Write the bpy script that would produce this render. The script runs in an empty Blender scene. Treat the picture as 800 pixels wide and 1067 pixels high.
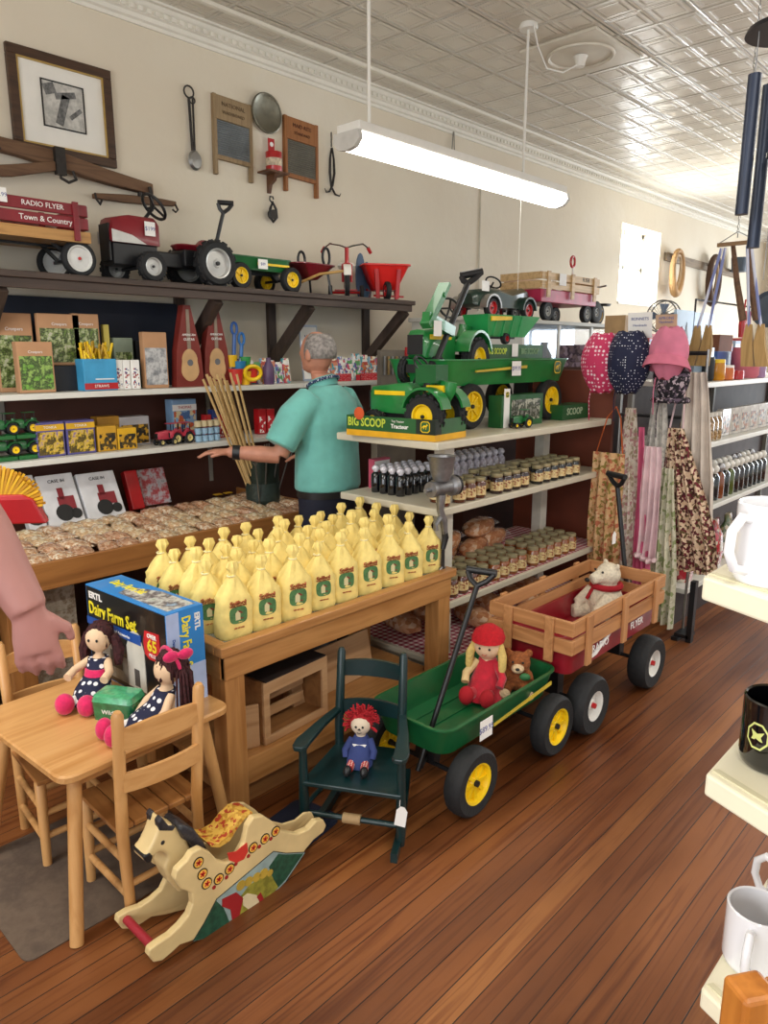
import bpy, math, random
from mathutils import Matrix, Vector, Euler
random.seed(7)
C = bpy.context.scene.collection
SC = bpy.context.scene
# ---------------------------------------------------------------- camera (photo frame 800 x 1067)
FPX = 760.0; EYE = 1.6
PITCH = math.atan(165.5/FPX)
AZ = math.atan((727/FPX)/(math.cos(PITCH)+math.sin(PITCH)*165.5/FPX))
cd = bpy.data.cameras.new('camera'); cam = bpy.data.objects.new('camera', cd); C.objects.link(cam)
cam.location = (0, 0, EYE); cam.rotation_euler = (math.pi/2-PITCH, 0, AZ-math.pi/2)
cd.sensor_fit = 'VERTICAL'; cd.sensor_height = 36; cd.lens = FPX/1067*36; cd.clip_start = .05; cd.clip_end = 100
SC.camera = cam
SC.view_settings.view_transform = 'Standard'; SC.view_settings.look = 'None'
SC.view_settings.gamma = 1; SC.view_settings.use_curve_mapping = False
SC.view_settings.exposure = 0.15
w = bpy.data.worlds.new('world'); SC.world = w; w.use_nodes = True
w.node_tree.nodes['Background'].inputs[0].default_value = (.86, .93, 1, 1)
w.node_tree.nodes['Background'].inputs[1].default_value = 1.15
def area(name, loc, rot, sx, sy, power, col=(1, 1, 1)):
    l = bpy.data.lights.new(name, 'AREA'); l.shape = 'RECTANGLE'; l.size = sx; l.size_y = sy; l.energy = power; l.color = col
    o = bpy.data.objects.new(name, l); C.objects.link(o); o.location = loc; o.rotation_euler = rot
    return o
R = math.radians
area('added_far_daylight', (13.3, .8, 1.7), (0, R(90), 0), 2.4, 4.5, 260, (.88, .95, 1))  # unseen daylight panel, added at the far end for ceiling glare
area('added_rear_daylight', (-2.6, .2, 1.7), (0, R(-90), 0), 2.2, 4.0, 100, (.95, .97, 1))  # unseen daylight panel, added behind the camera to brighten the foreground
area('side_window_daylight', (8.75, 4.29, 2.61), (R(-90), 0, 0), 1.0, .82, 75, (.93, .97, 1))
for i, (x, y, e) in enumerate([(-.1, 2.2, 34), (.3, -.4, 24), (3.5, -.4, 30), (6.8, -.4, 34), (8.6, 2.6, 20)]):  # overhead lamps added without fixtures to light the room
    area('added_row_light', (x, y, 2.62), (0, 0, 0), 1.8, .2, e, (1, .97, .9)); area('added_row_uplight', (x, y, 2.68), (R(180), 0, 0), 1.8, .2, e*.45, (1, .95, .84))  # upward copies added to brighten the ceiling and upper wall

def ray(x, y):
    a = (x-400)/FPX; b = -(y-533.5)/FPX
    f = math.cos(PITCH)+math.sin(PITCH)*b; z = -math.sin(PITCH)+math.cos(PITCH)*b
    return (f*math.cos(AZ)+a*math.sin(AZ), f*math.sin(AZ)-a*math.cos(AZ), z)
def on_z(x, y, z): r = ray(x, y); t = (z-EYE)/r[2]; return Vector((r[0]*t, r[1]*t, z))
def on_y(x, y, Y): r = ray(x, y); t = Y/r[1]; return Vector((r[0]*t, Y, EYE+r[2]*t))
def on_x(x, y, X): r = ray(x, y); t = X/r[0]; return Vector((X, r[1]*t, EYE+r[2]*t))

# ---------------------------------------------------------------- materials
def rgb(h):
    v = [int(h[i:i+2], 16)/255 for i in (0, 2, 4)]
    return tuple((c/12.92 if c <= .04045 else ((c+.055)/1.055)**2.4) for c in v)+(1,)
MATS = {}
def newmat(name):
    m = bpy.data.materials.new(name); m.use_nodes = True
    nt = m.node_tree; return m, nt, nt.nodes['Principled BSDF']
def L(nt, a, b): nt.links.new(a, b)
def mapping(nt, sc=(1, 1, 1), rot=(0, 0, 0), kind='Object'):
    tc = nt.nodes.new('ShaderNodeTexCoord'); mp = nt.nodes.new('ShaderNodeMapping')
    mp.inputs['Scale'].default_value = sc; mp.inputs['Rotation'].default_value = rot
    L(nt, tc.outputs[kind], mp.inputs['Vector']); return mp
def ramp(nt, stops, interp='LINEAR'):
    r = nt.nodes.new('ShaderNodeValToRGB'); r.color_ramp.interpolation = interp
    e = r.color_ramp.elements
    while len(e) < len(stops): e.new(.5)
    for q, (p_, c) in zip(e, stops): q.position = p_; q.color = rgb(c) if isinstance(c, str) else c
    return r
def bump(nt, src, bs, s, d=.01):
    b = nt.nodes.new('ShaderNodeBump'); b.inputs['Strength'].default_value = s; b.inputs['Distance'].default_value = d
    L(nt, src, b.inputs['Height']); L(nt, b.outputs['Normal'], bs.inputs['Normal'])
def mat(name, col, rough=.5, metal=0, var=.12, nscale=9, bmp=0, coat=0, trans=0, emit=0, alpha=1, sheen=0):
    if name in MATS: return MATS[name]
    m, nt, bs = newmat(name); c = rgb(col)
    n = nt.nodes.new('ShaderNodeTexNoise'); n.inputs['Scale'].default_value = nscale; n.inputs['Detail'].default_value = 3
    L(nt, mapping(nt).outputs[0], n.inputs['Vector'])
    lo = tuple(x*(1-var) for x in c[:3])+(1,); hi = tuple(min(1, x*(1+var)) for x in c[:3])+(1,)
    r = ramp(nt, [(.35, lo), (.65, hi)]); L(nt, n.outputs[0], r.inputs[0]); L(nt, r.outputs[0], bs.inputs['Base Color'])
    bs.inputs['Roughness'].default_value = rough; bs.inputs['Metallic'].default_value = metal
    if coat: bs.inputs['Coat Weight'].default_value = coat
    if sheen: bs.inputs['Sheen Weight'].default_value = sheen
    if trans: bs.inputs['Transmission Weight'].default_value = trans
    if alpha < 1: bs.inputs['Alpha'].default_value = alpha
    if bmp: bump(nt, n.outputs[0], bs, bmp)
    if emit:
        bs.inputs['Emission Color'].default_value = c; bs.inputs['Emission Strength'].default_value = emit
    MATS[name] = m; return m
def wood(name, c1, c2, axis=0, rough=.45, scale=1.0, coat=0):
    key = name+str(axis)
    if key in MATS: return MATS[key]
    m, nt, bs = newmat(key)
    s = [26*scale]*3; s[axis] = 2.2*scale
    n = nt.nodes.new('ShaderNodeTexNoise'); n.inputs['Scale'].default_value = 1; n.inputs['Detail'].default_value = 5; n.inputs['Distortion'].default_value = .6
    L(nt, mapping(nt, s).outputs[0], n.inputs['Vector'])
    r = ramp(nt, [(.3, c2), (.5, c1), (.72, c2)]); L(nt, n.outputs[0], r.inputs[0])
    L(nt, r.outputs[0], bs.inputs['Base Color']); bs.inputs['Roughness'].default_value = rough
    bs.inputs['Coat Weight'].default_value = coat
    bump(nt, n.outputs[0], bs, .12, .003); MATS[key] = m; return m
def prints(name, cols, scale=30, rough=.5, kind='Object', rnd=1, coat=0):
    if name in MATS: return MATS[name]
    m, nt, bs = newmat(name)
    scale *= 2.2; v = nt.nodes.new('ShaderNodeTexVoronoi'); v.inputs['Scale'].default_value = scale; v.inputs['Randomness'].default_value = rnd
    n = nt.nodes.new('ShaderNodeTexNoise'); n.inputs['Scale'].default_value = scale*.8; 
    mp = mapping(nt, kind=kind); ad = nt.nodes.new('ShaderNodeVectorMath'); ad.operation = 'MULTIPLY_ADD'
    L(nt, mp.outputs[0], n.inputs['Vector']); L(nt, n.outputs['Color'], ad.inputs[0]); ad.inputs[1].default_value = (1.2/scale,)*3
    L(nt, mp.outputs[0], ad.inputs[2]); L(nt, ad.outputs[0], v.inputs['Vector'])
    sp = nt.nodes.new('ShaderNodeSeparateColor'); L(nt, v.outputs['Color'], sp.inputs[0])
    k = len(cols); r = ramp(nt, [(i/k, c) for i, c in enumerate(cols)], 'CONSTANT')
    L(nt, sp.outputs[0], r.inputs[0]); L(nt, r.outputs[0], bs.inputs['Base Color'])
    bs.inputs['Roughness'].default_value = rough; bs.inputs['Coat Weight'].default_value = coat
    MATS[name] = m; return m
def soft(name, cols, scale=14, rough=.5, coat=0):
    if name in MATS: return MATS[name]
    m, nt, bs = newmat(name); n = nt.nodes.new('ShaderNodeTexNoise'); n.inputs['Scale'].default_value = scale; n.inputs['Detail'].default_value = 6; n.inputs['Roughness'].default_value = .65
    L(nt, mapping(nt).outputs[0], n.inputs['Vector']); k = len(cols); r = ramp(nt, [(.3+.4*i/(k-1), c) for i, c in enumerate(cols)]); L(nt, n.outputs[0], r.inputs[0]); L(nt, r.outputs[0], bs.inputs['Base Color'])
    bs.inputs['Roughness'].default_value = rough; bs.inputs['Coat Weight'].default_value = coat; MATS[name] = m; return m
def dots(name, base, dot, scale=60, size=.25, rough=.8):
    if name in MATS: return MATS[name]
    m, nt, bs = newmat(name)
    v = nt.nodes.new('ShaderNodeTexVoronoi'); v.inputs['Scale'].default_value = scale; v.inputs['Randomness'].default_value = .25
    L(nt, mapping(nt).outputs[0], v.inputs['Vector'])
    r = ramp(nt, [(0, dot), (size, base)], 'CONSTANT'); L(nt, v.outputs['Distance'], r.inputs[0])
    L(nt, r.outputs[0], bs.inputs['Base Color']); bs.inputs['Roughness'].default_value = rough
    MATS[name] = m; return m
def checks(name, a, b, c_, scale=40):
    if name in MATS: return MATS[name]
    m, nt, bs = newmat(name); mp = mapping(nt, (scale,)*3)
    sx = nt.nodes.new('ShaderNodeSeparateXYZ'); L(nt, mp.outputs[0], sx.inputs[0])
    def sq(o):
        f = nt.nodes.new('ShaderNodeMath'); f.operation = 'FRACT'; L(nt, o, f.inputs[0])
        g = nt.nodes.new('ShaderNodeMath'); g.operation = 'GREATER_THAN'; L(nt, f.outputs[0], g.inputs[0]); g.inputs[1].default_value = .5; return g
    A = sq(sx.outputs[0]); B = sq(sx.outputs[1]); s = nt.nodes.new('ShaderNodeMath'); s.operation = 'ADD'
    L(nt, A.outputs[0], s.inputs[0]); L(nt, B.outputs[0], s.inputs[1]); h = nt.nodes.new('ShaderNodeMath'); h.operation = 'MULTIPLY'
    L(nt, s.outputs[0], h.inputs[0]); h.inputs[1].default_value = .45
    r = ramp(nt, [(0, a), (.4, b), (.8, c_)], 'CONSTANT'); L(nt, h.outputs[0], r.inputs[0]); L(nt, r.outputs[0], bs.inputs['Base Color'])
    bs.inputs['Roughness'].default_value = .8; MATS[name] = m; return m
def glass(name, col='FFFFFF', rough=.05, alpha=.25):
    if name in MATS: return MATS[name]
    m, nt, bs = newmat(name); bs.inputs['Base Color'].default_value = rgb(col); bs.inputs['Roughness'].default_value = rough
    bs.inputs['Alpha'].default_value = alpha; bs.inputs['Specular IOR Level'].default_value = .8
    MATS[name] = m; return m

# ---------------------------------------------------------------- mesh building
class MB:
    def __init__(s): s.v = []; s.f = []; s.mi = []; s.M = Matrix.Identity(4); s.m = 0
    def at(s, loc=(0, 0, 0), rot=(0, 0, 0)): s.M = Matrix.Translation(loc) @ Euler(rot).to_matrix().to_4x4(); return s
    def add(s, vs, fs):
        b = len(s.v); s.v += [s.M @ Vector(p) for p in vs]; s.f += [tuple(b+i for i in f) for f in fs]; s.mi += [s.m]*len(fs); return s
    def box(s, x0, x1, y0, y1, z0, z1):
        return s.add([(x0, y0, z0), (x1, y0, z0), (x1, y1, z0), (x0, y1, z0), (x0, y0, z1), (x1, y0, z1), (x1, y1, z1), (x0, y1, z1)],
                     [(0, 3, 2, 1), (4, 5, 6, 7), (0, 1, 5, 4), (1, 2, 6, 5), (2, 3, 7, 6), (3, 0, 4, 7)])
    def bar(s, p, q, w, h, up=(0, 0, 1)):
        p = Vector(p); q = Vector(q); d = (q-p).normalized(); u = Vector(up)
        if abs(d.dot(u)) > .98: u = Vector((1, 0, 0))
        a = d.cross(u).normalized()*w/2; b = a.cross(d).normalized()*h/2
        vs = [p-a-b, p+a-b, p+a+b, p-a+b, q-a-b, q+a-b, q+a+b, q-a+b]
        return s.add(vs, [(0, 1, 2, 3), (4, 7, 6, 5), (0, 4, 5, 1), (1, 5, 6, 2), (2, 6, 7, 3), (3, 7, 4, 0)])
    def tube(s, pts, r, n=10, closed=False, flat=1.0):
        pts = [Vector(p) for p in pts]; k = len(pts); rs = r if isinstance(r, (list, tuple)) else [r]*k
        vs = []; prev = None
        for i in range(k):
            if closed: d = pts[(i+1) % k]-pts[i-1]
            else: d = pts[min(i+1, k-1)]-pts[max(i-1, 0)]
            d = d.normalized() if d.length > 1e-9 else Vector((0, 0, 1))
            if prev is None:
                a = d.cross(Vector((0, 0, 1)))
                if a.length < .05: a = d.cross(Vector((1, 0, 0)))
            else: a = prev-d*prev.dot(d)
            a.normalize(); prev = a; b = d.cross(a)
            for j in range(n):
                t = 2*math.pi*j/n; vs.append(pts[i]+(a*math.cos(t)+b*math.sin(t)*flat)*rs[i])
        fs = []
        for i in range(k if closed else k-1):
            for j in range(n):
                i2 = (i+1) % k; fs.append((i*n+j, i2*n+j, i2*n+(j+1) % n, i*n+(j+1) % n))
        if not closed:
            fs.append(tuple(range(n))); fs.append(tuple((k-1)*n+j for j in reversed(range(n))))
        return s.add(vs, fs)
    def cyl(s, p, q, r, r2=None, n=20): return s.tube([p, q], [r, r if r2 is None else r2], n)
    def lathe(s, prof, c=(0, 0, 0), axis='z', n=24, sx=1, sy=1):
        vs = []; k = len(prof)
        for r, h in prof:
            for j in range(n):
                t = 2*math.pi*j/n; x, y = r*math.cos(t)*sx, r*math.sin(t)*sy
                p = {'z': (x, y, h), 'y': (x, h, y), 'x': (h, x, y)}[axis]
                vs.append((p[0]+c[0], p[1]+c[1], p[2]+c[2]))
        fs = [(i*n+j, i*n+(j+1) % n, (i+1)*n+(j+1) % n, (i+1)*n+j) for i in range(k-1) for j in range(n)]
        same = abs(prof[0][0]-prof[-1][0])+abs(prof[0][1]-prof[-1][1]) < 1e-6
        if prof[0][0] > 1e-5 and not same: fs.append(tuple(reversed(range(n))))
        if prof[-1][0] > 1e-5 and not same: fs.append(tuple((k-1)*n+j for j in range(n)))
        return s.add(vs, fs)
    def ball(s, c, r, n=16, m=10):
        if not isinstance(r, (tuple, list)): r = (r, r, r)
        vs = []
        for i in range(m+1):
            a = math.pi*i/m
            for j in range(n):
                t = 2*math.pi*j/n; vs.append((c[0]+r[0]*math.sin(a)*math.cos(t), c[1]+r[1]*math.sin(a)*math.sin(t), c[2]+r[2]*math.cos(a)))
        return s.add(vs, [(i*n+j, (i+1)*n+j, (i+1)*n+(j+1) % n, i*n+(j+1) % n) for i in range(m) for j in range(n)])
    def prism(s, poly, d0, d1, plane='xz'):
        def mk(a, b, d): return {'xz': (a, d, b), 'xy': (a, b, d), 'yz': (d, a, b)}[plane]
        n = len(poly); vs = [mk(a, b, d0) for a, b in poly]+[mk(a, b, d1) for a, b in poly]
        return s.add(vs, [tuple(range(n)), tuple(n+i for i in reversed(range(n)))]+[(i, n+i, n+(i+1) % n, (i+1) % n) for i in range(n)])
    def rings(s, rs, cap=True):
        n = len(rs[0]); vs = [p for r in rs for p in r]
        fs = [(i*n+j, i*n+(j+1) % n, (i+1)*n+(j+1) % n, (i+1)*n+j) for i in range(len(rs)-1) for j in range(n)]
        if cap: fs += [tuple(reversed(range(n))), tuple((len(rs)-1)*n+j for j in range(n))]
        return s.add(vs, fs)
    def build(s, name, mats, parent=None, smooth=False, bevel=0, blob=0, blobsm=6, sub=0):
        me = bpy.data.meshes.new(name); me.from_pydata([tuple(p) for p in s.v], [], s.f)
        if not isinstance(mats, (list, tuple)): mats = [mats]
        for m in mats: me.materials.append(m)
        me.polygons.foreach_set('material_index', s.mi)
        import bmesh
        bm = bmesh.new(); bm.from_mesh(me); bmesh.ops.remove_doubles(bm, verts=bm.verts, dist=1e-5) if smooth else None
        bmesh.ops.recalc_face_normals(bm, faces=bm.faces); bm.to_mesh(me); bm.free()
        o = bpy.data.objects.new(name, me); C.objects.link(o)
        if parent: o.parent = parent
        if bevel:
            b = o.modifiers.new('bevel', 'BEVEL'); b.width = bevel; b.segments = 2; b.limit_method = 'ANGLE'; b.angle_limit = R(40)
        if blob:
            b = o.modifiers.new('remesh', 'REMESH'); b.mode = 'VOXEL'; b.voxel_size = blob
            b = o.modifiers.new('smooth', 'SMOOTH'); b.iterations = blobsm; b.factor = .6
        if sub: b = o.modifiers.new('sub', 'SUBSURF'); b.levels = sub; b.render_levels = sub
        if blob or sub or bevel:
            bpy.context.view_layer.update()
            dg = bpy.context.evaluated_depsgraph_get(); m2 = bpy.data.meshes.new_from_object(o.evaluated_get(dg))
            o.modifiers.clear(); o.data = m2; me = m2; me.name = name
        if smooth or blob: 
            for p_ in me.polygons: p_.use_smooth = True
            if smooth and not blob:
                try: me.set_sharp_from_angle(angle=R(42))
                except Exception: pass
        return o
def tag(o, label=None, cat=None, group=None, kind=None):
    if label: o['label'] = label
    if cat: o['category'] = cat
    if group: o['group'] = group
    if kind: o['kind'] = kind
    return o
def thing(name, label, cat, loc=(0, 0, 0), rz=0, group=None, rot=None):
    o = bpy.data.objects.new(name, None); C.objects.link(o); o.empty_display_size = .05
    o.location = loc; o.rotation_euler = rot if rot else (0, 0, rz)
    return tag(o, label, cat, group)
KIDS = {}
def kids(o):
    return [c for c in bpy.data.objects if c.parent == o]
def dup(o, loc=None, rz=None, label=None, group=None, parent=None, rot=None, scale=None):
    c = o.copy(); C.objects.link(c)
    if parent: c.parent = parent
    if loc is not None: c.location = loc
    if rz is not None: c.rotation_euler = (0, 0, rz)
    if rot is not None: c.rotation_euler = rot
    if scale is not None: c.scale = (scale,)*3 if not isinstance(scale, tuple) else scale
    if label: c['label'] = label
    if group: c['group'] = group
    if o.name not in KIDS: KIDS[o.name] = kids(o)
    for ch in KIDS[o.name]: dup(ch, parent=c)
    return c
def letters(s, size, m, parent, org, xd, yd, ext=.0008, align='CENTER', name='lettering', bold=0, sx=1):
    cu = bpy.data.curves.new('t', 'FONT'); cu.body = s; cu.size = size; cu.extrude = ext; cu.align_x = align; cu.align_y = 'CENTER'; cu.offset = bold; cu.resolution_u = 2
    t = bpy.data.objects.new('t', cu); C.objects.link(t); bpy.context.view_layer.update()
    me = bpy.data.meshes.new_from_object(t.evaluated_get(bpy.context.evaluated_depsgraph_get()))
    bpy.data.objects.remove(t); me.name = name; me.materials.clear(); me.materials.append(m)
    xd = Vector(xd).normalized(); yd = Vector(yd).normalized(); zd = xd.cross(yd)
    M = Matrix(((xd.x*sx, yd.x, zd.x, org[0]), (xd.y*sx, yd.y, zd.y, org[1]), (xd.z*sx, yd.z, zd.z, org[2]), (0, 0, 0, 1)))
    me.transform(M); o = bpy.data.objects.new(name, me); C.objects.link(o)
    if parent: o.parent = parent
    return o
def struct(name, mb, m, **k): o = mb.build(name, m, **k); o['kind'] = 'structure'; return o
ORDS = ['leftmost', 'second from left', 'third from left', 'fourth from left', 'fifth from left', 'sixth from left', 'seventh from left', 'eighth from left', 'ninth from left', 'tenth from left', 'eleventh from left', 'twelfth from left', 'thirteenth from left', 'fourteenth from left', 'fifteenth from left', 'sixteenth from left']
PI = math.pi
WHITE = mat('white_paint', 'E8E6DE', .45, var=.03); BLACK = mat('black_paint', '17181B', .4, var=.1)
PAPER = mat('paper_white', 'F0EEEA', .7, var=.03); CREAM = mat('cream_enamel', 'E6DFC4', .4, var=.03)
RED = mat('red_paint', 'B3181E', .35, coat=.3); DRED = mat('dark_red_paint', '7C1622', .4, coat=.2)
GREEN = mat('tractor_green', '14632C', .35, coat=.3); YEL = mat('wheel_yellow', 'EFC913', .4)
TYRE = mat('black_rubber', '1A1B1D', .75, bmp=.2, nscale=60); STEEL = mat('steel', '9A9A98', .35, metal=.9)
IRON = mat('dark_iron', '3A3633', .55, metal=.6, bmp=.3, nscale=40); CHROME = mat('chrome', 'D8D8DA', .15, metal=1)
INK = mat('print_black', '141414', .6); CLEARP = glass('clear_plastic', 'F4F6F8', .08, .22)
# ================================================================ STRUCTURE
def floor_mat():
    m, nt, bs = newmat('pine_plank_floor')
    mp = mapping(nt); br = nt.nodes.new('ShaderNodeTexBrick'); L(nt, mp.outputs[0], br.inputs['Vector'])
    br.inputs['Scale'].default_value = 1; br.inputs['Brick Width'].default_value = 14; br.inputs['Row Height'].default_value = .068
    br.inputs['Mortar Size'].default_value = .0016; br.inputs['Mortar Smooth'].default_value = .2; br.offset = .37; br.inputs['Bias'].default_value = 0
    br.inputs['Color1'].default_value = (0, 0, 0, 1); br.inputs['Color2'].default_value = (1, 1, 1, 1); br.inputs['Mortar'].default_value = (.5, .5, .5, 1)
    r = ramp(nt, [(0, '70401F'), (.35, '804B25'), (.7, '8B552B'), (1, '9B6435')]); L(nt, br.outputs['Color'], r.inputs[0])
    n = nt.nodes.new('ShaderNodeTexNoise'); n.inputs['Scale'].default_value = 1; n.inputs['Detail'].default_value = 6; n.inputs['Distortion'].default_value = 1.2
    L(nt, mapping(nt, (1.4, 38, 1)).outputs[0], n.inputs['Vector'])
    g = ramp(nt, [(.33, 'CDBBAE'), (.5, 'FFFFFF')]); L(nt, n.outputs[0], g.inputs[0])
    n2 = nt.nodes.new('ShaderNodeTexNoise'); n2.inputs['Scale'].default_value = 1.6; n2.inputs['Detail'].default_value = 5; L(nt, mapping(nt, (.6, 1.6, 1)).outputs[0], n2.inputs['Vector'])
    g2 = ramp(nt, [(.32, 'B4A69C'), (.6, 'FFFFFF')]); L(nt, n2.outputs[0], g2.inputs[0])
    def mul(a, b, f=1):
        x = nt.nodes.new('ShaderNodeMixRGB'); x.blend_type = 'MULTIPLY'; x.inputs[0].default_value = f; L(nt, a, x.inputs[1]); L(nt, b, x.inputs[2]); return x.outputs[0]
    c = mul(mul(r.outputs[0], g.outputs[0]), g2.outputs[0])
    mo = ramp(nt, [(0, 'FFFFFF'), (1, '1E120A')]); L(nt, br.outputs['Fac'], mo.inputs[0]); c = mul(c, mo.outputs[0])
    L(nt, c, bs.inputs['Base Color']); rr = ramp(nt, [(.3, (.3,)*3+(1,)), (.7, (.52,)*3+(1,))]); L(nt, n2.outputs[0], rr.inputs[0]); L(nt, rr.outputs[0], bs.inputs['Roughness'])
    iv = nt.nodes.new('ShaderNodeMath'); iv.operation = 'MULTIPLY_ADD'; iv.inputs[1].default_value = -1; L(nt, br.outputs['Fac'], iv.inputs[0]); L(nt, n.outputs[0], iv.inputs[2])
    bump(nt, iv.outputs[0], bs, .25, .003)
    return m
def ceiling_mat():
    m, nt, bs = newmat('pressed_tin'); P_ = .225
    mp = mapping(nt, (1/P_, 1/P_, 1)); mp.inputs['Location'].default_value = (0, -.11, 0)
    sx = nt.nodes.new('ShaderNodeSeparateXYZ'); L(nt, mp.outputs[0], sx.inputs[0])
    def mth(op, a, b=None):
        q = nt.nodes.new('ShaderNodeMath'); q.operation = op
        for i, v in enumerate((a, b)):
            if v is None: continue
            if isinstance(v, (int, float)): q.inputs[i].default_value = v
            else: L(nt, v, q.inputs[i])
        return q.outputs[0]
    def cen(o): return mth('ABSOLUTE', mth('SUBTRACT', mth('FRACT', o), .5))
    d = mth('MAXIMUM', cen(sx.outputs[0]), cen(sx.outputs[1]))            # 0 centre .. .5 edge
    r = ramp(nt, [(0, (.15,)*3+(1,)), (.52, (.15,)*3+(1,)), (.60, (.55,)*3+(1,)), (.68, (.2,)*3+(1,)), (.84, (.2,)*3+(1,)), (.92, (1,)*3+(1,)), (1, (.8,)*3+(1,))])
    L(nt, mth('MULTIPLY', d, 2), r.inputs[0])
    mp2 = mapping(nt, (.5/P_, .5/P_, 1)); mp2.inputs['Location'].default_value = (0, -.055, 0); s2 = nt.nodes.new('ShaderNodeSeparateXYZ'); L(nt, mp2.outputs[0], s2.inputs[0])
    d2 = cen(s2.outputs[1]); d3 = cen(s2.outputs[0]); r2 = ramp(nt, [(.9, (0,)*3+(1,)), (.96, (1,)*3+(1,))]); L(nt, mth('MULTIPLY', mth('MAXIMUM', d2, mth('MULTIPLY', d3, .97)), 2), r2.inputs[0])
    n = nt.nodes.new('ShaderNodeTexNoise'); n.inputs['Scale'].default_value = 5; L(nt, mapping(nt).outputs[0], n.inputs['Vector'])
    h = mth('ADD', mth('ADD', r.outputs[0], mth('MULTIPLY', r2.outputs[0], 1.2)), mth('MULTIPLY', n.outputs[0], .5))
    bump(nt, h, bs, 1.0, .012)
    cc = ramp(nt, [(.3, 'D2CABA'), (.7, 'DAD4C6')]); L(nt, n.outputs[0], cc.inputs[0]); L(nt, cc.outputs[0], bs.inputs['Base Color'])
    bs.inputs['Roughness'].default_value = .3
    return m
CEIL = 3.45
XB, XF, YR, YW = -2.7, 13.6, -2.6, 4.0
struct('floor', MB().box(XB, XF, YR, YW+.3, -.05, 0), floor_mat())
struct('ceiling', MB().box(XB, XF, YR, YW+.3, CEIL, CEIL+.05), ceiling_mat())
def wall_mat():
    m, nt, bs = newmat('plaster_cream')
    n = nt.nodes.new('ShaderNodeTexNoise'); n.inputs['Scale'].default_value = 1.2; n.inputs['Detail'].default_value = 6; L(nt, mapping(nt).outputs[0], n.inputs['Vector'])
    r = ramp(nt, [(.3, 'D9CDB8'), (.55, 'DDD3BF'), (.75, 'E2DACA')]); L(nt, n.outputs[0], r.inputs[0]); L(nt, r.outputs[0], bs.inputs['Base Color'])
    bs.inputs['Roughness'].default_value = .7
    n2 = nt.nodes.new('ShaderNodeTexNoise'); n2.inputs['Scale'].default_value = 14; n2.inputs['Detail'].default_value = 5; L(nt, mapping(nt).outputs[0], n2.inputs['Vector'])
    bump(nt, n2.outputs[0], bs, .25, .01); return m
WALL = wall_mat()
wx0, wx1, wz0, wz1 = 8.22, 9.28, 2.18, 3.04
mb = MB()
mb.box(XB, wx0, YW, YW+.3, 0, CEIL).box(wx1, XF, YW, YW+.3, 0, CEIL).box(wx0, wx1, YW, YW+.3, 0, wz0).box(wx0, wx1, YW, YW+.3, wz1, CEIL)
struct('wall_left', mb, WALL)
# unseen far wall, opening added to let daylight in
mb = MB().box(XF, XF+.2, 3.1, YW+.3, 0, CEIL).box(XF, XF+.2, YR, -1.5, 0, CEIL).box(XF, XF+.2, -1.5, 3.1, 0, .4).box(XF, XF+.2, -1.5, 3.1, 2.95, CEIL)
struct('wall_far', mb, WALL)
# rear wall and right wall, behind the camera, openings added to let sky light in
mb = MB().box(XB-.2, XB, 2.4, YW+.3, 0, CEIL).box(XB-.2, XB, YR, -2.0, 0, CEIL).box(XB-.2, XB, -2.0, 2.4, 0, .5).box(XB-.2, XB, -2.0, 2.4, 2.9, CEIL)
struct('wall_rear', mb, WALL)
mb = MB().box(XB, XF, YR-.2, YR, 0, .6).box(XB, XF, YR-.2, YR, 2.9, CEIL)
for x in (XB, .2, 3.2, 6.2, 9.2, 12.6): mb.box(x, x+1.0, YR-.2, YR, .6, 2.9)
struct('wall_right', mb, WALL)
# crown moulding
prof = [(0, 0), (.012, 0), (.014, .018), (.03, .024), (.032, .045), (.05, .05), (.05, .078), (.062, .085), (.075, .1), (.1, .1), (.1, .112), (0, .112)]
mb = MB().prism([(YW-a, CEIL-.112+b) for a, b in prof], XB, XF, 'yz')
k = 0; x = 1.5
while x < 13.3:
    mb.box(x, x+.026, YW-.062, YW-.045, CEIL-.112+.052, CEIL-.112+.075); x += .05
struct('trim_1', mb, mat('trim_white', 'E4E0D4', .45, var=.03))
mb = MB().prism([(3.69, CEIL-.001), (3.695, CEIL-.018), (3.71, CEIL-.024), (3.725, CEIL-.018), (3.73, CEIL-.001)], XB, XF, 'yz')
struct('trim_2', mb, mat('trim_beige', 'D9D3C3', .4, var=.03))
# window
mb = MB()
a, b = wx0, wx1
yo = YW+.22
for (p, q, r_, s_) in ((a, a+.05, wz0, wz1), (b-.05, b, wz0, wz1), (a, b, wz0, wz0+.05), (a, b, wz1-.05, wz1), (a, b, 2.6, 2.64), ((a+b)/2-.012, (a+b)/2+.012, wz0, wz1)): mb.box(p, q, yo, yo+.04, r_, s_)
wf = struct('window_1', mb, WHITE)
gl = MB().box(a+.03, b-.03, yo+.015, yo+.02, wz0+.03, wz1-.03).build('pane', glass('window_glass', 'FFFFFF', .02, .1), wf)
mb = MB().box(a-.001, b+.001, YW-.015, YW+.22, wz0-.02, wz0+.002)
struct('trim_3', mb, WHITE)
# a shallow chalky panel on the wall plaster
# ================================================================ WALL DECOR
OLDW = wood('old_wood', '6F5138', '543A27', 0, .7); OLDWZ = wood('old_wood', '6F5138', '543A27', 2, .7)
y = YW
def wallx(px, py): return on_y(px, py, YW)
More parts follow.
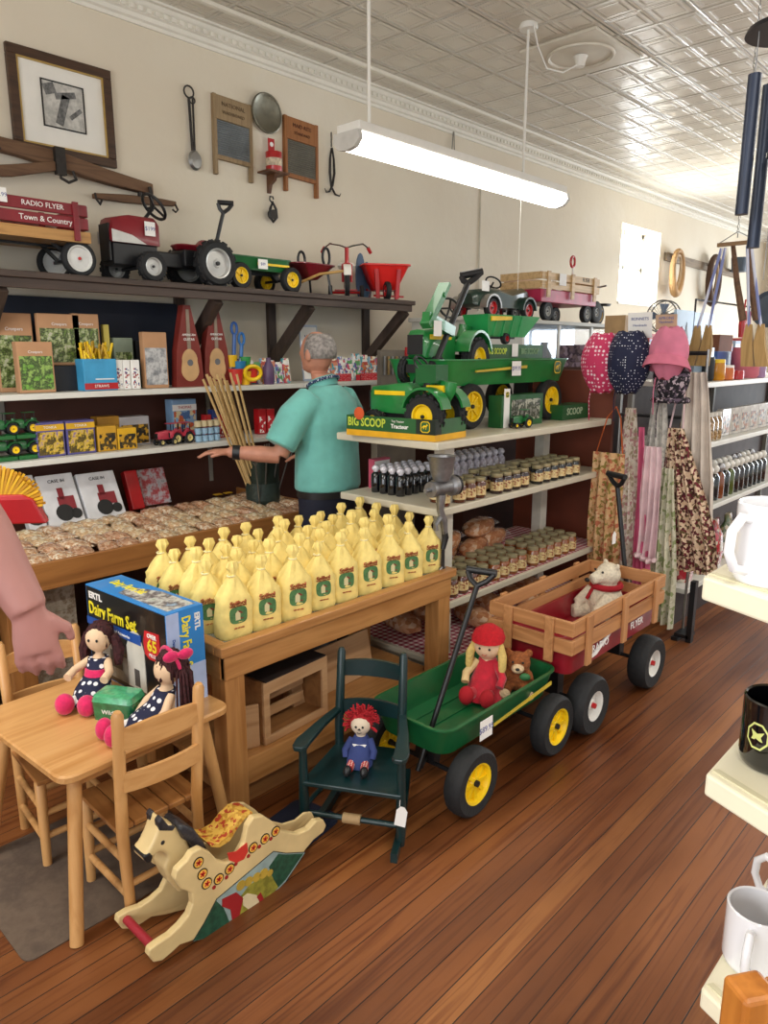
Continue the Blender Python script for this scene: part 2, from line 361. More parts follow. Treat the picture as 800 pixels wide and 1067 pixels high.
# framed print
p0 = wallx(2, 45); p1 = wallx(115, 160); x0, x1 = 1.60, 2.13; z1, z0 = 3.06, 2.58
t = thing('framed_print', 'dark wood framed print of a crumpled hammer drawing high on cream wall', 'picture', (x0, YW-.03, z0))
W_, H_ = x1-x0, z1-z0
fr = MB()
for (a0, a1, b0, b1) in ((0, W_, 0, .045), (0, W_, H_-.045, H_), (0, .045, .045, H_-.045), (W_-.045, W_, .045, H_-.045)): fr.box(a0, a1, 0, .028, b0, b1)
fr.build('frame', wood('frame_brown', '4B3322', '2F1E14', 0, .4), t, bevel=.004)
fr = MB()
for (a0, a1, b0, b1) in ((.045, W_-.045, .045, .053), (.045, W_-.045, H_-.053, H_-.045), (.045, .053, .053, H_-.053), (W_-.053, W_-.045, .053, H_-.053)): fr.box(a0, a1, .004, .012, b0, b1)
fr.build('gilt_liner', mat('gilt', 'B89A5A', .4, metal=.5), t)
MB().box(.045, W_-.045, .014, .02, .045, H_-.045).build('mat_board', mat('mat_board', 'E9E6DD', .7, var=.02), t)
cx, cz = W_/2, H_/2+.01
m_ = MB()
for (a0, a1, b0, b1) in ((cx-.11, cx+.11, cz-.11, cz-.104), (cx-.11, cx+.11, cz+.104, cz+.11), (cx-.11, cx-.104, cz-.104, cz+.104), (cx+.104, cx+.11, cz-.104, cz+.104)): m_.box(a0, a1, .008, .0142, b0, b1)
m_.build('inner_border', INK, t)
pic = MB().box(cx-.104, cx+.104, .011, .0145, cz-.104, cz+.104).build('picture', mat('sketch_paper', 'BDBBB4', .8, var=.2, nscale=40), t)
dr = MB(); dr.bar((cx-.03, .0105, cz-.09), (cx+.015, .0105, cz+.05), .002, .04, (1, 0, 0)); dr.bar((cx-.04, .0105, cz+.04), (cx+.065, .0105, cz+.065), .002, .03, (0, 0, 1))
dr.bar((cx-.095, .0105, cz+.06), (cx-.04, .0105, cz+.08), .002, .05, (0, 0, 1)); dr.bar((cx+.03, .0105, cz-.05), (cx+.09, .0105, cz-.0), .002, .02, (0, 0, 1))
dr.build('sketch_lines', mat('pencil_grey', '6E6E6C', .8, var=.4, nscale=60), pic)
# double tree
def iron_hook(mb, x, z, s=.04): mb.tube([(x, 0, z), (x, -.01, z-s*.5), (x+s*.3, -.02, z-s), (x+s*.7, -.02, z-s*.7)], .005, 6)
t = thing('doubletree', 'large weathered wooden doubletree with iron fittings hung under the framed print', 'harness', (1.45, YW-.05, 2.42))
mb = MB(); A = on_y(0, 153, YW); Bp = on_y(137, 178, YW); o_ = Vector((1.45, YW-.05, 2.42))
mb.rings([[Vector((x, yy*1, z+zz)) for yy, zz in ((-.03, -h), (.025, -h), (.025, h), (-.03, h))] for x, z, h in ((-.25, .18, .03), (.15, .155, .033), (.35, .135, .042), (.6, .1, .036), (.86, .075, .028))])
mb.build('beam', OLDW, t, bevel=.006)
mb = MB(); mb.rings([[Vector((x, yy, z+zz)) for yy, zz in ((-.045, -h), (-.02, -h), (-.02, h), (-.045, h))] for x, z, h in ((-.25, -.02, .02), (.1, .045, .028), (.35, .11, .022))])
mb.build('cross_bar', OLDW, t, bevel=.004)
mb = MB().at((0, -.03, 0)); mb.box(.31, .36, -.03, .002, .06, .19).build('iron_strap', IRON, t); mb = MB().at((0, -.03, 0)); mb.tube([(.34, 0, .08), (.34, 0, .05), (.37, -.02, .03), (.41, -.02, .05), (.4, -.01, .09)], .008, 8)
mb.build('iron_hook', IRON, t, smooth=True); mb = MB().at((0, -.03, 0)); mb.tube([(.83, -.01, .08), (.835, -.02, .03), (.83, -.02, -.02), (.84, 0, -.04)], .01, 8); mb.build('iron_link', IRON, t, smooth=True); mb = MB().at((0, -.04, 0)); iron_hook(mb, .02, .16); mb.build('iron_hook', IRON, t, smooth=True)
t = thing('singletree', 'small weathered wooden singletree with hooked iron ends below the doubletree', 'harness', (1.98, YW-.03, 2.42))
mb = MB(); mb.rings([[Vector((x, yy, z+zz)) for yy, zz in ((-.02, -h), (.02, -h), (.02, h), (-.02, h))] for x, z, h in ((0, .0, .012), (.18, .01, .02), (.34, .02, .02), (.49, .025, .012))]); mb.build('bar', OLDW, t, bevel=.004)
mb = MB(); mb.tube([(0, -.02, .01), (.0, -.03, -.02), (.02, -.03, -.045), (.035, -.02, -.02)], .006, 8).build('iron_hook', IRON, t, smooth=True); mb = MB(); mb.tube([(.48, -.02, .02), (.49, -.03, -.01), (.475, -.03, -.025), (.46, -.02, -.01)], .006, 8).build('iron_hook', IRON, t, smooth=True); mb = MB()
mb.tube([(.26, -.022, .03), (.26, -.026, .07), (.27, -.022, .1)], .014, 8); mb.build('iron_link', IRON, t, smooth=True)
# hanging ladle & fork
c = wallx(196, 93); t = thing('hanging_utensil', 'long iron ladle hung by its ring on the cream wall', 'utensil', (c.x, YW-.02, c.z))
n = lambda R_, cx, cz, k=14, yy=0: [(cx+R_*math.cos(2*PI*i/k), yy, cz+R_*math.sin(2*PI*i/k)) for i in range(k)]
MB().tube(n(.032, -.01, -.02), .005, 6, True).tube(n(.018, .01, -.06), .004, 6, True).build('ring', IRON, t, smooth=True)
MB().tube([(-.012, 0, -.05), (-.005, 0, -.34)], .008, 6).tube([(.014, 0, -.05), (.01, 0, -.34)], .006, 6).build('handle', IRON, t, smooth=True)
MB().lathe([(.004, -.015), (.035, -.01), (.045, .006), (.04, .006), (.03, -.004), (0, -.008)], (.005, -.012, -.385), 'y', 16, 1, 1.25).build('bowl', STEEL, t, smooth=True)
# washboards
def washboard(px, py0, py1, wmat, lab, tilt=0):
    a = wallx(px, py0); b = wallx(px, py1); h = a.z-b.z; w = .26*h/.45
    t = thing('washboard', lab, 'washboard', (a.x, YW-.035, b.z), 0, 'washboards'); t.rotation_euler = (R(-1.5), tilt, 0)
    for s in (-1, 1): MB().box(s*w/2-.012, s*w/2+.012, 0, .028, 0, h).build('side_rail', wmat, t, bevel=.003)
    MB().box(-w/2, w/2, -.002, .024, h-.14, h-.004).build('top_board', wmat, t, bevel=.003)
    MB().box(-w/2+.01, w/2-.01, .002, .024, .09, .115).build('bottom_rail', wmat, t, bevel=.002)
    m = MB(); k = 16
    for i in range(k): z = .115+(h-.14-.115)*(i+.5)/k; m.cyl((-w/2+.012, .01, z), (w/2-.012, .01, z), .0065, n=8)
    m.box(-w/2+.012, w/2-.012, .012, .016, .115, h-.14); m.build('ribbed_panel', mat('zinc_'+lab[:4], '73797C' if 'pale' in lab else '6E6B60', .4, metal=.5), t)
    return t, w, h
WB1 = wood('washboard_pale', '97805F', '80694B', 2, .6); WB2 = wood('washboard_orange', '9A6334', '7E4C24', 2, .6)
t, w_, h_ = washboard(238, 103, 186, WB1, 'pale wooden washboard with blue-grey zinc ribs, left of the tin tray', R(2))
letters('NATIONAL', .034, mat('faded_ink', '5E4A33', .7), t, (0, -.003, h_-.05), (1, 0, 0), (0, 0, 1)); letters('WASHBOARD', .026, MATS['faded_ink'], t, (0, -.003, h_-.095), (1, 0, 0), (0, 0, 1))
t, w_, h_ = washboard(310, 125, 203, WB2, 'orange-brown wooden washboard with dull ribs, right of the red tin', R(2))
letters('MAID-RITE', .034, mat('faded_ink2', '4A2412', .7), t, (0, -.003, h_-.05), (1, 0, 0), (0, 0, 1)); letters('STANDARD', .026, MATS['faded_ink2'], t, (0, -.003, h_-.095), (1, 0, 0), (0, 0, 1))
# tray
c = wallx(275, 119); t = thing('tin_tray', 'round tarnished tin tray hung on wall between the washboards', 'tray', (c.x, YW-.025, c.z))
PEW = mat('pewter', '7D7A6C', .4, metal=.7, bmp=.2, nscale=20)
MB().lathe([(0, .012), (.085, .012), (.1, .0), (.118, -.008), (.118, .0), (.1, .012), (.085, .02), (0, .02)], (0, 0, 0), 'y', 36).build('dish', PEW, t, smooth=True)
MB().tube([(.112*math.cos(2*PI*i/30), -.008, .112*math.sin(2*PI*i/30)) for i in range(30)], .006, 6, True).build('rim', PEW, t, smooth=True)
# red tin bracket
c = wallx(279, 181); t = thing('wall_bracket', 'small brown wooden wall bracket carrying the red tin', 'bracket', (c.x, YW, c.z))
MB().box(-.085, .085, -.12, 0, -.012, .0).build('ledge', wood('bracket_brown', '6A4328', '4A2C18', 0), t, bevel=.003)
MB().prism([(0, -.012), (-.09, -.012), (-.07, -.05), (-.03, -.07), (-.012, -.12), (0, -.12)], -.012, .012, 'yz').build('corbel', MATS['bracket_brown0'], t)
t = thing('match_tin', 'red tin canister with white band on the little wall bracket', 'tin', (c.x, YW-.065, c.z+.001))
MB().lathe([(.05, 0), (.052, .005), (.052, .11), (.05, .115), (.0, .115)], n=24).build('body', RED, t, smooth=True)
MB().lathe([(.0532, .03), (.0532, .075)], n=24).build('paper_band', mat('tin_band', 'C9B9A0', .6, var=.3, nscale=60), t, smooth=True)
MB().box(-.025, .025, .02, .024, .115, .2).build('back_flap', RED, t); MB().lathe([(0, -.002), (.014, -.002), (.014, .0), (0, 0)], (0, .019, .165), 'y', 14).build('round_mark', PAPER, t)
# pulley
c = wallx(280, 215); t = thing('pulley', 'small black iron pulley block hanging on wall below the red tin', 'pulley', (c.x, YW-.03, c.z))
MB().tube([(0, 0, .02), (-.015, 0, .035), (-.012, 0, .055), (.012, 0, .055), (.016, 0, .04)], .005, 6).build('hook', BLACK, t, smooth=True)
MB().tube([(0, -.01, .02), (.025, -.012, -.02), (.03, -.012, -.07), (0, -.012, -.1), (-.03, -.012, -.07), (-.02, -.012, -.02)], .009, 6, True).build('shell', BLACK, t, smooth=True)
MB().lathe([(0, -.02), (.03, -.02), (.024, -.006), (.03, .008), (0, .008)], (0, 0, -.055), 'y', 18).build('sheave', IRON, t, smooth=True)
# ice tongs
c = wallx(343, 140); t = thing('iron_tongs', 'long rusty iron hook with twin barbs hanging from a short chain', 'hook', (c.x, YW-.02, c.z))
m = MB()
for i in range(5): m.tube([(.007*math.cos(a)*(1 if i % 2 else .4), .007*math.cos(a)*(.4 if i % 2 else 1), -.018*i+.011*math.sin(a)) for a in [k*PI/4 for k in range(8)]], .0025, 5, True)
m.build('chain', IRON, t)
MB().tube([(0, 0, -.09), (-.014, 0, -.16), (-.018, 0, -.25), (-.006, 0, -.34), (.03, 0, -.385), (.07, 0, -.39), (.085, 0, -.37)], [.006, .008, .009, .008, .007, .005, .002], 7).tube([(0, -.006, -.09), (.014, -.006, -.16), (.018, -.006, -.25), (0, -.006, -.33), (-.03, -.006, -.375), (-.06, -.006, -.385), (-.075, -.006, -.36)], [.006, .008, .009, .008, .007, .005, .002], 7).build('barbed_arm', IRON, t, smooth=True)
# peg rail with horse collars (far)
a = wallx(695, 268); b = wallx(770, 288)
t = thing('peg_rail', 'thin grey wooden rail fixed to wall right of the bright window', 'rail', (a.x, YW, a.z))
MB().bar((-.1, -.02, 0), (2.6, -.02, -.03), .03, .1).build('board', wood('rail_grey', '8A7A66', '6D5E4C', 0, .7), t)
for x in (.05, 1.3, 2.2): MB().cyl((x, -.03, 0), (x, -.12, .02), .012, n=8).build('peg', IRON, t)
def collar(px, py, lab, c1, s):
    p = wallx(px, py); o = MB()
    pts = [(.5*.42*s*math.sin(a)*(1+.15*math.cos(a)), -.075, -.36*s+.36*s*math.cos(a)) for a in [2*PI*i/24 for i in range(24)]]
    o.tube(pts, [.055*s+.015*s*math.cos(2*PI*i/24+PI) for i in range(24)], 10, True)
    q = [(p_[0]*.72, -.075, -.36*s+(p_[2]+.36*s)*.8) for p_ in pts]; o.m = 1; o.tube(q, .022*s, 8, True)
    ob = o.build('horse_collar', [mat(c1, c1, .7), mat('collar_rim', 'B9A080', .7)], smooth=True); ob.location = (p.x, YW-.04, p.z)
    return tag(ob, lab, 'horse collar', 'horse collars on the rail')
collar(698, 262, 'pale tan horse collar hanging beside the window', 'B08A5C', .72); collar(737, 268, 'dark brown horse collar further along the wall rail', '4A3222', .85)
c = wallx(757, 283); o = MB().lathe([(0, 0), (.1, 0), (.12, .2), (.11, .2), (.0, .01)], n=18).build('wall_pail', mat('blue_enamel', '4A5766', .5), smooth=True); o.location = (c.x, YW-.17, c.z-.02); tag(o, 'small dark blue pail hung beyond the horse collars', 'pail')
# ================================================================ CEILING THINGS
t = thing('fluorescent_light', 'long white fluorescent tube light hung from ceiling on two rods', 'light', (3.47, 2.6, 2.53))
MB().box(-.93, .93, -.075, .075, .055, .1).build('housing', WHITE, t, bevel=.006)
pr = [(-.07, .054), (-.078, .02), (-.05, -.01), (0, -.02), (.05, -.01), (.078, .02), (.07, .054)]
MB().prism(pr, -.92, .92, 'yz').build('diffuser', mat('tube_glow', 'FFFBF0', .4, var=0, emit=7), t)
for s in (-1, 1): MB().prism([(a*1.12, b*1.1-.001) for a, b in pr], s*.92, s*.945, 'yz').build('end_cap', mat('cap_grey', 'C9C7C0', .5), t)
for x in (2.68-3.47, 4.0-3.47):
    MB().cyl((x, 0, .1), (x, 0, CEIL-2.53-.02), .008, n=8).build('hanging_rod', WHITE, t, smooth=True)
    MB().lathe([(0, 0), (.05, 0), (.055, .01), (.05, .03), (0, .03)], (x, 0, CEIL-2.53-.03)).build('canopy', WHITE, t, smooth=True)
MB().cyl((.52, 0, -.02), (.52, 0, -.55), .0015, n=5).build('pull_cord', WHITE, t)
p = on_z(605, 55, CEIL)
t = thing('ceiling_plate', 'square pressed tin ceiling plate with round boss and lamp socket', 'ceiling plate', (p.x, p.y, CEIL-.03))
TB = MATS['trim_beige']
MB().box(-.3, .3, -.26, .26, .012, .03).build('plate', TB, t, bevel=.006)
MB().tube([(.2*math.cos(2*PI*i/30), .2*math.sin(2*PI*i/30), .01) for i in range(30)], .012, 8, True).build('round_boss', TB, t, smooth=True)
MB().lathe([(0, -.05), (.028, -.05), (.032, -.02), (.045, .01), (0, .012)]).build('lamp_socket', WHITE, t, smooth=True)
MB().tube([(0, 0, -.03), (-.12, .05, -.1), (-.3, .06, -.12), (-.5, 0, -.07), (-.62, -.04, .0)], .005, 6).build('cord', WHITE, t, smooth=True)
# clock-wire stubs on the wall
m = MB().tube([(0, 0, .32), (.0, -.01, .1), (.02, -.01, 0)], .004, 5).tube([(0, 0, .32), (-.03, -.01, .12), (-.02, -.01, .0)], .004, 5)
p = wallx(471, 172); o = m.build('wall_wire', mat('wire_grey', '7C7870', .6), smooth=True); o.location = (p.x, YW-.01, p.z); tag(o, 'short pair of loose grey wires hanging below the crown moulding', 'wire')
m = MB().tube([(0, 0, 1.15), (0, -.004, .0)], .006, 5); p = wallx(497, 318); m2 = m.build('wall_conduit', mat('wall_conduit', 'CFC8B8', .6)); m2.location = (p.x, YW-.006, p.z-.05); tag(m2, 'thin painted cable running down the wall behind the light', 'cable')
# ================================================================ BUILDERS
def rr(w, l, r, z, cx=0, cy=0, k=4):
    pts = []
    for (sx, sy, a0) in ((1, 1, 0), (-1, 1, PI/2), (-1, -1, PI), (1, -1, 1.5*PI)):
        for i in range(k+1):
            a = a0+PI/2*i/k; pts.append(Vector((cx+sx*(l/2-r)+r*math.cos(a), cy+sy*(w/2-r)+r*math.sin(a), z)))
    return pts
def wheel(par, c, r, wd, tyre=TYRE, rim=YEL, hub=BLACK, axis='y', rimf=.62, side=-1, lugs=0, spokes=0):
    """a wheel turning about the y (or x) axis"""
    h = wd/2
    tp = [(r*rimf, -h*.9), (r*.9, -h), (r*.98, -h*.7), (r, -h*.2), (r, h*.2), (r*.98, h*.7), (r*.9, h), (r*rimf, h*.9), (r*rimf, -h*.9)]
    m = MB().lathe(tp, c, axis, 30)
    if lugs:
        for i in range(lugs):
            a = 2*PI*i/lugs
            for s in (-1, 1):
                q = Vector((r*1.0*math.cos(a+s*.07), s*h*.5, r*math.sin(a+s*.07))); u = Vector((math.cos(a), 0, math.sin(a)))
                if axis == 'x': q = Vector((q.y, q.x, q.z)); u = Vector((0, u.x, u.z))
                q += Vector(c); m.bar(q-u*r*.05, q+u*r*.06, h*.9 if axis == 'y' else r*.09, r*.09 if axis == 'y' else h*.9, (0, 1, 0) if axis == 'y' else (1, 0, 0))
    wh = m.build('wheel', tyre, par, smooth=True)
    rp = [(0, -h*.55), (r*.16, -h*.6), (r*.2, -h*.35), (r*rimf*.85, -h*.3), (r*rimf*.92, -h*.85), (r*rimf+.001, -h*.92), (r*rimf+.001, h*.92), (r*rimf*.92, h*.85), (r*rimf*.85, h*.3), (0, h*.35)]
    m = MB().lathe(rp, c, axis, 26)
    if spokes:
        for i in range(spokes):
            a = 2*PI*i/spokes
            for s in (-1,):
                p_ = Vector((r*.15*math.cos(a), s*h*.42, r*.15*math.sin(a))); q = Vector((r*rimf*.86*math.cos(a), s*h*.42, r*rimf*.86*math.sin(a)))
                if axis == 'x': p_ = Vector((p_.y, p_.x, p_.z)); q = Vector((q.y, q.x, q.z))
                m.bar(p_+Vector(c), q+Vector(c), h*.3, r*.09, (0, 1, 0) if axis == 'y' else (1, 0, 0))
    m.build('rim', rim, wh, smooth=True)
    MB().lathe([(0, -h*.95), (r*.09, -h*.9), (r*.1, -h*.5), (r*.1, h*.5), (0, h*.6)], c, axis, 10).build('hub', hub, wh, smooth=True)
    return wh
def tray(par, mt, L0, W, z0, z1, flare=.03, name='tray', lip=.008, r=.05):
    m = MB()
    m.rings([rr(W-flare, L0-flare, r, z0), rr(W, L0, r, z1-.006), rr(W+lip*2, L0+lip*2, r+lip, z1-.006), rr(W+lip*2, L0+lip*2, r+lip, z1), rr(W-.01, L0-.01, r-.003, z1), rr(W-flare-.012, L0-flare-.012, r-.003, z0+.008)])
    return m.build(name, mt, par, smooth=True)
def pull_handle(par, p, q, gw=.11, mt=BLACK, rad=.011, side=(0, 1, 0), name='pull_handle'):
    p = Vector(p); q = Vector(q); d = (q-p).normalized(); s = Vector(side)
    MB().tube([p, q], rad, 10).build(name, mt, par, smooth=True)
    g = MB().tube([q-d*.002, q+d*.02+s*gw*.3, q+d*.05+s*gw*.5], rad*1.0, 8).tube([q-d*.002, q+d*.02-s*gw*.3, q+d*.05-s*gw*.5], rad, 8).tube([q+d*.055-s*gw*.55, q+d*.055+s*gw*.55], rad*1.25, 10)
    g.build('grip', mt, par, smooth=True)
def price_tag(par, org, xd, w=.06, h=.05, txt=None):
    xd = Vector(xd).normalized(); zd = Vector((0, 0, 1)); nrm = xd.cross(zd)
    o = Vector(org); m = MB(); m.bar(o-xd*w/2, o+xd*w/2, .0015, h, (0, 0, 1)); tg = m.build('price_tag', PAPER, par)
    if txt: letters(txt, h*.42, mat('pen_blue', '6A6FA0', .7), tg, o+nrm*.0016, xd, zd, .0003)
    return tg
def wheel_bar(mb, r, n=22, c=(0, 0, 0), tilt=.6, axis='x'):
    pts = []
    for i in range(n):
        a = 2*PI*i/n; u = r*math.cos(a); v = r*math.sin(a)
        pts.append((c[0]+v*math.sin(tilt), c[1]+u, c[2]+v*math.cos(tilt)))
    return mb.tube(pts, r*.11, 7, True), pts
# toy / pedal tractor, nose towards -x, length ~1 unit, scaled by s
def tractor(name, lab, cat, body, rimc, s=1, loc=(0, 0, 0), rz=0, group=None, cab=False, loader=False, fend=True, swx=.12, seat=None, detail=True, stripe=None, rot=None):
    t = thing(name, lab, cat, loc, rz, group, rot); S = lambda *a: [v*s for v in a]
    m = MB(); rs = []
    for x, hw, z0, z1 in ((-.5, .075, .27, .46), (-.47, .1, .24, .5), (-.2, .105, .22, .53), (.0, .11, .22, .55), (.06, .11, .22, .5)):
        rs.append([Vector(S(x, yy, z)) for yy, z in ((-hw, z0), (-hw, z1-.05), (-hw*.75, z1-.01), (0, z1), (hw*.75, z1-.01), (hw, z1-.05), (hw, z0))])
    m.rings(rs).build('hood', body, t, smooth=True)
    MB().box(*S(-.3, .38, -.06, .06, .15, .27)).box(*S(-.49, -.38, -.11, .11, .1, .18)).build('chassis', BLACK, t)
    g = MB().box(*S(-.515, -.49, -.08, .08, .27, .45)); g.build('grille', BLACK, t)
    if stripe:
        for sd in (-1, 1):
            MB().box(*S(-.42, -.02, sd*.1115-.0015, sd*.1115+.0015, .41, .455)).build('side_stripe', stripe, t)
    for sd in (-1, 1):
        if not fend: pass
        arc = [(.3+.26*math.cos(a), .26+.25*math.sin(a)) for a in [PI*(.05+.9*i/10) for i in range(11)]]
        inn = [(.3+.235*math.cos(a), .26+.225*math.sin(a)) for a in [PI*(.05+.9*i/10) for i in range(11)]]
        pr_ = [(a*s, b*s) for a, b in arc]+[(a*s, b*s) for a, b in reversed(inn)]
        lo, hi = sorted((sd*.11*s, sd*.27*s)); fend and MB().prism(pr_, lo, hi, 'xz').build('fender', body, t, smooth=True)
        wheel(t, S(.3, sd*.21, .215), .215*s, .12*s, rim=rimc, lugs=16 if detail else 0, rimf=.58)
        wheel(t, S(-.38, sd*.17, .125), .125*s, .08*s, rim=rimc, lugs=14 if detail else 0, rimf=.55)
    MB().rings([rr(.2*s, .2*s, .04*s, .36*s, .3*s), rr(.22*s, .24*s, .05*s, .4*s, .3*s), rr(.2*s, .2*s, .05*s, .415*s, .3*s)]).tube([Vector(S(.38, 0, .4)), Vector(S(.44, 0, .5)), Vector(S(.45, 0, .56))], .05*s, 8, flat=2).build('seat', seat or body, t, smooth=True)
    if not cab:
        m, pts = wheel_bar(MB(), .11*s, c=S(swx, 0, .72), tilt=-.6)
        m.tube([Vector(S(swx-.12, 0, .52)), Vector(S(swx, 0, .72))], .012*s, 6)
        for i in (0, 7, 15): m.tube([Vector(S(swx, 0, .72)), pts[i]], .01*s, 5)
        m.build('steering_wheel', BLACK, t, smooth=True)
    else:
        m = MB()
        for x in (.08, .42):
            for yy in (-.13, .13): m.bar(S(x, yy, .42), S(x*.95+.02, yy*.9, .76), .02*s, .025*s)
        m.build('cab_frame', BLACK, t); MB().box(*S(.04, .46, -.15, .15, .76, .79)).build('cab_roof', body, t, bevel=.01*s)
    if loader:
        m = MB()
        for sd in (-1, 1): m.bar(S(.05, sd*.13, .45), S(-.45, sd*.13, .55), .03*s, .045*s); m.bar(S(-.45, sd*.13, .55), S(-.62, sd*.13, .2), .03*s, .045*s)
        m.build('loader_arm', body, t)
        MB().prism([(a*s, b*s) for a, b in ((-.6, .3), (-.64, .1), (-.84, .08), (-.84, .1), (-.66, .12), (-.64, .3))], -.2*s, .2*s).box(*S(-.84, -.62, -.2, -.19, .08, .24)).box(*S(-.84, -.62, .19, .2, .08, .24)).build('bucket', body, t)
    return t
# shelf package: front face in plane y=Y between two photo columns, standing on height z
def pack(name, lab, cat, x0, x1, z, z1, Y, depth, body, pic=None, inset=.008, group=None, lean=0, txt=None, tm=None, ts=.02, band=None, tz=.8, extra=None):
    W = x1-x0; H = z1-z
    t = thing(name, lab, cat, (x0+W/2, Y, z), 0, group, rot=(lean, 0, 0))
    MB().box(-W/2, W/2, 0, depth, 0, H).build('box_body', body, t, bevel=min(.004, W*.08))
    if pic:
        a, b = (0.06, .72) if tz > .5 else (.3, .94)
        MB().box(-W/2+inset, W/2-inset, -.0012, 0, H*a, H*b).build('picture_panel', pic, t)
    if band: MB().box(-W/2, W/2, -.0015, .0, H*tz-ts*.8, H*tz+ts*.8).build('title_band', band, t)
    if txt: letters(txt, ts, tm or PAPER, t, (0, -.0026, H*tz), (1, 0, 0), (0, 0, 1), .0004)
    return t
def px2(pa, pb, py0, z, Y):
    a = on_y(pa, (py0), Y).x; b = on_y(pb, (py0), Y).x; zt = on_y((pa+pb)/2, py0, Y).z
    return a, b, z, zt
# ================================================================ UPPER DARK SHELF
DW = wood('dark_shelf_wood', '4A3B33', '2E231E', 0, .55, .6); DWz = wood('dark_shelf_wood', '4A3B33', '2E231E', 2, .55, .6)
TOPZ = 1.965
t = thing('wall_shelf', 'long dark brown plank shelf on diagonal braces carrying the ride-on toys', 'shelf', (0, YW, 0))
MB().box(-.6, 4.12, -.46, 0, TOPZ-.03, TOPZ).build('shelf_board', DW, t, bevel=.004)
MB().box(-.6, 4.1, -.445, -.42, TOPZ-.075, TOPZ-.03).build('front_rail', DW, t, bevel=.003)
for x in (1.32, 2.47, 3.16, 4.06):
    MB().box(x-.03, x+.03, -.03, 0, 1.45, TOPZ-.03).build('wall_post', DWz, t)
    MB().bar((x, -.41, TOPZ-.07), (x, -.03, 1.56), .05, .065, (0, 0, 1)).build('diagonal_brace', DWz, t)
# ---- red stake wagon, left end
yw = 3.62
t = thing('coaster_wagon', 'red wood-sided coaster wagon with white wheels, leftmost on the dark top shelf', 'wagon', (1.25, 3.78, TOPZ))
xr = on_y(93, 230, 3.6).x-1.25
MB().box(-.35, xr, -.17, .17, .155, .175).build('bed', wood('wagon_bed', 'B98B50', '97693A', 0), t)
for sd in (-1, 1):
    MB().box(-.35, xr, sd*.175-.008, sd*.175+.008, .155, .205).build('bed_rail', MATS['wagon_bed0'], t)
    for z in (.215, .275): MB().box(-.35, xr-.01, sd*.178-.007, sd*.178+.007, z, z+.052).build('side_slat', DRED, t, bevel=.003)
    for x in (-.3, .0, xr-.07): MB().box(x-.014, x+.014, sd*.191-.006, sd*.191+.006, .16, .335).build('stake', DRED, t, bevel=.002)
for z in (.215, .275): MB().box(xr-.012, xr, -.17, .17, z, z+.052).build('end_slat', DRED, t, bevel=.003)
letters('Town & Country', .035, PAPER, t, (xr-.21, -.1868, .24), (1, 0, 0), (0, 0, 1)); letters('RADIO FLYER', .032, PAPER, t, (xr-.22, -.1868, .302), (1, 0, 0), (0, 0, 1))
for x in (-.28, .28):
    for sd in (-1, 1): wheel(t, (xr-.05 if x > 0 else -.2, sd*.14, .085), .085, .035, rim=mat('wheel_white', 'CFCFCB', .4), hub=RED, rimf=.72)
MB().bar((-.2, -.14, .085), (-.2, .14, .085), .015, .015).bar((xr-.05, -.14, .085), (xr-.05, .14, .085), .015, .015).build('axle', BLACK, t)
m = MB()
for x in (-.2, xr-.05):
    for sd in (-1, 1): m.bar((x, sd*.08, .085), (x-.09, sd*.06, .16), .015, .015); m.bar((x, sd*.08, .085), (x+.03, sd*.06, .16), .015, .015)
m.bar((-.25, 0, .15), (xr, 0, .15), .02, .012); m.build('undercarriage', BLACK, t); price_tag(t, (xr-.42, -.197, .32), (1, 0, 0), .08, .06, '$249.99')
# ---- red pedal tractor
c = on_y(163, 275, 3.75)
t = thing('pedal_tractor', 'red and black pedal tractor with silver wheels on the dark top shelf', 'ride-on tractor', (c.x+.02, 3.74, TOPZ)); SRIM = mat('silver_rim', 'B9B9B6', .3, metal=.4)
m = MB(); rs = []
for x, hw, z0, z1 in ((-.31, .055, .2, .27), (-.3, .07, .19, .31), (-.2, .075, .19, .335), (-.06, .078, .19, .335), (-.04, .07, .19, .32)):
    rs.append([Vector((x, yy, z)) for yy, z in ((-hw, z0), (-hw, z1-.03), (-hw*.7, z1-.005), (0, z1), (hw*.7, z1-.005), (hw, z1-.03), (hw, z0))])
m.rings(rs).build('hood', DRED, t, smooth=True)
MB().box(-.3, -.05, -.062, .062, .08, .19).build('engine', BLACK, t, bevel=.006); MB().box(-.315, -.305, -.05, .05, .1, .28).build('grille', BLACK, t)
for sd in (-1, 1): MB().prism([(-.31, .19), (-.12, .19), (-.2, .23), (-.31, .25)], *sorted((sd*.0765, sd*.079))).build('silver_decal', mat('silver_stripe', 'C9C9C4', .3), t)
MB().box(-.05, .25, -.045, .045, .09, .17).box(.1, .3, -.08, .08, .1, .19).build('chassis', BLACK, t, bevel=.008)
MB().rings([rr(.09, .13, .03, .195, .17), rr(.13, .17, .04, .215, .17), rr(.12, .16, .04, .222, .17)]).tube([(.24, 0, .215), (.275, 0, .25)], .05, 8, flat=.3).build('seat', DRED, t, smooth=True)
for sd in (-1, 1):
    wheel(t, (-.13 if sd < 0 else -.2, sd*.13, .075), .075, .05, rim=SRIM, lugs=14, rimf=.6); wheel(t, (.25, sd*.15, .12), .12, .07, rim=SRIM, lugs=16, rimf=.66)
MB().cyl((-.16, -.12, .075), (-.16, .12, .075), .01, n=8).build('axle', BLACK, t); MB().cyl((.25, -.14, .12), (.25, .14, .12), .01, n=8).build('axle', BLACK, t)
m, pts = wheel_bar(MB(), .075, c=(-.02, 0, .4), tilt=-.7); m.tube([(-.09, 0, .32), (-.02, 0, .4)], .009, 6)
for i in (0, 7, 15): m.tube([(-.02, 0, .4), pts[i]], .007, 5)
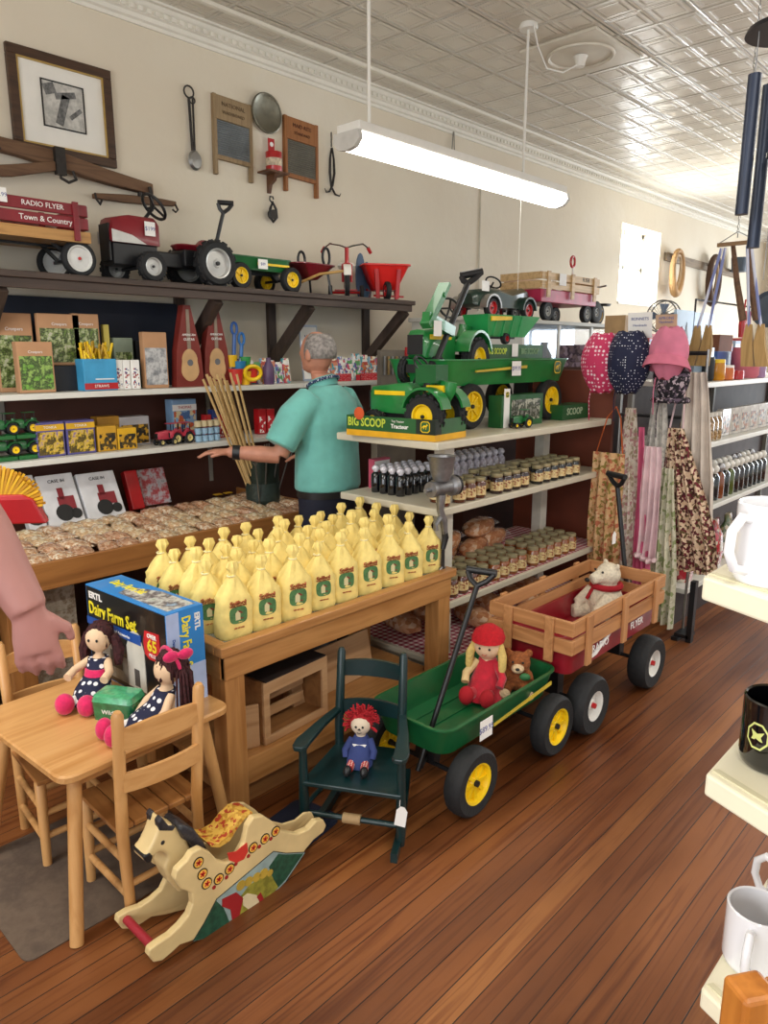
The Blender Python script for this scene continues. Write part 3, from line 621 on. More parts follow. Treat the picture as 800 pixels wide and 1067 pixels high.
m.build('steering_wheel', BLACK, t, smooth=True); price_tag(t, (-.1, -.084, .27), (1, 0, 0), .06, .07, '$199')
# ---- small green wagon
c0 = on_y(224, 275, 3.66).x; c1 = on_y(308, 275, 3.66).x; L0 = c1-c0; cx = (c0+c1)/2
t = thing('pull_wagon', 'small green steel wagon with yellow wheels on the dark top shelf', 'wagon', (cx-.02, 3.76, TOPZ))
tray(t, GREEN, L0-.05, .26, .115, .19)
for x in (-L0*.22, L0*.42):
    for sd in (-1, 1): wheel(t, (x, sd*.13, .075), .075, .045, rimf=.6, spokes=5)
MB().bar((-L0*.22, -.13, .075), (-L0*.22, .13, .075), .014, .014).bar((L0*.42, -.13, .075), (L0*.42, .13, .075), .014, .014).bar((-L0*.22, 0, .075), (-L0*.3, 0, .12), .03, .03).bar((L0*.42, 0, .075), (L0*.34, 0, .12), .03, .03).bar((-L0*.3, 0, .11), (L0*.42, 0, .11), .02, .02).build('undercarriage', BLACK, t)
pull_handle(t, (-L0*.44, -.02, .09), (-L0*.3, -.06, .42), .09, side=(.8, -.4, 0))
MB().box(L0*.0, L0*.4, -.1345, -.13, .145, .158).build('side_stripe', YEL, t); price_tag(t, (L0*.05, -.142, .15), (1, 0, 0), .07, .055, '$89')
# ---- shallow red steel wheelbarrow
c = on_y(322, 280, 3.74)
t = thing('wheelbarrow', 'shallow dark red steel wheelbarrow with black looped grips', 'wheelbarrow', (c.x-.02, 3.74, TOPZ))
MB().rings([rr(.12, .12, .04, .1), rr(.24, .34, .07, .185), rr(.25, .35, .075, .185), rr(.25, .35, .075, .192), rr(.23, .33, .065, .19), rr(.11, .11, .035, .107)]).build('pan', DRED, t, smooth=True)
for sd in (-1, 1):
    MB().tube([(-.12, sd*.02, .06), (.02, sd*.1, .13), (.2, sd*.13, .16)], .009, 8).build('wooden_shaft', wood('shaft', 'C29A5C', 'A27B42', 0), t, smooth=True)
    MB().tube([(.1, sd*.09, .14), (.12, sd*.1, .01), (.16, sd*.1, .0)], .008, 6).build('leg', BLACK, t, smooth=True)
    MB().tube([(.06+.03*math.cos(a), sd*.12, .235+.055*math.sin(a)) for a in [-.9+ (PI+1.8)*i/12 for i in range(13)]], .009, 7).build('looped_grip', BLACK, t, smooth=True)
wheel(t, (-.13, 0, .06), .06, .035, rim=WHITE)
# ---- tricycle, front wheel towards the room
c = on_y(359, 290, 3.74)
t = thing('tricycle', 'red tricycle with chrome handlebar and red grips on the dark top shelf', 'tricycle', (c.x, 3.72, TOPZ), R(-42))
wheel(t, (0, -.08, .1), .1, .03, rim=mat('spoke_grey', '8A8A88', .4), rimf=.78, axis='x')
for sd in (-1, 1): wheel(t, (sd*.11, .15, .05), .05, .028, rim=RED, axis='x')
MB().tube([(-.028, -.08, .1), (-.028, -.08, .21), (0, -.075, .225), (.028, -.08, .21), (.028, -.08, .1)], .009, 8).tube([(0, -.075, .22), (0, -.06, .32)], .014, 8).build('fork', RED, t, smooth=True)
MB().prism([(-.08+.115*math.cos(a), .1+.115*math.sin(a)) for a in [PI*(.1+.1*i) for i in range(9)]]+[(-.08+.105*math.cos(a), .1+.105*math.sin(a)) for a in [PI*(.9-.1*i) for i in range(9)]], -.025, .025, 'yz').build('front_fender', WHITE, t, smooth=True)
MB().tube([(0, -.07, .24), (0, .02, .17), (0, .14, .08)], .014, 8).tube([(-.11, .15, .05), (.11, .15, .05)], .009, 8).build('frame', RED, t, smooth=True)
MB().rings([rr(.12, .09, .035, .2, 0, .07), rr(.14, .12, .04, .215, 0, .07), rr(.12, .1, .04, .235, 0, .07)]).build('saddle', WHITE, t, smooth=True); MB().tube([(0, .04, .15), (0, .06, .2)], .01, 8).build('seat_post', CHROME, t)
MB().tube([(0, -.06, .32), (-.04, -.055, .335), (-.11, -.03, .35), (-.145, .0, .33)], .006, 8).tube([(0, -.06, .32), (.04, -.055, .335), (.11, -.03, .35), (.145, .0, .33)], .006, 8).build('handlebar', CHROME, t, smooth=True)
for sd in (-1, 1): MB().tube([(sd*.145, 0, .33), (sd*.165, .025, .3)], .012, 8).build('hand_grip', RED, t, smooth=True)
MB().box(-.08, .08, .13, .2, .062, .07).build('rear_step', RED, t)
# ---- bright red hopper wheelbarrow
c = on_y(398, 300, 3.74)
t = thing('hopper_wheelbarrow', 'bright red plastic wheelbarrow at right end of the dark top shelf', 'wheelbarrow', (c.x+.02, 3.74, TOPZ), R(-35)); t.scale = (1.35, 1.3, 1.05)
MB().rings([rr(.12, .12, .02, .07), rr(.19, .24, .03, .225), rr(.21, .26, .035, .225), rr(.21, .26, .035, .235), rr(.18, .23, .03, .235), rr(.11, .11, .02, .08)]).build('hopper', mat('bright_red_plastic', 'D8201C', .35, var=.04), t, smooth=True)
for sd in (-1, 1):
    MB().bar((sd*.05, -.09, .01), (sd*.06, -.1, .2), .012, .02).build('front_strut', RED, t)
    MB().tube([(sd*.07, .05, .08), (sd*.08, .06, .0)], .008, 6).tube([(sd*.08, .05, .07), (sd*.12, .15, .2), (sd*.13, .17, .2)], .008, 6).build('leg', RED, t, smooth=True)
MB().bar((-.07, -.09, .03), (.1, -.02, .03), .012, .012).build('cross_bar', RED, t)
wheel(t, (-.005, -.11, .06), .06, .025, rim=RED, axis='x')
o = MB().lathe([(.0, -.006), (.045, -.006), (.045, .006), (0, .006)], (0, 0, .05), 'y', 16).lathe([(.0, .004), (.045, .004), (.045, .016), (0, .016)], (.075, 0, .035), 'y', 16).lathe([(.0, 0), (.03, 0), (.05, .02), (0, .02)], (.03, 0, 0)).build('hanging_toy', mat('slate_blue', '45607E', .5), smooth=True)
o.location = (c.x-.1, 3.86, TOPZ+.2); o.name = 'toy_helmet'; tag(o, 'slate blue toy with two round lobes behind the bright red wheelbarrow', 'toy')
o.location.z = TOPZ
o.scale = (1, 1, 3.5)
# ================================================================ WALL SHELVING
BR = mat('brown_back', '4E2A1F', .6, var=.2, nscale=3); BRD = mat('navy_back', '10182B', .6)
S2, S3 = 1.413, 1.10
t = thing('wall_shelving', 'long white metal shelving with brown back along the left wall', 'shelving', (0, YW, 0))
MB().box(-.6, 4.1, -.03, -.002, 0, S2-.03).build('back_panel', BR, t)
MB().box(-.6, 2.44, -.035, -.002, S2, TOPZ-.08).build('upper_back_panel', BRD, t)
SHW = mat('shelf_enamel', 'D9D8D0', .4, var=.04)
for z, x1 in ((S2, 4.08), (S3, 3.4)):
    MB().box(-.6, x1, -.43, -.03, z-.028, z).build('shelf', SHW, t, bevel=.003)
for x in (.9, 1.4, 2.62):
    m = MB().box(x-.012, x+.012, -.04, -.03, .8, S2-.03); m.build('slotted_upright', mat('upright_grey', '8A857C', .5), t)
OAK = wood('oak_stain', 'A26C38', '86552A', 0, .45, .7); OAKz = wood('oak_stain', 'A26C38', '86552A', 2, .45, .7); OAKy = wood('oak_stain', 'A26C38', '86552A', 1, .45, .7)
# bin
BT = .72
t = thing('candy_bin', 'long oak-fronted display bin full of bagged candy below the wall shelves', 'bin', (0, 3.07, 0))
MB().box(-.5, 2.78, 0, .87, BT-.09, BT-.06).build('bottom_board', OAK, t)
MB().box(-.5, 2.8, -.022, 0, BT-.1, BT+.02).build('front_board', OAK, t, bevel=.004); MB().box(2.78, 2.8, 0, .86, BT-.1, BT+.02).build('end_board', OAKy, t, bevel=.003)
for x in (1.07, 2.7): MB().box(x-.05, x+.05, .02, .12, 0, BT-.1).build('leg', OAKz, t, bevel=.003)
for x in (1.07, 2.7): MB().box(x-.04, x+.04, .74, .84, 0, BT-.1).build('leg', OAKz, t, bevel=.003)
# white rustic drawer chest below
t = thing('rustic_cabinet', 'whitewashed rustic cabinet with peeling boards under the candy bin', 'cabinet', (1.27, 3.3, 0))
WWASH = soft('whitewash', ['B9AE9C', 'A3927C', 'C4BBAA', '8B755C', 'C9C1B2'], 12, .8)
MB().box(-.14, .13, .0, .35, 0, .58).build('body', WWASH, t, bevel=.004)
m = MB()
for z in (.06, .19, .32, .45): m.box(-.12, .11, -.008, 0, z, z+.11)
m.build('board_front', WWASH, t)
t = thing('grey_cabinet', 'grey weathered cabinet at the far left edge below the candy bin', 'cabinet', (.62, 3.2, 0))
MB().box(-.3, .3, 0, .4, 0, .6).build('body', soft('greywash', ['8A8F88', '6F756E', '9A9C92', '4D5049'], 14, .8), t); MB().box(-.26, .26, -.01, 0, .05, .55).build('door', MATS['greywash'], t)
# ================================================================ GOODS ON SHELF 2
KRAFT = mat('kraft_tan', 'B98C66', .7, var=.06); DKB = mat('box_black', '15161C', .5); COCO = soft('plush_photo', ['3B4A22', '6F8A3A', '1E2015', '8FA060', 'C8C4B0', '50351E'], 28, .4)
def P2(pa, pb, py, Y, z=S2): return px2(pa, pb, py, z+.001, Y)
G = 'plush kit packs on upper shelf'
t = pack('kit_pack', 'tan kit pack at the far left edge of the upper shelf, behind', 'toy pack', *P2(-8, 32, 326, 3.78), 3.78, .04, KRAFT, COCO, group=G, txt='Creepers', ts=.022)
t = pack('kit_pack', 'short tan kit pack with green field photo in front, upper shelf', 'toy pack', *P2(16, 54, 356, 3.64), 3.64, .05, KRAFT, soft('plush_green', ['5E9A32', '7DB045', '2B3320', '9BC060', '5A4028'], 22, .4), group=G, txt='Creepers', ts=.018)
x0, x1, z0, z1 = P2(52, 90, 381, 3.7)
t = pack('display_box', 'black cardboard display box under the tall tan kit packs', 'box', x0, x1+.02, z0, z1, 3.7, .1, DKB)
for (a, b, top, l) in ((40, 84, 327, 'tall tan kit pack standing left on the black display box'), (76, 104, 327, 'tall tan kit pack standing right on the black display box')):
    q = on_y(a, 350, 3.74).x, on_y(b, 350, 3.74).x, z1+.001, on_y((a+b)/2, top, 3.74).z
    pack('kit_pack', l, 'toy pack', *q, 3.74, .03, KRAFT, COCO, group=G, txt='Creepers', ts=.02)
q = P2(86, 121, 374, 3.62)
t = pack('straw_box', 'blue and red box of drinking straws heaped with yellow straws', 'box', *q, 3.62, .09, mat('sky_blue_card', '3F9AC9', .5), None, txt='STRAWS', ts=.02, band=RED, tz=.14)
m = MB(); rnd = random.Random(3)
for i in range(46):
    x = rnd.uniform(-.07, .07); y_ = rnd.uniform(.01, .08); z = (q[3]-q[2]); m.m = rnd.randint(0, 1)
    m.cyl((x, y_, z-.01), (x+rnd.uniform(-.03, .03), y_+rnd.uniform(-.02, .02), z+rnd.uniform(.03, .09)), .006, n=5)
m.build('yellow_straws', [YEL, mat('straw_ochre', 'C9A020', .5)], t)['kind'] = 'stuff'
m = MB().box(-.03, .07, -.0022, -.001, .055, .06); m.build('plane_print', PAPER, t)
q = P2(110, 116, 338, 3.75); pack('tall_carton', 'thin pale yellow carton standing behind the straw box', 'box', *q, 3.78, .03, mat('pale_yellow_card', 'C9B95A', .6))
q = P2(118, 138, 352, 3.78); pack('toy_pack', 'grey-green window pack behind the little white cartons', 'toy pack', *q, 3.78, .05, mat('sage_card', '7F8B78', .5), COCO)
for i, (a, b) in enumerate(((119, 127), (127.5, 135), (136, 145))):
    q = P2(a, b, 375, 3.64); pack('small_carton', 'little white printed carton, %s of three beside the straw box' % ('left', 'middle', 'right')[i], 'box', *q, 3.64, .05, PAPER, prints('tiny_print', ['F0EEEA', '3A4A80', 'A03030', 'F0EEEA', 'F0EEEA'], 60, .5), group='little white cartons')
q = P2(141, 158, 355, 3.82); pack('display_box', 'black box standing behind the rounded tan kit pack', 'box', *q, 3.82, .05, DKB)
q = P2(148, 173, 346, 3.66); pack('kit_pack', 'rounded tan kit pack with grey animal figure, left of the guitar boxes', 'toy pack', *q, 3.66, .04, KRAFT, soft('grey_photo', ['3A3A3E', '8A8C90', 'C9C9C9', '5E6066'], 18, .4), group=G)
def guitar(pa, pb, top, Y, lab):
    x0, x1, z0, z1 = P2(pa, pb, top, Y); W = x1-x0; H = z1-z0
    t = thing('guitar_box', lab, 'toy box', ((x0+x1)/2, Y, z0), 0, 'boxed toy guitars')
    MB().prism([(-W/2, 0), (W/2, 0), (W*.42, H*.45), (W*.12, H), (-W*.12, H), (-W*.42, H*.45)], 0, .05).build('carton', mat('guitar_red', '7A2A22', .5), t)
    gb = [(W*.3*math.sin(a)*(1 if abs(a-PI) > PI/2 else 1.15)*(1-.18*math.exp(-((math.cos(a))/.3)**2)), H*.27+H*.2*math.cos(a)) for a in [2*PI*i/28 for i in range(28)]]
    MB().prism(gb, -.006, 0).build('guitar_body', mat('guitar_tan', 'C9A273', .4), t, smooth=True)
    MB().prism([(-W*.06, H*.45), (W*.06, H*.45), (W*.05, H*.95), (-W*.05, H*.95)], -.005, 0).build('guitar_neck', mat('guitar_neck', '8C7A6A', .4), t)
    MB().lathe([(0, -.008), (W*.1, -.008), (W*.1, -.006), (0, -.006)], (0, 0, H*.3), 'y', 18).build('sound_hole', mat('hole_grey', '6C6C70', .5), t)
    letters('AMERICAN', .017, PAPER, t, (0, -.0075, H*.64), (1, 0, 0), (0, 0, 1)); letters('GUITAR', .02, PAPER, t, (0, -.0075, H*.585), (1, 0, 0), (0, 0, 1))
guitar(179, 209, 318, 3.66, 'tall red guitar-shaped toy box, the left of two'); guitar(209, 237, 318, 3.7, 'tall red guitar-shaped toy box, the right of two')
t = thing('toy_rack', 'jumble of red, blue and yellow plastic sand toys right of guitar boxes', 'toy', (on_y(249, 390, 3.7).x, 3.69, S2+.001))
for i, (dx, hh, cc) in enumerate(((-.03, .36, '2F5FA8'), (.02, .3, '2C6FB5'))):
    MB().tube([(dx, .03, .02), (dx+.03, .04, hh-.06)], .012, 8).tube([(dx+.03+.02*math.cos(a), .04, hh-.03+.035*math.sin(a)) for a in [2*PI*k/12 for k in range(12)]], .008, 6, True).build('shovel', mat('toy_blue'+str(i), cc, .4), t, smooth=True)
for i, (x, z, r_, cc) in enumerate(((-.05, .05, .045, 'C8322A'), (.02, .04, .04, 'E4B81E'), (.07, .06, .05, 'C8322A'), (.0, .1, .04, '2C7FB5'), (.05, .13, .035, '3D9950'), (-.04, .14, .035, 'E4B81E'))):
    MB().lathe([(r_*.7, -r_), (r_, r_), (r_*.9, r_), (r_*.6, -r_*.9)], (x, -.03+.01*i, z)).build('cup', mat('toyc'+cc, cc, .4), t, smooth=True)
MB().tube([(.05+.06*math.cos(2*PI*k/20), -.06, .07+.04*math.sin(2*PI*k/20)) for k in range(20)], .012, 8, True).build('ring', YEL, t, smooth=True)
PAL = [['D9D2C4', '8A6FB0', '4A86B8', 'C85A6A', 'F0EEEA'], ['E8E2D2', 'D0506A', '5AA0A8', 'F0EEEA'], ['C9B7D6', '6A4A90', 'F0EEEA', '5A9A60'], ['E9DFC9', 'C9803A', '8FB0C9', 'B84A3A'], ['CFE0E4', '4F9AA8', 'F0EEEA', 'D98A6A']]
BOOKM = [prints('book_cover_%d' % i, p_, 24, .5) for i, p_ in enumerate(PAL)]
for i in range(7):
    a = 251+i*7.5; q = P2(a, a+7, 373+(i % 3)*2, 3.68)
    pack('activity_book', 'pastel activity book, %s in the row left of the man' % ORDS[i], 'book', *q, 3.68, .02, BOOKM[i % 5], BOOKM[(i+2) % 5], group='activity books left of the man', lean=R(-8))
t = MB().lathe([(.03, 0), (.035, .03), (.035, .1), (.015, .14), (.015, .16), (.0, .16)]).build('bubble_bottle', mat('purple_plastic', '5E4468', .4), smooth=True); t.location = (on_y(279, 390, 3.62).x, 3.61, S2); tag(t, 'dark purple bottle standing before the pastel activity books', 'bottle')
q = P2(317, 336, 338, 3.8)
t = thing('sign_stand', 'clear acrylic sign stand with a white printed sheet behind the man', 'sign', ((q[0]+q[1])/2, 3.82, S2+.001), rot=(R(-6), 0, 0)); W = q[1]-q[0]; H = q[3]-q[2]
MB().box(-W/2, W/2, 0, .004, 0, H).build('holder', mat('acrylic_edge', 'A9B6CC', .3), t); MB().box(-W/2+.01, W/2-.01, -.001, 0, .015, H-.015).build('sheet', PAPER, t)
letters('A B C D E', .02, mat('pen_blue', '6A6FA0', .7), t, (0, -.002, H*.8), (1, 0, 0), (0, 0, 1)); letters('F G H I J', .02, MATS['pen_blue'], t, (0, -.002, H*.65), (1, 0, 0), (0, 0, 1))
bpy.data.objects.remove([o for o in bpy.data.objects if o.name.startswith('lettering')][-1]) ; 
for i in range(8):
    a = 338+i*8; q = P2(a, a+7.4, 368+(i*5 % 4)*1.5, 3.72)
    pack('childrens_book', 'childrens paperback, %s in the red trays right of the man' % ORDS[i], 'book', *q, 3.72, .02, BOOKM[(i*2+1) % 5], BOOKM[(i+3) % 5], group='paperbacks right of the man', lean=R(-8))
for i, (a, b) in enumerate(((352, 366), (376, 400))):
    q = P2(a, b, 389, 3.66); t = thing('book_tray', '%s red cardboard tray in front of the childrens paperbacks' % ('left', 'right')[i], 'tray', ((q[0]+q[1])/2, 3.66, S2)); W = q[1]-q[0]
    MB().box(-W/2, W/2, 0, .006, 0, .05).box(-W/2, -W/2+.004, 0, .05, 0, .04).box(W/2-.004, W/2, 0, .05, 0, .04).build('tray_front', dots('tray_red', 'C42A35', 'E8C9C9', 90, .2), t)
# ================================================================ GOODS ON SHELF 3
def P3(pa, pb, py, Y, z=S3): return px2(pa, pb, py, z+.001, Y)
TG = 'boxed green toy tractors'
toyt = None
def toytractor(loc, rz, lab, col=GREEN, rim=YEL, s=.11, group=None):
    return tractor('toy_tractor', lab, 'toy tractor', col, rim, s, loc, rz, group, cab=True, detail=False)
for r_ in range(2):
    for i in range(2):
        a = -4+i*21; q = P3(a, a+20, 447, 3.62); zb = S3+.001+r_*.1
        pk = pack('tractor_tray', 'open green toy tractor tray, %s row, %s' % (('lower', 'upper')[r_], ('left edge', 'right one')[i]), 'toy pack', q[0], q[1], zb, zb+.02, 3.62, .09, GREEN, group=TG)
        toytractor(((q[0]+q[1])/2, 3.665, zb+.021), 0, 'small green toy tractor, %s one of the %s tray row' % (('left', 'right')[i], ('lower', 'upper')[r_]), group='small green toy tractors', s=.13)
YB = soft('digger_photo', ['C9A224', '6F5A1E', '3A3320', 'E0BC3A', '7E6AA0', '2A2620'], 20, .4)
for i, (a, b) in enumerate(((36, 66), (68, 98))):
    q = P3(a, b, 440-i*2, 3.63); pack('construction_toy_box', 'yellow and violet boxed construction toy, %s of two' % ('left', 'right')[i], 'toy box', *q, 3.63, .08, mat('violet_card', '5B5490', .5), YB, txt='TONKA', ts=.018, band=mat('yellow_card', 'D9A81E', .5), tz=.85, group='boxed construction toys')
for i, (a, b, top, c_, nm) in enumerate(((101, 121, 444, 'C9982A', 'yellow and black tray of toy trucks'), (122, 142, 446, 'D9A81E', 'bright yellow tray of small farm trucks'), (124, 155, 434, 'B9B7BC', 'pale grey printed box behind the yellow trays'), (101, 124, 434, 'B8862A', 'ochre box standing behind the yellow trays'))):
    Yq = 3.63 if i < 2 else 3.76
    q = P3(a, b, top, Yq); pack('toy_box', nm, 'toy box', *q, Yq, .08, mat('tb'+c_, c_, .5), prints('tbp%d' % (i % 2), [['2A2620', 'C9982A', '50401E'], ['8A8C90', 'D0CFD4', '6A5A70']][1 if i == 2 else 0], 30, .4))
for i in range(2):
    p_ = on_z(166+i*14, 462-i*1, S3); toytractor((p_.x, 3.66, S3), R(10), '%s pink-red toy tractor beside the boxed train set' % ('left', 'right')[i], mat('toy_pink', 'B5384A', .4), mat('rim_cream', 'D9C98A', .4), .15, 'pink-red toy tractors')
q = P3(179, 204, 416, 3.78); pack('train_box', 'pale blue train toy box with a red and white oval title', 'toy box', *q, 3.78, .08, mat('train_blue', '86A9CC', .5), prints('train_pic', ['86A9CC', 'C9603A', 'D9C9A0', '4A6A9A'], 20, .4), txt='THOMAS', ts=.022, tm=RED, band=PAPER, tz=.8)
k = 0
for r_ in range(3):
    for i in range(4):
        p_ = on_z(189+i*7.0, 458-i*.5, S3); zz = S3+.001+r_*.042
        o = MB().lathe([(.016, 0), (.02, .004), (.021, .034), (.018, .036), (0, .036)], n=12).build('pastel_pot', [mat('pot_cream', 'D9C9A0', .5), mat('pot_blue', '93B4CC', .5), mat('pot_cream2', 'CDBd96', .5)][r_ % 3 if r_ else 1], smooth=True)
        o.location = (p_.x, 3.64, zz); tag(o, 'little pastel pot, %s in the %s of the pot stack' % (ORDS[i], ('bottom row', 'middle row', 'top row')[r_]), 'pot', 'stacked pastel pots')
for i in range(4):
    a = 214+i*7; q = P3(a, a+6, 432-(i % 2)*5, 3.72); pack('red_toy_carton', 'small red toy carton, %s right of the pastel pots' % ORDS[i], 'toy box', *q, 3.72, .05, mat('toyred%d' % (i % 2), ['A8242C', '2F4FA0'][1 if i == 1 else 0], .5) if 0 else (RED if i != 1 else mat('toy_navy', '2B3E7C', .5)), prints('red_pic', ['A8242C', 'D9D0C9', '8A1620'], 40, .4), group='small toy cartons by the pots')
for i in range(2):
    q = P3(269+i*9, 277+i*9, 426, 3.7); pack('red_toy_carton', 'red carton with white round picture, %s one beside the man' % ('left', 'right')[i], 'toy box', *q, 3.7, .05, RED, prints('red_pic2', ['C42A35', 'F0EEEA', 'C42A35'], 26, .4), group='red cartons beside the man')
# ---- leaning boxes behind the candy
LB = soft('farm_box', ['D9D9DA', '7C1622', '1E1E22', 'D9D9DA', '9A9A9C', '7C1622'], 14, .4)
for i, (a, b, top, lab) in enumerate(((28, 47, 490, 'white farm tractor box, partly hidden left behind the others'), (49, 88, 489, 'white box with dark red farm tractor, left of the leaning pair'), (91, 131, 487, 'white box with dark red farm tractor, right of the leaning pair'))):
    x0 = on_y(a, 515, 3.62).x; x1 = on_y(b, 515, 3.62).x; zt = on_y((a+b)/2, top, 3.66).z
    t = pack('farm_toy_box', lab, 'toy box', x0, x1, BT+.03, zt, 3.62, .05, mat('white_card', 'CFCFD2', .5), None, group='leaning farm toy boxes', lean=R(-28), txt='CASE IH', ts=.024, tm=INK, tz=.86)
    W = x1-x0; H = zt-BT-.03
    m = MB(); m.box(-W*.1, W*.35, -.004, -.001, H*.3, H*.55).box(-W*.05, W*.1, -.004, -.001, H*.5, H*.72); m.build('tractor_picture', DRED, t)
    m = MB(); m.lathe([(0, -.006), (H*.16, -.006), (H*.16, -.001), (0, -.001)], (W*.0, 0, H*.24), 'y', 16).lathe([(0, -.006), (H*.1, -.006), (H*.1, -.001), (0, -.001)], (W*.3, 0, H*.2), 'y', 16); m.build('wheel_picture', INK, t)
for (a, b, top, lab, mt_, Yq) in ((137, 150, 489, 'narrow red box leaning beside the farm tractor boxes', RED, 3.72), (150, 178, 487, 'grey and red barn set box under plastic wrap', soft('barnset', ['8A8C90', 'A8242C', 'B9B7BC', '5A5A5E'], 20, .3), 3.76)):
    x0 = on_y(a, 505, Yq).x; x1 = on_y(b, 505, Yq).x; zt = on_y((a+b)/2, top, Yq).z
    pack('farm_toy_box', lab, 'toy box', x0, x1, BT+.03, zt, Yq, .05, mt_, None, lean=R(-20))
p_ = on_z(48, 524, BT+.1); toytractor((p_.x, p_.y, BT+.06), R(20), 'green toy tractor with yellow wheels on the candy bin', s=.22)
for i, px_ in enumerate((206, 224)):
    p_ = on_z(px_, 500, BT+.1); toytractor((p_.x-.03, 3.74, BT-.058), 0, '%s small yellow toy truck at the back of the bin' % ('left', 'right')[i], mat('toy_yellow', 'C99A20', .4), TYRE, .12, 'yellow toy trucks on the bin')
# ---- candy bags
def candybag(name, cols, lab, seed, film=True):
    rnd = random.Random(seed); m = MB(); rs = []; n = 20
    for i, (x, hw, hh) in enumerate(((-.095, .05, .002), (-.08, .052, .01), (-.05, .058, .026), (-.01, .06, .033), (.03, .058, .03), (.06, .052, .018), (.08, .045, .006), (.105, .05, .002))):
        rs.append([Vector((x+rnd.uniform(-.004, .004), hw*math.cos(2*PI*k/n), .034+hh*math.sin(2*PI*k/n)*(1 if math.sin(2*PI*k/n) > 0 else .9)+rnd.uniform(-.003, .003))) for k in range(n)])
    m.rings(rs); cm = prints('candy_%d' % seed, cols, 34, .22, coat=.8); o = m.build(name, cm, smooth=True)
    nz = cm.node_tree.nodes.new('ShaderNodeTexNoise'); nz.inputs['Scale'].default_value = 55; L(cm.node_tree, mapping(cm.node_tree).outputs[0], nz.inputs['Vector']); bump(cm.node_tree, nz.outputs[0], cm.node_tree.nodes['Principled BSDF'], .9, .02)
    return tag(o, lab, 'candy bag')
CP = [['D0A884', 'C0906A', 'DCC0A0', 'EAD8BE'], ['C89A7A', 'B07F5C', 'DCBC9C', 'C9A488'], ['DCC6A0', 'CBA880', 'EDE2C8', 'D6B48C'], ['9FC0A0', 'D9D4C4', 'C9A98A', 'E4E0D6'], ['B83A3A', 'D9C9B0', 'D9B23A', 'E9DFD2']]
protos = [candybag('candy_bag', c_, 'x', i+1) for i, c_ in enumerate(CP)]
rown = ['front row', 'second row', 'third row', 'back row']
cname = ['tan candy', 'brown nut candy', 'pale peanut candy', 'green and white candy', 'red and yellow candy']
rnd = random.Random(5); used = set()
for r_ in range(4):
    for i in range(17):
        x = .98+i*.108+rnd.uniform(-.012, .012); y_ = 3.205+r_*.118+rnd.uniform(-.01, .01)
        if x > 2.72: continue
        kx = (3 if r_ > 1 else 4) if i < 2 else rnd.choice([0, 1, 2, 0, 2]); 
        lab = 'clear bag of %s, %s in the %s' % (cname[kx], ORDS[i] if i < 16 else 'rightmost', rown[r_])
        loc = (x, y_, BT-.045+r_*.012); rot = (rnd.uniform(-.15, .15)+.12, rnd.uniform(-.15, .15), R(90)+rnd.uniform(-.5, .5))
        if kx in used: dup(protos[kx], loc, rot=rot, label=lab, group='candy bags in the bin')
        else: used.add(kx); o = protos[kx]; o.location = loc; o.rotation_euler = rot; o['label'] = lab; o['group'] = 'candy bags in the bin'
for i, o in enumerate(protos):
    if i not in used: bpy.data.objects.remove(o)
# ---- dark canister with forks and the bundle of wooden sticks
p_ = on_y(284, 503, 3.3)
t = thing('dark_canister', 'dark green metal canister with printed label in front of the man', 'canister', (p_.x+.02, 3.42, BT-.06))
m = MB().lathe([(.09, 0), (.095, .01), (.1, .33), (.105, .345), (.095, .345), (.085, .02), (0, .015)], n=28); m.build('can', mat('bucket_green', '23302A', .4, metal=.2), t, smooth=True)
MB().lathe([(.0985, .1), (.101, .2)], n=28).build('label_band', soft('bucket_label', ['1C2622', '2A3A36', '1E2A24', '5A6058'], 18, .5), t, smooth=True)
CX_, CY_, CZ_ = t.location
for i in range(4):
    a = -1.1+i*.35; tt = thing('cooking_fork', 'long steel fork standing in the dark canister, %s of four' % ORDS[i], 'fork', (CX_-.06+i*.03, CY_-.05, CZ_+.03), 0, 'steel forks in the canister', rot=(R(12), R(-14+i*9), 0))
    MB().tube([(0, 0, 0), (0, 0, .3)], .004, 6).build('shaft', STEEL, tt, smooth=True); MB().tube([(-.016, 0, .42), (-.015, 0, .33), (0, 0, .3), (.015, 0, .33), (.016, 0, .42)], .0035, 6).tube([(0, 0, .3), (0, 0, .42)], .0035, 6).build('tines', STEEL, tt, smooth=True)
b0 = Vector((CX_+.01, CY_+.03, CZ_+.05)); d_ = (on_y(248, 392, 3.2)-b0)
for i in range(14):
    dx = (i % 5-2)*.017; dy = (i//5-1)*.017
    o = MB().cyl((0, 0, 0), (d_.x+dx*1.5, d_.y*.35+dy, d_.z*.98+rnd.uniform(-.02, .03)), .007, n=6).build('wooden_dowel', wood('dowel', 'D2B27C', 'B08E58', 2), smooth=True); o.location = b0+Vector((dx*.95, dy*1.1, 0)); o.name = 'wooden_dowel'
    tag(o, 'pale wooden stick in the slanted bundle rising from the canister', 'stick', 'pale wooden sticks in the canister')
# ================================================================ MAN AT THE WALL SHELF
def oval(cx, cy, cz, rx, ry, rot=0, n=20, tz=0):
    return [Vector((cx+rx*math.cos(a)*math.cos(rot)-ry*math.sin(a)*math.sin(rot), cy+rx*math.cos(a)*math.sin(rot)+ry*math.sin(a)*math.cos(rot), cz+tz*math.cos(a))) for a in [2*PI*i/n for i in range(n)]]
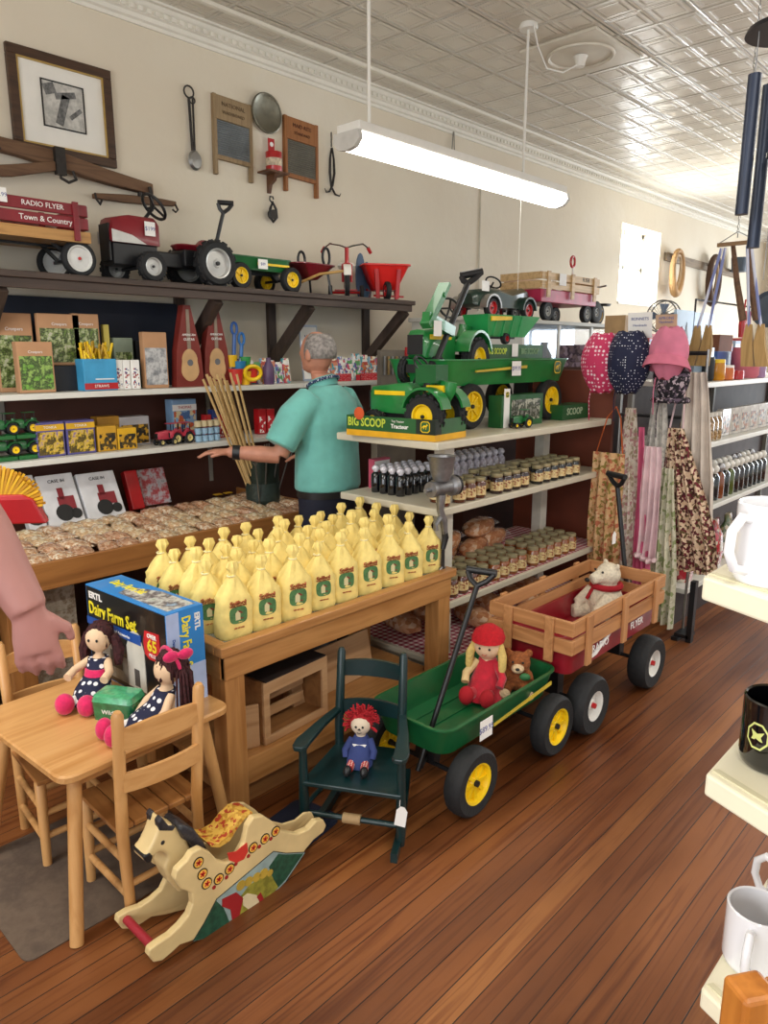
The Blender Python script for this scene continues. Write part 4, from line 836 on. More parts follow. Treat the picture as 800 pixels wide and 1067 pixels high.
# local frame: faces -x... shoulders along y_l; the man faces the shelf, turned to the left of the photo
M0 = Vector((2.60, 2.84, 0)); 
man = thing('person', 'grey-haired man in teal short-sleeved shirt reaching to the wall shelf', 'person', M0, R(100))   # local +x = facing, y = his left
SKIN = mat('skin', 'B98068', .55, var=.08, nscale=20); TEAL = mat('teal_shirt', '6CB5AC', .75, var=.1, nscale=9, bmp=.6, sheen=.2); NAVY = mat('navy_trousers', '151A2E', .8); GREYH = mat('grey_hair', '8C8682', .8, var=.35, nscale=60, bmp=.6)
b = MB()
# torso + neck + head core
b.rings([oval(0, 0, z, rx, ry) for z, rx, ry in ((.84, .13, .17), (.95, .135, .175), (1.1, .12, .165), (1.28, .12, .18), (1.38, .09, .16))]+[oval(.015, 0, 1.43, .055, .06), oval(.035, 0, 1.5, .052, .055)])
b.ball((.06, 0, 1.6), (.092, .075, .11)); b.ball((.09, 0, 1.545), (.055, .052, .05)); b.ball((.148, 0, 1.585), (.016, .013, .022)); b.ball((.12, 0, 1.525), (.03, .028, .02))
for s in (-1, 1): b.ball((.055, s*.077, 1.59), (.02, .011, .032)); b.ball((.128, s*.03, 1.6), (.02, .018, .014))
for s in (-1, 1):
    b.tube([(0, s*.085, .9), (.01, s*.09, .6), (.0, s*.09, .48), (-.015, s*.09, .2), (-.02, s*.09, .06)], [.095, .08, .062, .052, .04], 14)
    b.tube([(-.06, s*.09, .04), (.0, s*.095, .05), (.12, s*.1, .035)], [.04, .045, .035], 12)
# his left arm (towards photo left, raised forward-left to the shelf)
def arm(b, sh, el, wr, r0=.052, r1=.042, r2=.028):
    b.tube([sh, (Vector(sh)+Vector(el))/2, el], [r0, r0*.92, r1], 12); b.tube([el, (Vector(el)*.6+Vector(wr)*.4), wr], [r1, r1*1.02, r2], 12)
shL = (0, .19, 1.34); elL = (.07, .3, 1.1); wrL = (.27, .45, 1.12)
arm(b, shL, elL, wrL); shR = (0, -.19, 1.34); elR = (.06, -.25, 1.1); wrR = (.24, -.16, 1.04); arm(b, shR, elR, wrR)
def hand(b, wr, d, up, s=1, curl=.3, side=1):
    d = Vector(d).normalized(); up = Vector(up); up = (up-d*up.dot(d)).normalized(); lat = d.cross(up)*side; wr = Vector(wr)
    b.rings([[wr+d*t_*s+(lat*math.cos(a)*w_+up*math.sin(a)*h_)*s for a in [2*PI*i/12 for i in range(12)]] for t_, w_, h_ in ((-.01, .026, .02), (.02, .033, .018), (.06, .041, .016), (.085, .039, .013))])
    for k, (off, ln) in enumerate(((-.03, .068), (-.01, .078), (.011, .072), (.03, .056))):
        p_ = wr+(d*.075+lat*off)*s; q = p_+(d*ln*.5+lat*off*.15-up*ln*curl*.25)*s; r_ = q+(d*ln*.5-up*ln*curl)*s
        b.tube([p_, q, r_], [.0098*s, .009*s, .0075*s], 8)
    p_ = wr+(d*.02-lat*.028)*s; q = p_+(d*.03-lat*.028-up*.005)*s; b.tube([p_, q, q+(d*.032-lat*.004-up*.01)*s], [.013*s, .011*s, .009*s], 8)
hand(b, wrL, (.75, .6, .02), (-.3, -.2, 1)); hand(b, wrR, (.8, .5, -.1), (0, 0, 1), side=-1)
b.build('body', SKIN, man, blob=.0055, blobsm=4)
# shirt
s_ = MB(); s_.rings([oval(0, 0, z, rx, ry) for z, rx, ry in ((.9, .165, .2), (1.0, .158, .2), (1.12, .15, .195), (1.26, .15, .205), (1.35, .128, .195), (1.41, .09, .13), (1.44, .068, .08))])
s_.tube([(0, .13, 1.37), (.02, .24, 1.29), (.055, .315, 1.15)], [.08, .085, .082], 14); s_.tube([(0, -.13, 1.37), (.02, -.22, 1.29), (.06, -.26, 1.14)], [.08, .085, .082], 14)
s_.build('shirt', TEAL, man, blob=.012, blobsm=5)
co = MB(); 
co.rings([oval(.02, 0, 1.425, .075, .082, tz=-.02), oval(.025, 0, 1.47, .07, .074, tz=-.025), oval(.025, 0, 1.47, .064, .068, tz=-.025), oval(.02, 0, 1.43, .066, .074, tz=-.02)]).build('collar', TEAL, man, smooth=True)
MB().tube([(.02+.078*math.cos(a), .088*math.sin(a), 1.455-.03*math.cos(a)) for a in [2*PI*i/24 for i in range(24)]], .008, 6, True).build('lanyard', checks('lanyard_check', '26385E', '26385E', 'C9CFDA', 90), man)
h = MB(); h.ball((.045, 0, 1.607), (.102, .083, .112)); 
hm = h.build('hair', GREYH, man, smooth=True)
# trim hair to a fringe round the back and sides
import bmesh
bm = bmesh.new(); bm.from_mesh(hm.data)
bmesh.ops.delete(bm, geom=[v for v in bm.verts if v.co.x > .085 or v.co.z < 1.56 or (v.co.z > 1.70 and v.co.x > .0)], context='VERTS'); bm.to_mesh(hm.data); bm.free()
so = hm.modifiers.new('s', 'SOLIDIFY'); so.thickness = .006
tr = MB(); tr.rings([oval(0, 0, .96, .142, .182), oval(0, 0, .86, .145, .185), oval(0, 0, .78, .13, .18)])
for s in (-1, 1): tr.tube([(0, s*.088, .86), (.01, s*.092, .6), (0, s*.092, .48), (-.015, s*.092, .1)], [.105, .09, .08, .07], 16)
tr.build('trousers', NAVY, man, blob=.012, blobsm=4)
MB().rings([oval(0, 0, .865, .152, .192), oval(0, 0, .9, .152, .192), oval(0, 0, .9, .14, .18), oval(0, 0, .865, .14, .18)]).build('belt', BLACK, man, smooth=True)
for s in (-1, 1): MB().rings([rr(.1, .28, .045, 0, .03, s*.095), rr(.1, .28, .045, .03, .03, s*.095), rr(.09, .2, .04, .08, 0, s*.095), rr(.08, .1, .035, .1, -.03, s*.095)]).build('shoe', BLACK, man, smooth=True)
wv = Vector(wrL); dv = (wv-Vector(elL)).normalized(); MB().tube([wv-dv*.055, wv-dv*.02], .037, 14).build('wristwatch', BLACK, man, smooth=True)
# ================================================================ PERSON AT LEFT EDGE (arm in view)
pp = thing('person', 'person at left edge, bare arm reaching down towards the childs chair', 'person', (-.02, 1.42, 0), R(0))
b = MB()
b.rings([oval(0, 0, z, rx, ry) for z, rx, ry in ((.8, .13, .17), (.95, .12, .16), (1.12, .11, .15), (1.28, .11, .17), (1.36, .08, .13), (1.41, .05, .055), (1.48, .05, .05))])
b.ball((.02, 0, 1.58), (.09, .075, .11)); b.ball((.05, 0, 1.53), (.05, .05, .05)); b.ball((.112, 0, 1.565), (.014, .012, .02))
for s in (-1, 1):
    b.ball((.01, s*.076, 1.57), (.02, .01, .03))
    b.tube([(0, s*.085, .85), (.01, s*.09, .5), (-.01, s*.09, .08)], [.095, .065, .042], 14); b.tube([(-.06, s*.09, .035), (.12, s*.1, .03)], [.04, .033], 10)
hp = on_z(15, 668, 1.02)
base = Vector((-.02, 1.42, 0)); 
W_ = ray(30, 636); wr = Vector(W_)*1.25+Vector((0, 0, EYE)); E_ = ray(-48, 505); el = Vector(E_)*1.22+Vector((0, 0, EYE)); sh = Vector((0, -.17, 1.31))
wl, ell = wr-base, el-base
arm(b, sh, ell, wl, .05, .047, .033); arm(b, (0, .17, 1.31), (-.02, .25, 1.05), (.04, .26, .82), .05, .04, .03)
hd = Vector(ray(44, 700))*1.29+Vector((0, 0, EYE))-base
hand(b, wl, (hd-wl), (-.4, -.9, 0), .95, .35); hand(b, (.04, .26, .82), (.1, 0, -1), (0, 1, 0), .95, .3, -1)
b.build('body', mat('skin_pink', 'B07C74', .55, var=.06), pp, blob=.0055, blobsm=4)
s_ = MB(); s_.rings([oval(0, 0, z, rx, ry) for z, rx, ry in ((.82, .15, .19), (1.0, .14, .175), (1.2, .135, .175), (1.34, .11, .165), (1.4, .07, .08))]); s_.tube([(0, -.13, 1.35), (.03, -.2, 1.28)], [.075, .075], 12); s_.tube([(0, .13, 1.35), (0, .2, 1.2)], [.075, .07], 12)
s_.build('top', mat('grey_top', '5A5A60', .8), pp, blob=.013)
tr = MB(); tr.rings([oval(0, 0, .86, .14, .18), oval(0, 0, .76, .135, .18)])
for s in (-1, 1): tr.tube([(0, s*.088, .82), (.01, s*.092, .5), (-.01, s*.092, .1)], [.105, .08, .06], 14)
tr.build('trousers', NAVY, pp, blob=.013)
h = MB(); h.ball((0, 0, 1.6), (.1, .085, .11)); hm = h.build('hair', mat('brown_hair', '4A3022', .8), pp, smooth=True)
bm = bmesh.new(); bm.from_mesh(hm.data); bmesh.ops.delete(bm, geom=[v for v in bm.verts if v.co.x > .05 and v.co.z < 1.66], context='VERTS'); bm.to_mesh(hm.data); bm.free()
# yellow bristled broom head, left edge
c = Vector(ray(2, 520))*1.75+Vector((0, 0, EYE)); 
t = thing('hand_broom', 'bright yellow bristled broom with red cap at the left edge', 'broom', c, AZ-PI/2+R(8))
rnd = random.Random(2); 
for r_ in range(1):
    m = MB()
    for i in range(100):
        a = R(8)+R(160)*i/99; Lb = .105+.006*math.sin(i*2.3); d_ = Vector((math.cos(a), 0, math.sin(a))); yy = (i % 3-1)*.008
        m.m = i % 2; m.bar(d_*.03+Vector((-.01, yy*.6, -.03)), d_*Lb+Vector((-.01, yy, -.03+.0)), .004, .006)
    q = m.build('bristles', [mat('bristle_yellow', 'E8B41A', .6), mat('bristle_gold', 'C98F10', .6)], t); q['kind'] = 'stuff'
MB().rings([[Vector((x, yy, z)) for x, yy in ((-.1, -.014), (.1, -.014), (.1, .014), (-.1, .014))] for z in (-.06,)]+[[Vector((x, yy, .0)) for x, yy in ((-.075, -.016), (.075, -.016), (.075, .016), (-.075, .016))]]+[[Vector((x, yy, .012)) for x, yy in ((-.05, -.012), (.05, -.012), (.05, .012), (-.05, .012))]]).build('red_cap', RED, t, bevel=.004)
MB().tube([(-.02, 0, -.05), (-.12, -.1, -.35)], .013, 8).build('handle', wood('broom_handle', 'C29A5C', 'A27B42', 2), t, smooth=True)
# ================================================================ FLOUR TABLE
TT = .66
PINE = wood('pine_table', 'BC8750', 'A06B38', 0, .4, .8, .15); PINEy = wood('pine_table', 'BC8750', 'A06B38', 1, .4, .8, .15); PINEz = wood('pine_table', 'BC8750', 'A06B38', 2, .4, .8, .15)
t = thing('display_table', 'sturdy pine display table holding the rows of yellow flour bags', 'table', (1.26, 1.9, 0))
TL, TD = 1.25, .62
MB().box(0, TL, 0, .045, TT-.035, TT).build('long_edge', PINE, t, bevel=.004); MB().box(0, TL, TD-.045, TD, TT-.035, TT).build('long_edge', PINE, t, bevel=.004)
MB().box(0, .045, .045, TD-.045, TT-.035, TT).build('end_edge', PINEy, t, bevel=.004); MB().box(TL-.045, TL, .045, TD-.045, TT-.035, TT).build('end_edge', PINEy, t, bevel=.004)
MB().box(.045, TL-.045, .045, TD-.045, TT-.03, TT-.012).build('top_panel', checks('wire_mesh', '5A5D52', '8A8D80', '7A7A6A', 90), t)
MB().box(.02, TL-.02, .015, .04, TT-.125, TT-.035).build('front_apron', PINE, t, bevel=.003); MB().box(.02, TL-.02, TD-.04, TD-.015, TT-.125, TT-.035).build('rear_apron', PINE, t)
MB().box(.015, .04, .04, TD-.04, TT-.125, TT-.035).build('end_apron', PINEy, t); MB().box(TL-.04, TL-.015, .04, TD-.04, TT-.125, TT-.035).build('end_apron', PINEy, t)
for x in (.02, TL-.1):
    for y_ in (.02, TD-.1): MB().box(x, x+.08, y_, y_+.08, 0, TT-.125 if 0 else TT-.035).build('leg', PINEz, t, bevel=.003)
MB().box(.1, TL-.1, .04, .06, .1, .2).build('lower_rail', PINE, t, bevel=.003); MB().box(.04, TL-.04, .06, TD-.06, .14, .16).build('lower_shelf', PINE, t)
# flour bags
BAGM = mat('flour_cloth', 'F2DA84', .7, var=.1, nscale=22, bmp=.7); BAGT = mat('flour_cloth_top', 'F4E8B4', .75, var=.1, nscale=40, bmp=.6)
def bag_body(seed, full):
    rnd = random.Random(seed); m = MB(); rs = []; n = 24
    for z, rx, ry, pw in ((0, .054, .034, 4), (.01, .059, .038, 4), (.06, .06, .04, 3.4), (.12, .058, .039, 3), (.145, .053, .036, 2.8), (.17, .043, .03, 2.4), (.195, .027, .021, 2), (.212, .012, .012, 2), (.216, .011, .011, 2), (.225, .013, .013, 2), (.243, .024, .017, 2), (.262, .016, .011, 2), (.264, .004, .004, 2)):
        ring = []
        ph = rnd.uniform(0, 6)
        for k in range(n):
            a = 2*PI*k/n; c_, s_ = math.cos(a), math.sin(a); f = (abs(c_)**pw+abs(s_)**pw)**(-1/pw)
            w_ = (1.08 if z < .15 else 1)*(1+(.09 if .1 < z < .2 else .02)*math.sin(5*a+ph)*(1 if s_ > -.6 or z > .14 else .1)+(.06*math.sin(9*a+2*ph) if z > .12 else 0))+(.12*math.sin(7*a+seed) if z > .18 else 0)
            ring.append(Vector((rx*c_*f*w_+(z*.03*math.sin(seed)), ry*s_*f*w_, z)))
        rs.append(ring)
    return m.rings(rs)
def flour_bag(seed, full):
    t = thing('flour_bag', 'x', 'flour bag', (0, 0, 0))
    b_ = bag_body(seed, full).build('cloth_bag', BAGM, t, smooth=True)
    MB().tube([(.013*math.cos(a), .013*math.sin(a), .214) for a in [2*PI*i/14 for i in range(14)]], .003, 5, True).build('tie', BAGT, t, smooth=True)
    if full:
        y_ = -.0415
        lab = MB().prism([(.033*math.copysign(abs(math.cos(a))**.6, math.cos(a)), (.085)+.03*math.copysign(abs(math.sin(a))**.6, math.sin(a))) for a in [2*PI*i/28 for i in range(28)]], y_-.0016, y_+.006).build('green_emblem', mat('emblem_green', '4D7A4A', .7, var=.25, nscale=80), t)
        m = MB(); m.prism([(-.012, .068), (.006, .068), (.006, .092), (-.003, .102), (-.012, .092)], y_-.0024, y_-.0016); m.m = 1; m.prism([(-.004, .1), (.006, .1), (.018, .09), (.008, .09)], y_-.0024, y_-.0016); m.prism([(.006, .07), (.018, .07), (.018, .074), (.006, .074)], y_-.0024, y_-.0016)
        m.build('mill_print', [mat('mill_cream', 'E4D9A8', .7), mat('mill_red', '8A3B2A', .7)], lab)
        letters('Guilford', .018, mat('bag_red', 'B0603A', .7), t, (0, y_-.0012, .128), (1, 0, 0), (0, 0, 1), .004)
        letters('WHITE  CORN  MEAL', .0065, MATS['bag_red'], t, (0, y_-.0012, .118), (1, 0, 0), (0, 0, 1), .004)
        letters('NET WT 2 LBS', .006, MATS['bag_red'], t, (0, y_-.0012, .04), (1, 0, 0), (0, 0, 1), .004)
    return t
bp = [flour_bag(3, True), flour_bag(8, True), flour_bag(14, False), flour_bag(20, False)]; used = set(); rnd = random.Random(11)
rown5 = ['front row', 'second row', 'third row', 'fourth row', 'back row']
for r_ in range(5):
    for i in range(9):
        k = rnd.randint(0, 1) if r_ < 2 or i == 0 else rnd.randint(2, 3)
        loc = (1.375+i*.1305+rnd.uniform(-.006, .006)-(.0 if r_ % 2 == 0 else .02), 1.995+r_*.108+rnd.uniform(-.008, .008), TT-.012)
        lab = 'yellow cloth corn meal bag, %s in the %s' % (ORDS[i], rown5[r_])
        rz = R(-12+rnd.uniform(-14, 10)); sc = rnd.uniform(.95, 1.06)
        if k in used: o = dup(bp[k], loc, rz, lab, 'yellow flour bags on the table', scale=sc, rot=(rnd.uniform(-.05, .05), rnd.uniform(-.06, .06), rz))
        else: used.add(k); o = bp[k]; o.location = loc; o.rotation_euler = (0, 0, rz); o['label'] = lab; o['group'] = 'yellow flour bags on the table'
# wooden boxes under the table
LP = wood('light_pine', 'C49A70', 'A97C52', 0, .5, .6); LPd = wood('tan_box', '9C6C3F', '7F5330', 0, .5, .6)
t = thing('wooden_box', 'open wooden display box with slotted window under the pine table', 'box', (1.68, 2.03, .162), R(4))
MB().box(-.17, .17, .0, .012, .0, .03).box(-.17, .17, 0, .012, .2, .25).box(-.17, -.14, 0, .012, .03, .2).box(.14, .17, 0, .012, .03, .2).build('front_frame', LP, t, bevel=.002)
MB().box(-.17, -.158, .012, .2, 0, .25).box(.158, .17, .012, .2, 0, .25).box(-.158, .158, .19, .2, 0, .25).box(-.158, .158, .012, .19, 0, .012).box(-.158, .158, .012, .19, .238, .25).build('carcass', LPd, t)
MB().box(-.12, .12, .09, .1, .05, .09).box(-.12, .12, .09, .1, .12, .15).build('inner_slat', LP, t); MB().box(-.16, .16, -.002, .1, .2505, .256).build('dark_strip', mat('felt_dark', '2A1C16', .8), t)
t = thing('wooden_box', 'pale wooden tray tipped up behind the slotted box under the table', 'box', (2.02, 2.17, .162), R(3), rot=(R(-12), 0, R(3)))
MB().box(-.25, .25, 0, .012, 0, .2).build('face_board', LP, t, bevel=.003); MB().box(-.25, .25, .012, .09, .0, .012).box(-.25, -.238, .012, .09, .012, .2).box(.238, .25, .012, .09, .012, .2).build('tray_side', LP, t)
t = thing('wooden_box', 'long low tan wooden box beneath the display box, beside rocking chair', 'box', (1.88, 1.93, 0), 0)
t.location = (1.8, 1.985, 0); MB().box(-.44, .44, 0, .012, 0, .135).build('front_board', LPd, t, bevel=.003); MB().box(-.44, .44, .012, .4, 0, .012).box(-.44, -.428, .012, .4, .012, .135).box(.428, .44, .012, .4, .012, .135).box(-.428, .428, .39, .4, .012, .135).build('carcass', LPd, t)
t = thing('wooden_box', 'small pale wooden box end leaning near the table leg', 'box', (1.45, 2.05, .162), R(-20)); MB().box(-.05, .05, 0, .012, 0, .17).build('panel', LP, t, bevel=.002); MB().box(-.05, .05, .012, .12, 0, .012).build('foot_board', LP, t)
MBK = MB().rings([rr(.2, .42, .04, .001), rr(.2, .42, .04, .012)]).build('floor_pad', mat('navy_cloth', '141B33', .9, bmp=.3), None); MBK.location = (1.34, 1.73, 0); MBK.rotation_euler = (0, 0, R(8)); tag(MBK, 'dark navy cloth pad on the floor behind the rocking horse', 'mat')
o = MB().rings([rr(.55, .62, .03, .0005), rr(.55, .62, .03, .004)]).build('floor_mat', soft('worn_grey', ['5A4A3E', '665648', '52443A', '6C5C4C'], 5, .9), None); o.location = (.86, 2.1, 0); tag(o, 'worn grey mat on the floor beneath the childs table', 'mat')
# ================================================================ CHILD'S TABLE AND CHAIRS
KW = wood('honey_oak', 'D2A066', 'BC854A', 0, .38, .7, .2); KWy = wood('honey_oak', 'D2A066', 'BC854A', 1, .38, .7, .2); KWz = wood('honey_oak', 'D2A066', 'BC854A', 2, .38, .7, .2)
KT = .5
t = thing('childs_table', 'small honey oak childs table with round splayed legs', 'table', (.685, 1.80, 0), R(3))
MB().rings([rr(.56, .55, .04, KT-.025, .275, .28), rr(.57, .56, .045, KT-.02, .275, .28), rr(.57, .56, .045, KT-.005, .275, .28), rr(.56, .55, .04, KT, .275, .28)]).build('tabletop', KW, t)
MB().box(.07, .48, .06, .08, KT-.075, KT-.025).box(.07, .48, .48, .5, KT-.075, KT-.025).box(.06, .08, .08, .48, KT-.075, KT-.025).box(.47, .49, .08, .48, KT-.075, KT-.025).build('apron', KW, t)
for (a, b_) in ((-1, -1), (1, -1), (-1, 1), (1, 1)):
    MB().tube([(.275+a*.21, .28+b_*.21, KT-.026), (.275+a*.285, .28+b_*.285+(.06 if (a, b_) == (1, -1) else 0), 0)], [.02, .019], 14).build('leg', KWz, t, smooth=True)
def kid_chair(lab, loc, rz):
    t = thing('childs_chair', lab, 'chair', loc, rz, 'childs ladder-back chairs')   # faces +y, origin mid-back on floor
    for s in (-1, 1):
        MB().tube([(s*.115, .02, 0), (s*.117, .03, .28), (s*.122, -.012, .66), (s*.122, -.014, .672)], [.015, .0175, .0165, .01], 12).build('back_post', KWz, t, smooth=True)
        MB().tube([(s*.125, .27, 0), (s*.12, .265, .29), (s*.12, .265, .3)], [.014, .018, .01], 12).build('front_leg', KWz, t, smooth=True)
        for z in (.09, .2): MB().cyl((s*.118, .025, z), (s*.123, .267, z), .011, n=10).build('side_rung', KW, t, smooth=True)
    for z in (.1, .18): MB().cyl((-.12, .268, z), (.12, .268, z), .011, n=10).build('front_rung', KW, t, smooth=True)
    MB().cyl((-.115, .025, .12), (.115, .025, .12), .011, n=10).build('back_rung', KW, t, smooth=True)
    for z, h in ((.585, .058), (.455, .055)):
        m = MB(); n = 8; rs = []
        for i in range(n+1):
            u = i/n*2-1; x = u*.118; yy = .008-(z-.3)*.06+.018*(1-u*u)*-1; hh = h/2*(1 if z < .5 else 1+.25*(1-u*u))
            rs.append([Vector((x, yy-.006, z-h/2)), Vector((x, yy+.006, z-h/2)), Vector((x, yy+.006, z-h/2+2*hh)), Vector((x, yy-.006, z-h/2+2*hh))])
        m.rings(rs).build('back_slat', KW, t, smooth=True)
    sm = MB()
    for i in range(5): x0 = -.135+i*.054; sm.box(x0+.0015, x0+.0525, .03, .285, .288, .303)
    sm.build('seat', wood('seat_boards', 'A8733F', '86552B', 1, .4, .8, .2), t, bevel=.002)
    return t
kc = kid_chair('childs ladder-back chair nearest the camera, in front of the table', (.935, 1.735, 0), R(-2))
dup(kc, (.9, 2.44, 0), R(176), 'childs ladder-back chair on the far side of the table', 'childs ladder-back chairs')
# ---- dolls
CREAMD = mat('doll_cream', 'E3C3A0', .8, var=.04); HOT = mat('hot_pink_felt', 'D01A5C', .85, bmp=.2, nscale=60, sheen=.3); NDOT = dots('navy_dots', '161B3C', 'E8E8EC', 46, .33); DHAIR = mat('maroon_yarn', '3A1418', .85, var=.4, nscale=70, bmp=.8)
def yarn(mb, c, r, n, seed, zlo=-.2, ln=None, rad=.003):
    rnd = random.Random(seed); c = Vector(c)
    for i in range(n):
        a = rnd.uniform(0, 2*PI); e = rnd.uniform(zlo, 1); d = Vector((math.cos(a)*math.sqrt(1-min(1, e*e)), math.sin(a)*math.sqrt(1-min(1, e*e)), e))
        if ln and d.x > .35 and d.z < .75: continue
        if ln: mb.tube([c+d*r, c+d*(r+ln*.5)+Vector((rnd.uniform(-1, 1), rnd.uniform(-1, 1), rnd.uniform(-1, 1)))*ln*.25, c+d*(r+ln)], rad, 4)
        else: mb.tube([c+Vector((0, 0, r)), c+d*r, c+d*r*1.02+Vector((0, 0, -r*.8))], rad, 4)
t = thing('rag_doll', 'rag doll in navy polka dot dress and pink boots slumped against the farm box', 'doll', (.955, 2.18, KT), R(215))
# local +x = facing
MB().tube([(-.035, 0, .015), (-.045, 0, .11), (-.05, 0, .135)], [.034, .03, .018], 12).ball((-.055, 0, .19), (.038, .042, .046)).build('body', CREAMD, t, blob=.006, blobsm=3)
MB().rings([oval(.01, 0, .012, .075, .062, n=24), oval(-.0, 0, .045, .06, .055, n=24), oval(-.035, 0, .085, .036, .038, n=24), oval(-.045, 0, .13, .028, .034, n=24)]).build('dress', NDOT, t, smooth=True)
MB().rings([oval(-.03, 0, .08, .04, .041, n=20), oval(-.036, 0, .1, .036, .04, n=20)]).build('pink_sash', HOT, t, smooth=True)
for s in (-1, 1):
    MB().tube([(-.045, s*.03, .118), (.0, s*.06, .1), (.04, s*.062, .09)], [.014, .013, .014], 10).build('arm', CREAMD, t, smooth=True)
    MB().tube([(.03, s*.03, .022), (.085, s*.036, .024)], .016, 10).build('sock', PAPER, t, smooth=True)
    MB().ball((.105, s*.037, .034), (.028, .03, .034)).build('boot', HOT, t, smooth=True)
h = MB().ball((-.065, 0, .197), (.04, .046, .047)); yarn(h, (-.07, 0, .2), .045, 40, 3); h.tube([(-.07, .045, .2), (-.07, .06, .15), (-.06, .06, .1)], [.014, .02, .012], 8).tube([(-.07, -.045, .2), (-.07, -.06, .15), (-.06, -.06, .1)], [.014, .02, .012], 8); h.build('hair', DHAIR, t, smooth=True)
m = MB()
for s in (-1, 1): m.ball((-.019, s*.014, .195), (.003, .004, .005))
m.build('face_marks', INK, t)
t = thing('rag_doll', 'rag doll with long maroon yarn ponytail and pink bow behind the near chair', 'doll', (.99, 1.885, KT), R(178))
MB().tube([(-.045, 0, .02), (-.055, 0, .09), (-.06, 0, .115)], [.032, .028, .018], 12).ball((-.065, .0, .165), (.042, .042, .046)).build('body', CREAMD, t, blob=.006, blobsm=3)
MB().rings([oval(.02, 0, .01, .07, .06, n=24), oval(0, 0, .04, .062, .055, n=24), oval(-.035, 0, .07, .04, .038, n=24), oval(-.055, 0, .105, .03, .034, n=24)]).build('dress', NDOT, t, smooth=True)
for s in (-1, 1):
    MB().tube([(-.055, s*.032, .095), (-.02, s*.055, .06), (.01, s*.052, .03)], [.014, .014, .015], 10).build('arm', CREAMD, t, smooth=True)
    MB().tube([(.04, s*.028, .02), (.11, s*.03, .022)], .015, 10).build('sock', PAPER, t, smooth=True)
    MB().ball((.13, s*.028, .032), (.026, .024, .034)).build('boot', HOT, t, smooth=True)
h = MB().ball((-.078, 0, .178), (.045, .05, .05)); yarn(h, (-.08, 0, .178), .05, 60, 4)
rnd = random.Random(9)
for i in range(60):
    a = rnd.uniform(0, 2*PI); q = rnd.uniform(.0, .026); h.tube([(-.09, .035, .2), (-.085+q*math.cos(a), .065+q*math.sin(a)*.6, .165), (-.08+q*1.1*math.cos(a), .072+q*math.sin(a), .075+rnd.uniform(-.012, .01))], .0032, 4)
h.build('hair', DHAIR, t, smooth=True)
MB().ball((-.055, .045, .222), (.026, .012, .017)).ball((-.1, .05, .22), (.026, .012, .017)).ball((-.078, .05, .222), .009).build('bow', HOT, t, smooth=True)
MB().tube([(-.078+.052*math.sin(a)*.2, .054*math.cos(a), .178+.056*math.sin(a)) for a in [PI*i/10 for i in range(11)]], .006, 6).build('hair_band', HOT, t, smooth=True)
# farm set box
x0, x1, y0, y1, bh = 1.083, 1.22, 1.925, 2.405, .32
t = thing('farm_set_box', 'large blue and black dairy farm playset box standing on the childs table', 'toy box', (x0, y0, KT), R(3))
D_, W_ = x1-x0, y1-y0
SKY = mat('box_blue', '2F86CF', .35, var=.04, coat=.3)
MB().box(0, D_, 0, W_, 0, bh).build('carton', SKY, t, bevel=.001)
MB().box(-.001, 0, .004, W_-.004, .004, bh-.004).build('front_panel', mat('box_front_black', '0F1114', .3, coat=.3), t)
X = -.0022; f = lambda s: W_-s      # s metres from the panel's left side as seen
yd = (0, -1, 0)
m = MB().prism([(f(.03), .02), (f(.03), .2), (f(.06), .19), (f(.2), .11), (f(.27), .11), (f(.27), .02)], X, -.001, 'yz'); m.build('barn_picture', mat('barn_grey', '8A8880', .5, var=.25, nscale=30), t)
m = MB().prism([(f(.245), .02), (f(.245), .16), (f(.275), .215), (f(.3), .225), (f(.325), .215), (f(.35), .16), (f(.35), .02)], X-.001, -.001, 'yz'); m.build('silo_picture', mat('silo_white', 'C9C6BC', .5), t)
for q in ((.315, .285, .03, .09), (.1, .085, .1, .12), (.21, .14, .06, .12)): MB().box(X-.0018, X-.001, f(q[0]), f(q[1]), q[2], q[3]).build('barn_opening', mat('barn_dark', '4E4A48', .6), t)
MB().prism([(f(.0), .205), (f(.0), .18), (f(.335), .18), (f(.335), .215)][::1], X-.002, -.001, 'yz').build('blue_band', mat('band_blue', '1B4FA0', .4), t)
letters('Dairy Farm Set', .062, mat('title_yellow', 'F2E233', .4), t, (X-.0006, f(.165), .24), yd, (0, 0, 1), bold=.0012, sx=.78)
letters('ERTL', .032, PAPER, t, (X-.0006, f(.065), .288), yd, (0, 0, 1), bold=.001, sx=1.2); letters('With Barn, Silo and Accessories', .015, PAPER, t, (X-.0026, f(.175), .193), yd, (0, 0, 1))
MB().prism([(f(.355), .16), (f(.35), .2), (f(.36), .24), (f(.44), .245), (f(.445), .15), (f(.38), .148)], X-.001, -.001, 'yz').build('red_flash', mat('flash_red', 'C9202A', .4), t)
letters('OVER', .02, PAPER, t, (X-.0016, f(.4), .228), yd, (0, 0, 1), bold=.0006); letters('65', .055, MATS['title_yellow'], t, (X-.0016, f(.4), .195), yd, (0, 0, 1), bold=.001); letters('PIECES', .015, PAPER, t, (X-.0016, f(.402), .163), yd, (0, 0, 1))
MB().box(.0, .045, -.0012, 0, .004, bh-.004).build('side_strip', mat('pale_lilac', 'AFC1E6', .4), t); MB().box(.045, D_, -.0011, 0, .0, .13).build('side_lower', MATS['pale_lilac'], t)
letters('Dairy Farm Set', .044, MATS['title_yellow'], t, (.07, -.0014, .2), (0, 0, -1), (1, 0, 0), bold=.001, sx=.72); letters('ERTL', .026, PAPER, t, (.112, -.0014, .27), (0, 0, -1), (1, 0, 0), bold=.001); letters('Dairy Farm Set', .014, MATS['band_blue'], t, (.023, -.0022, .19), (0, 0, -1), (1, 0, 0))
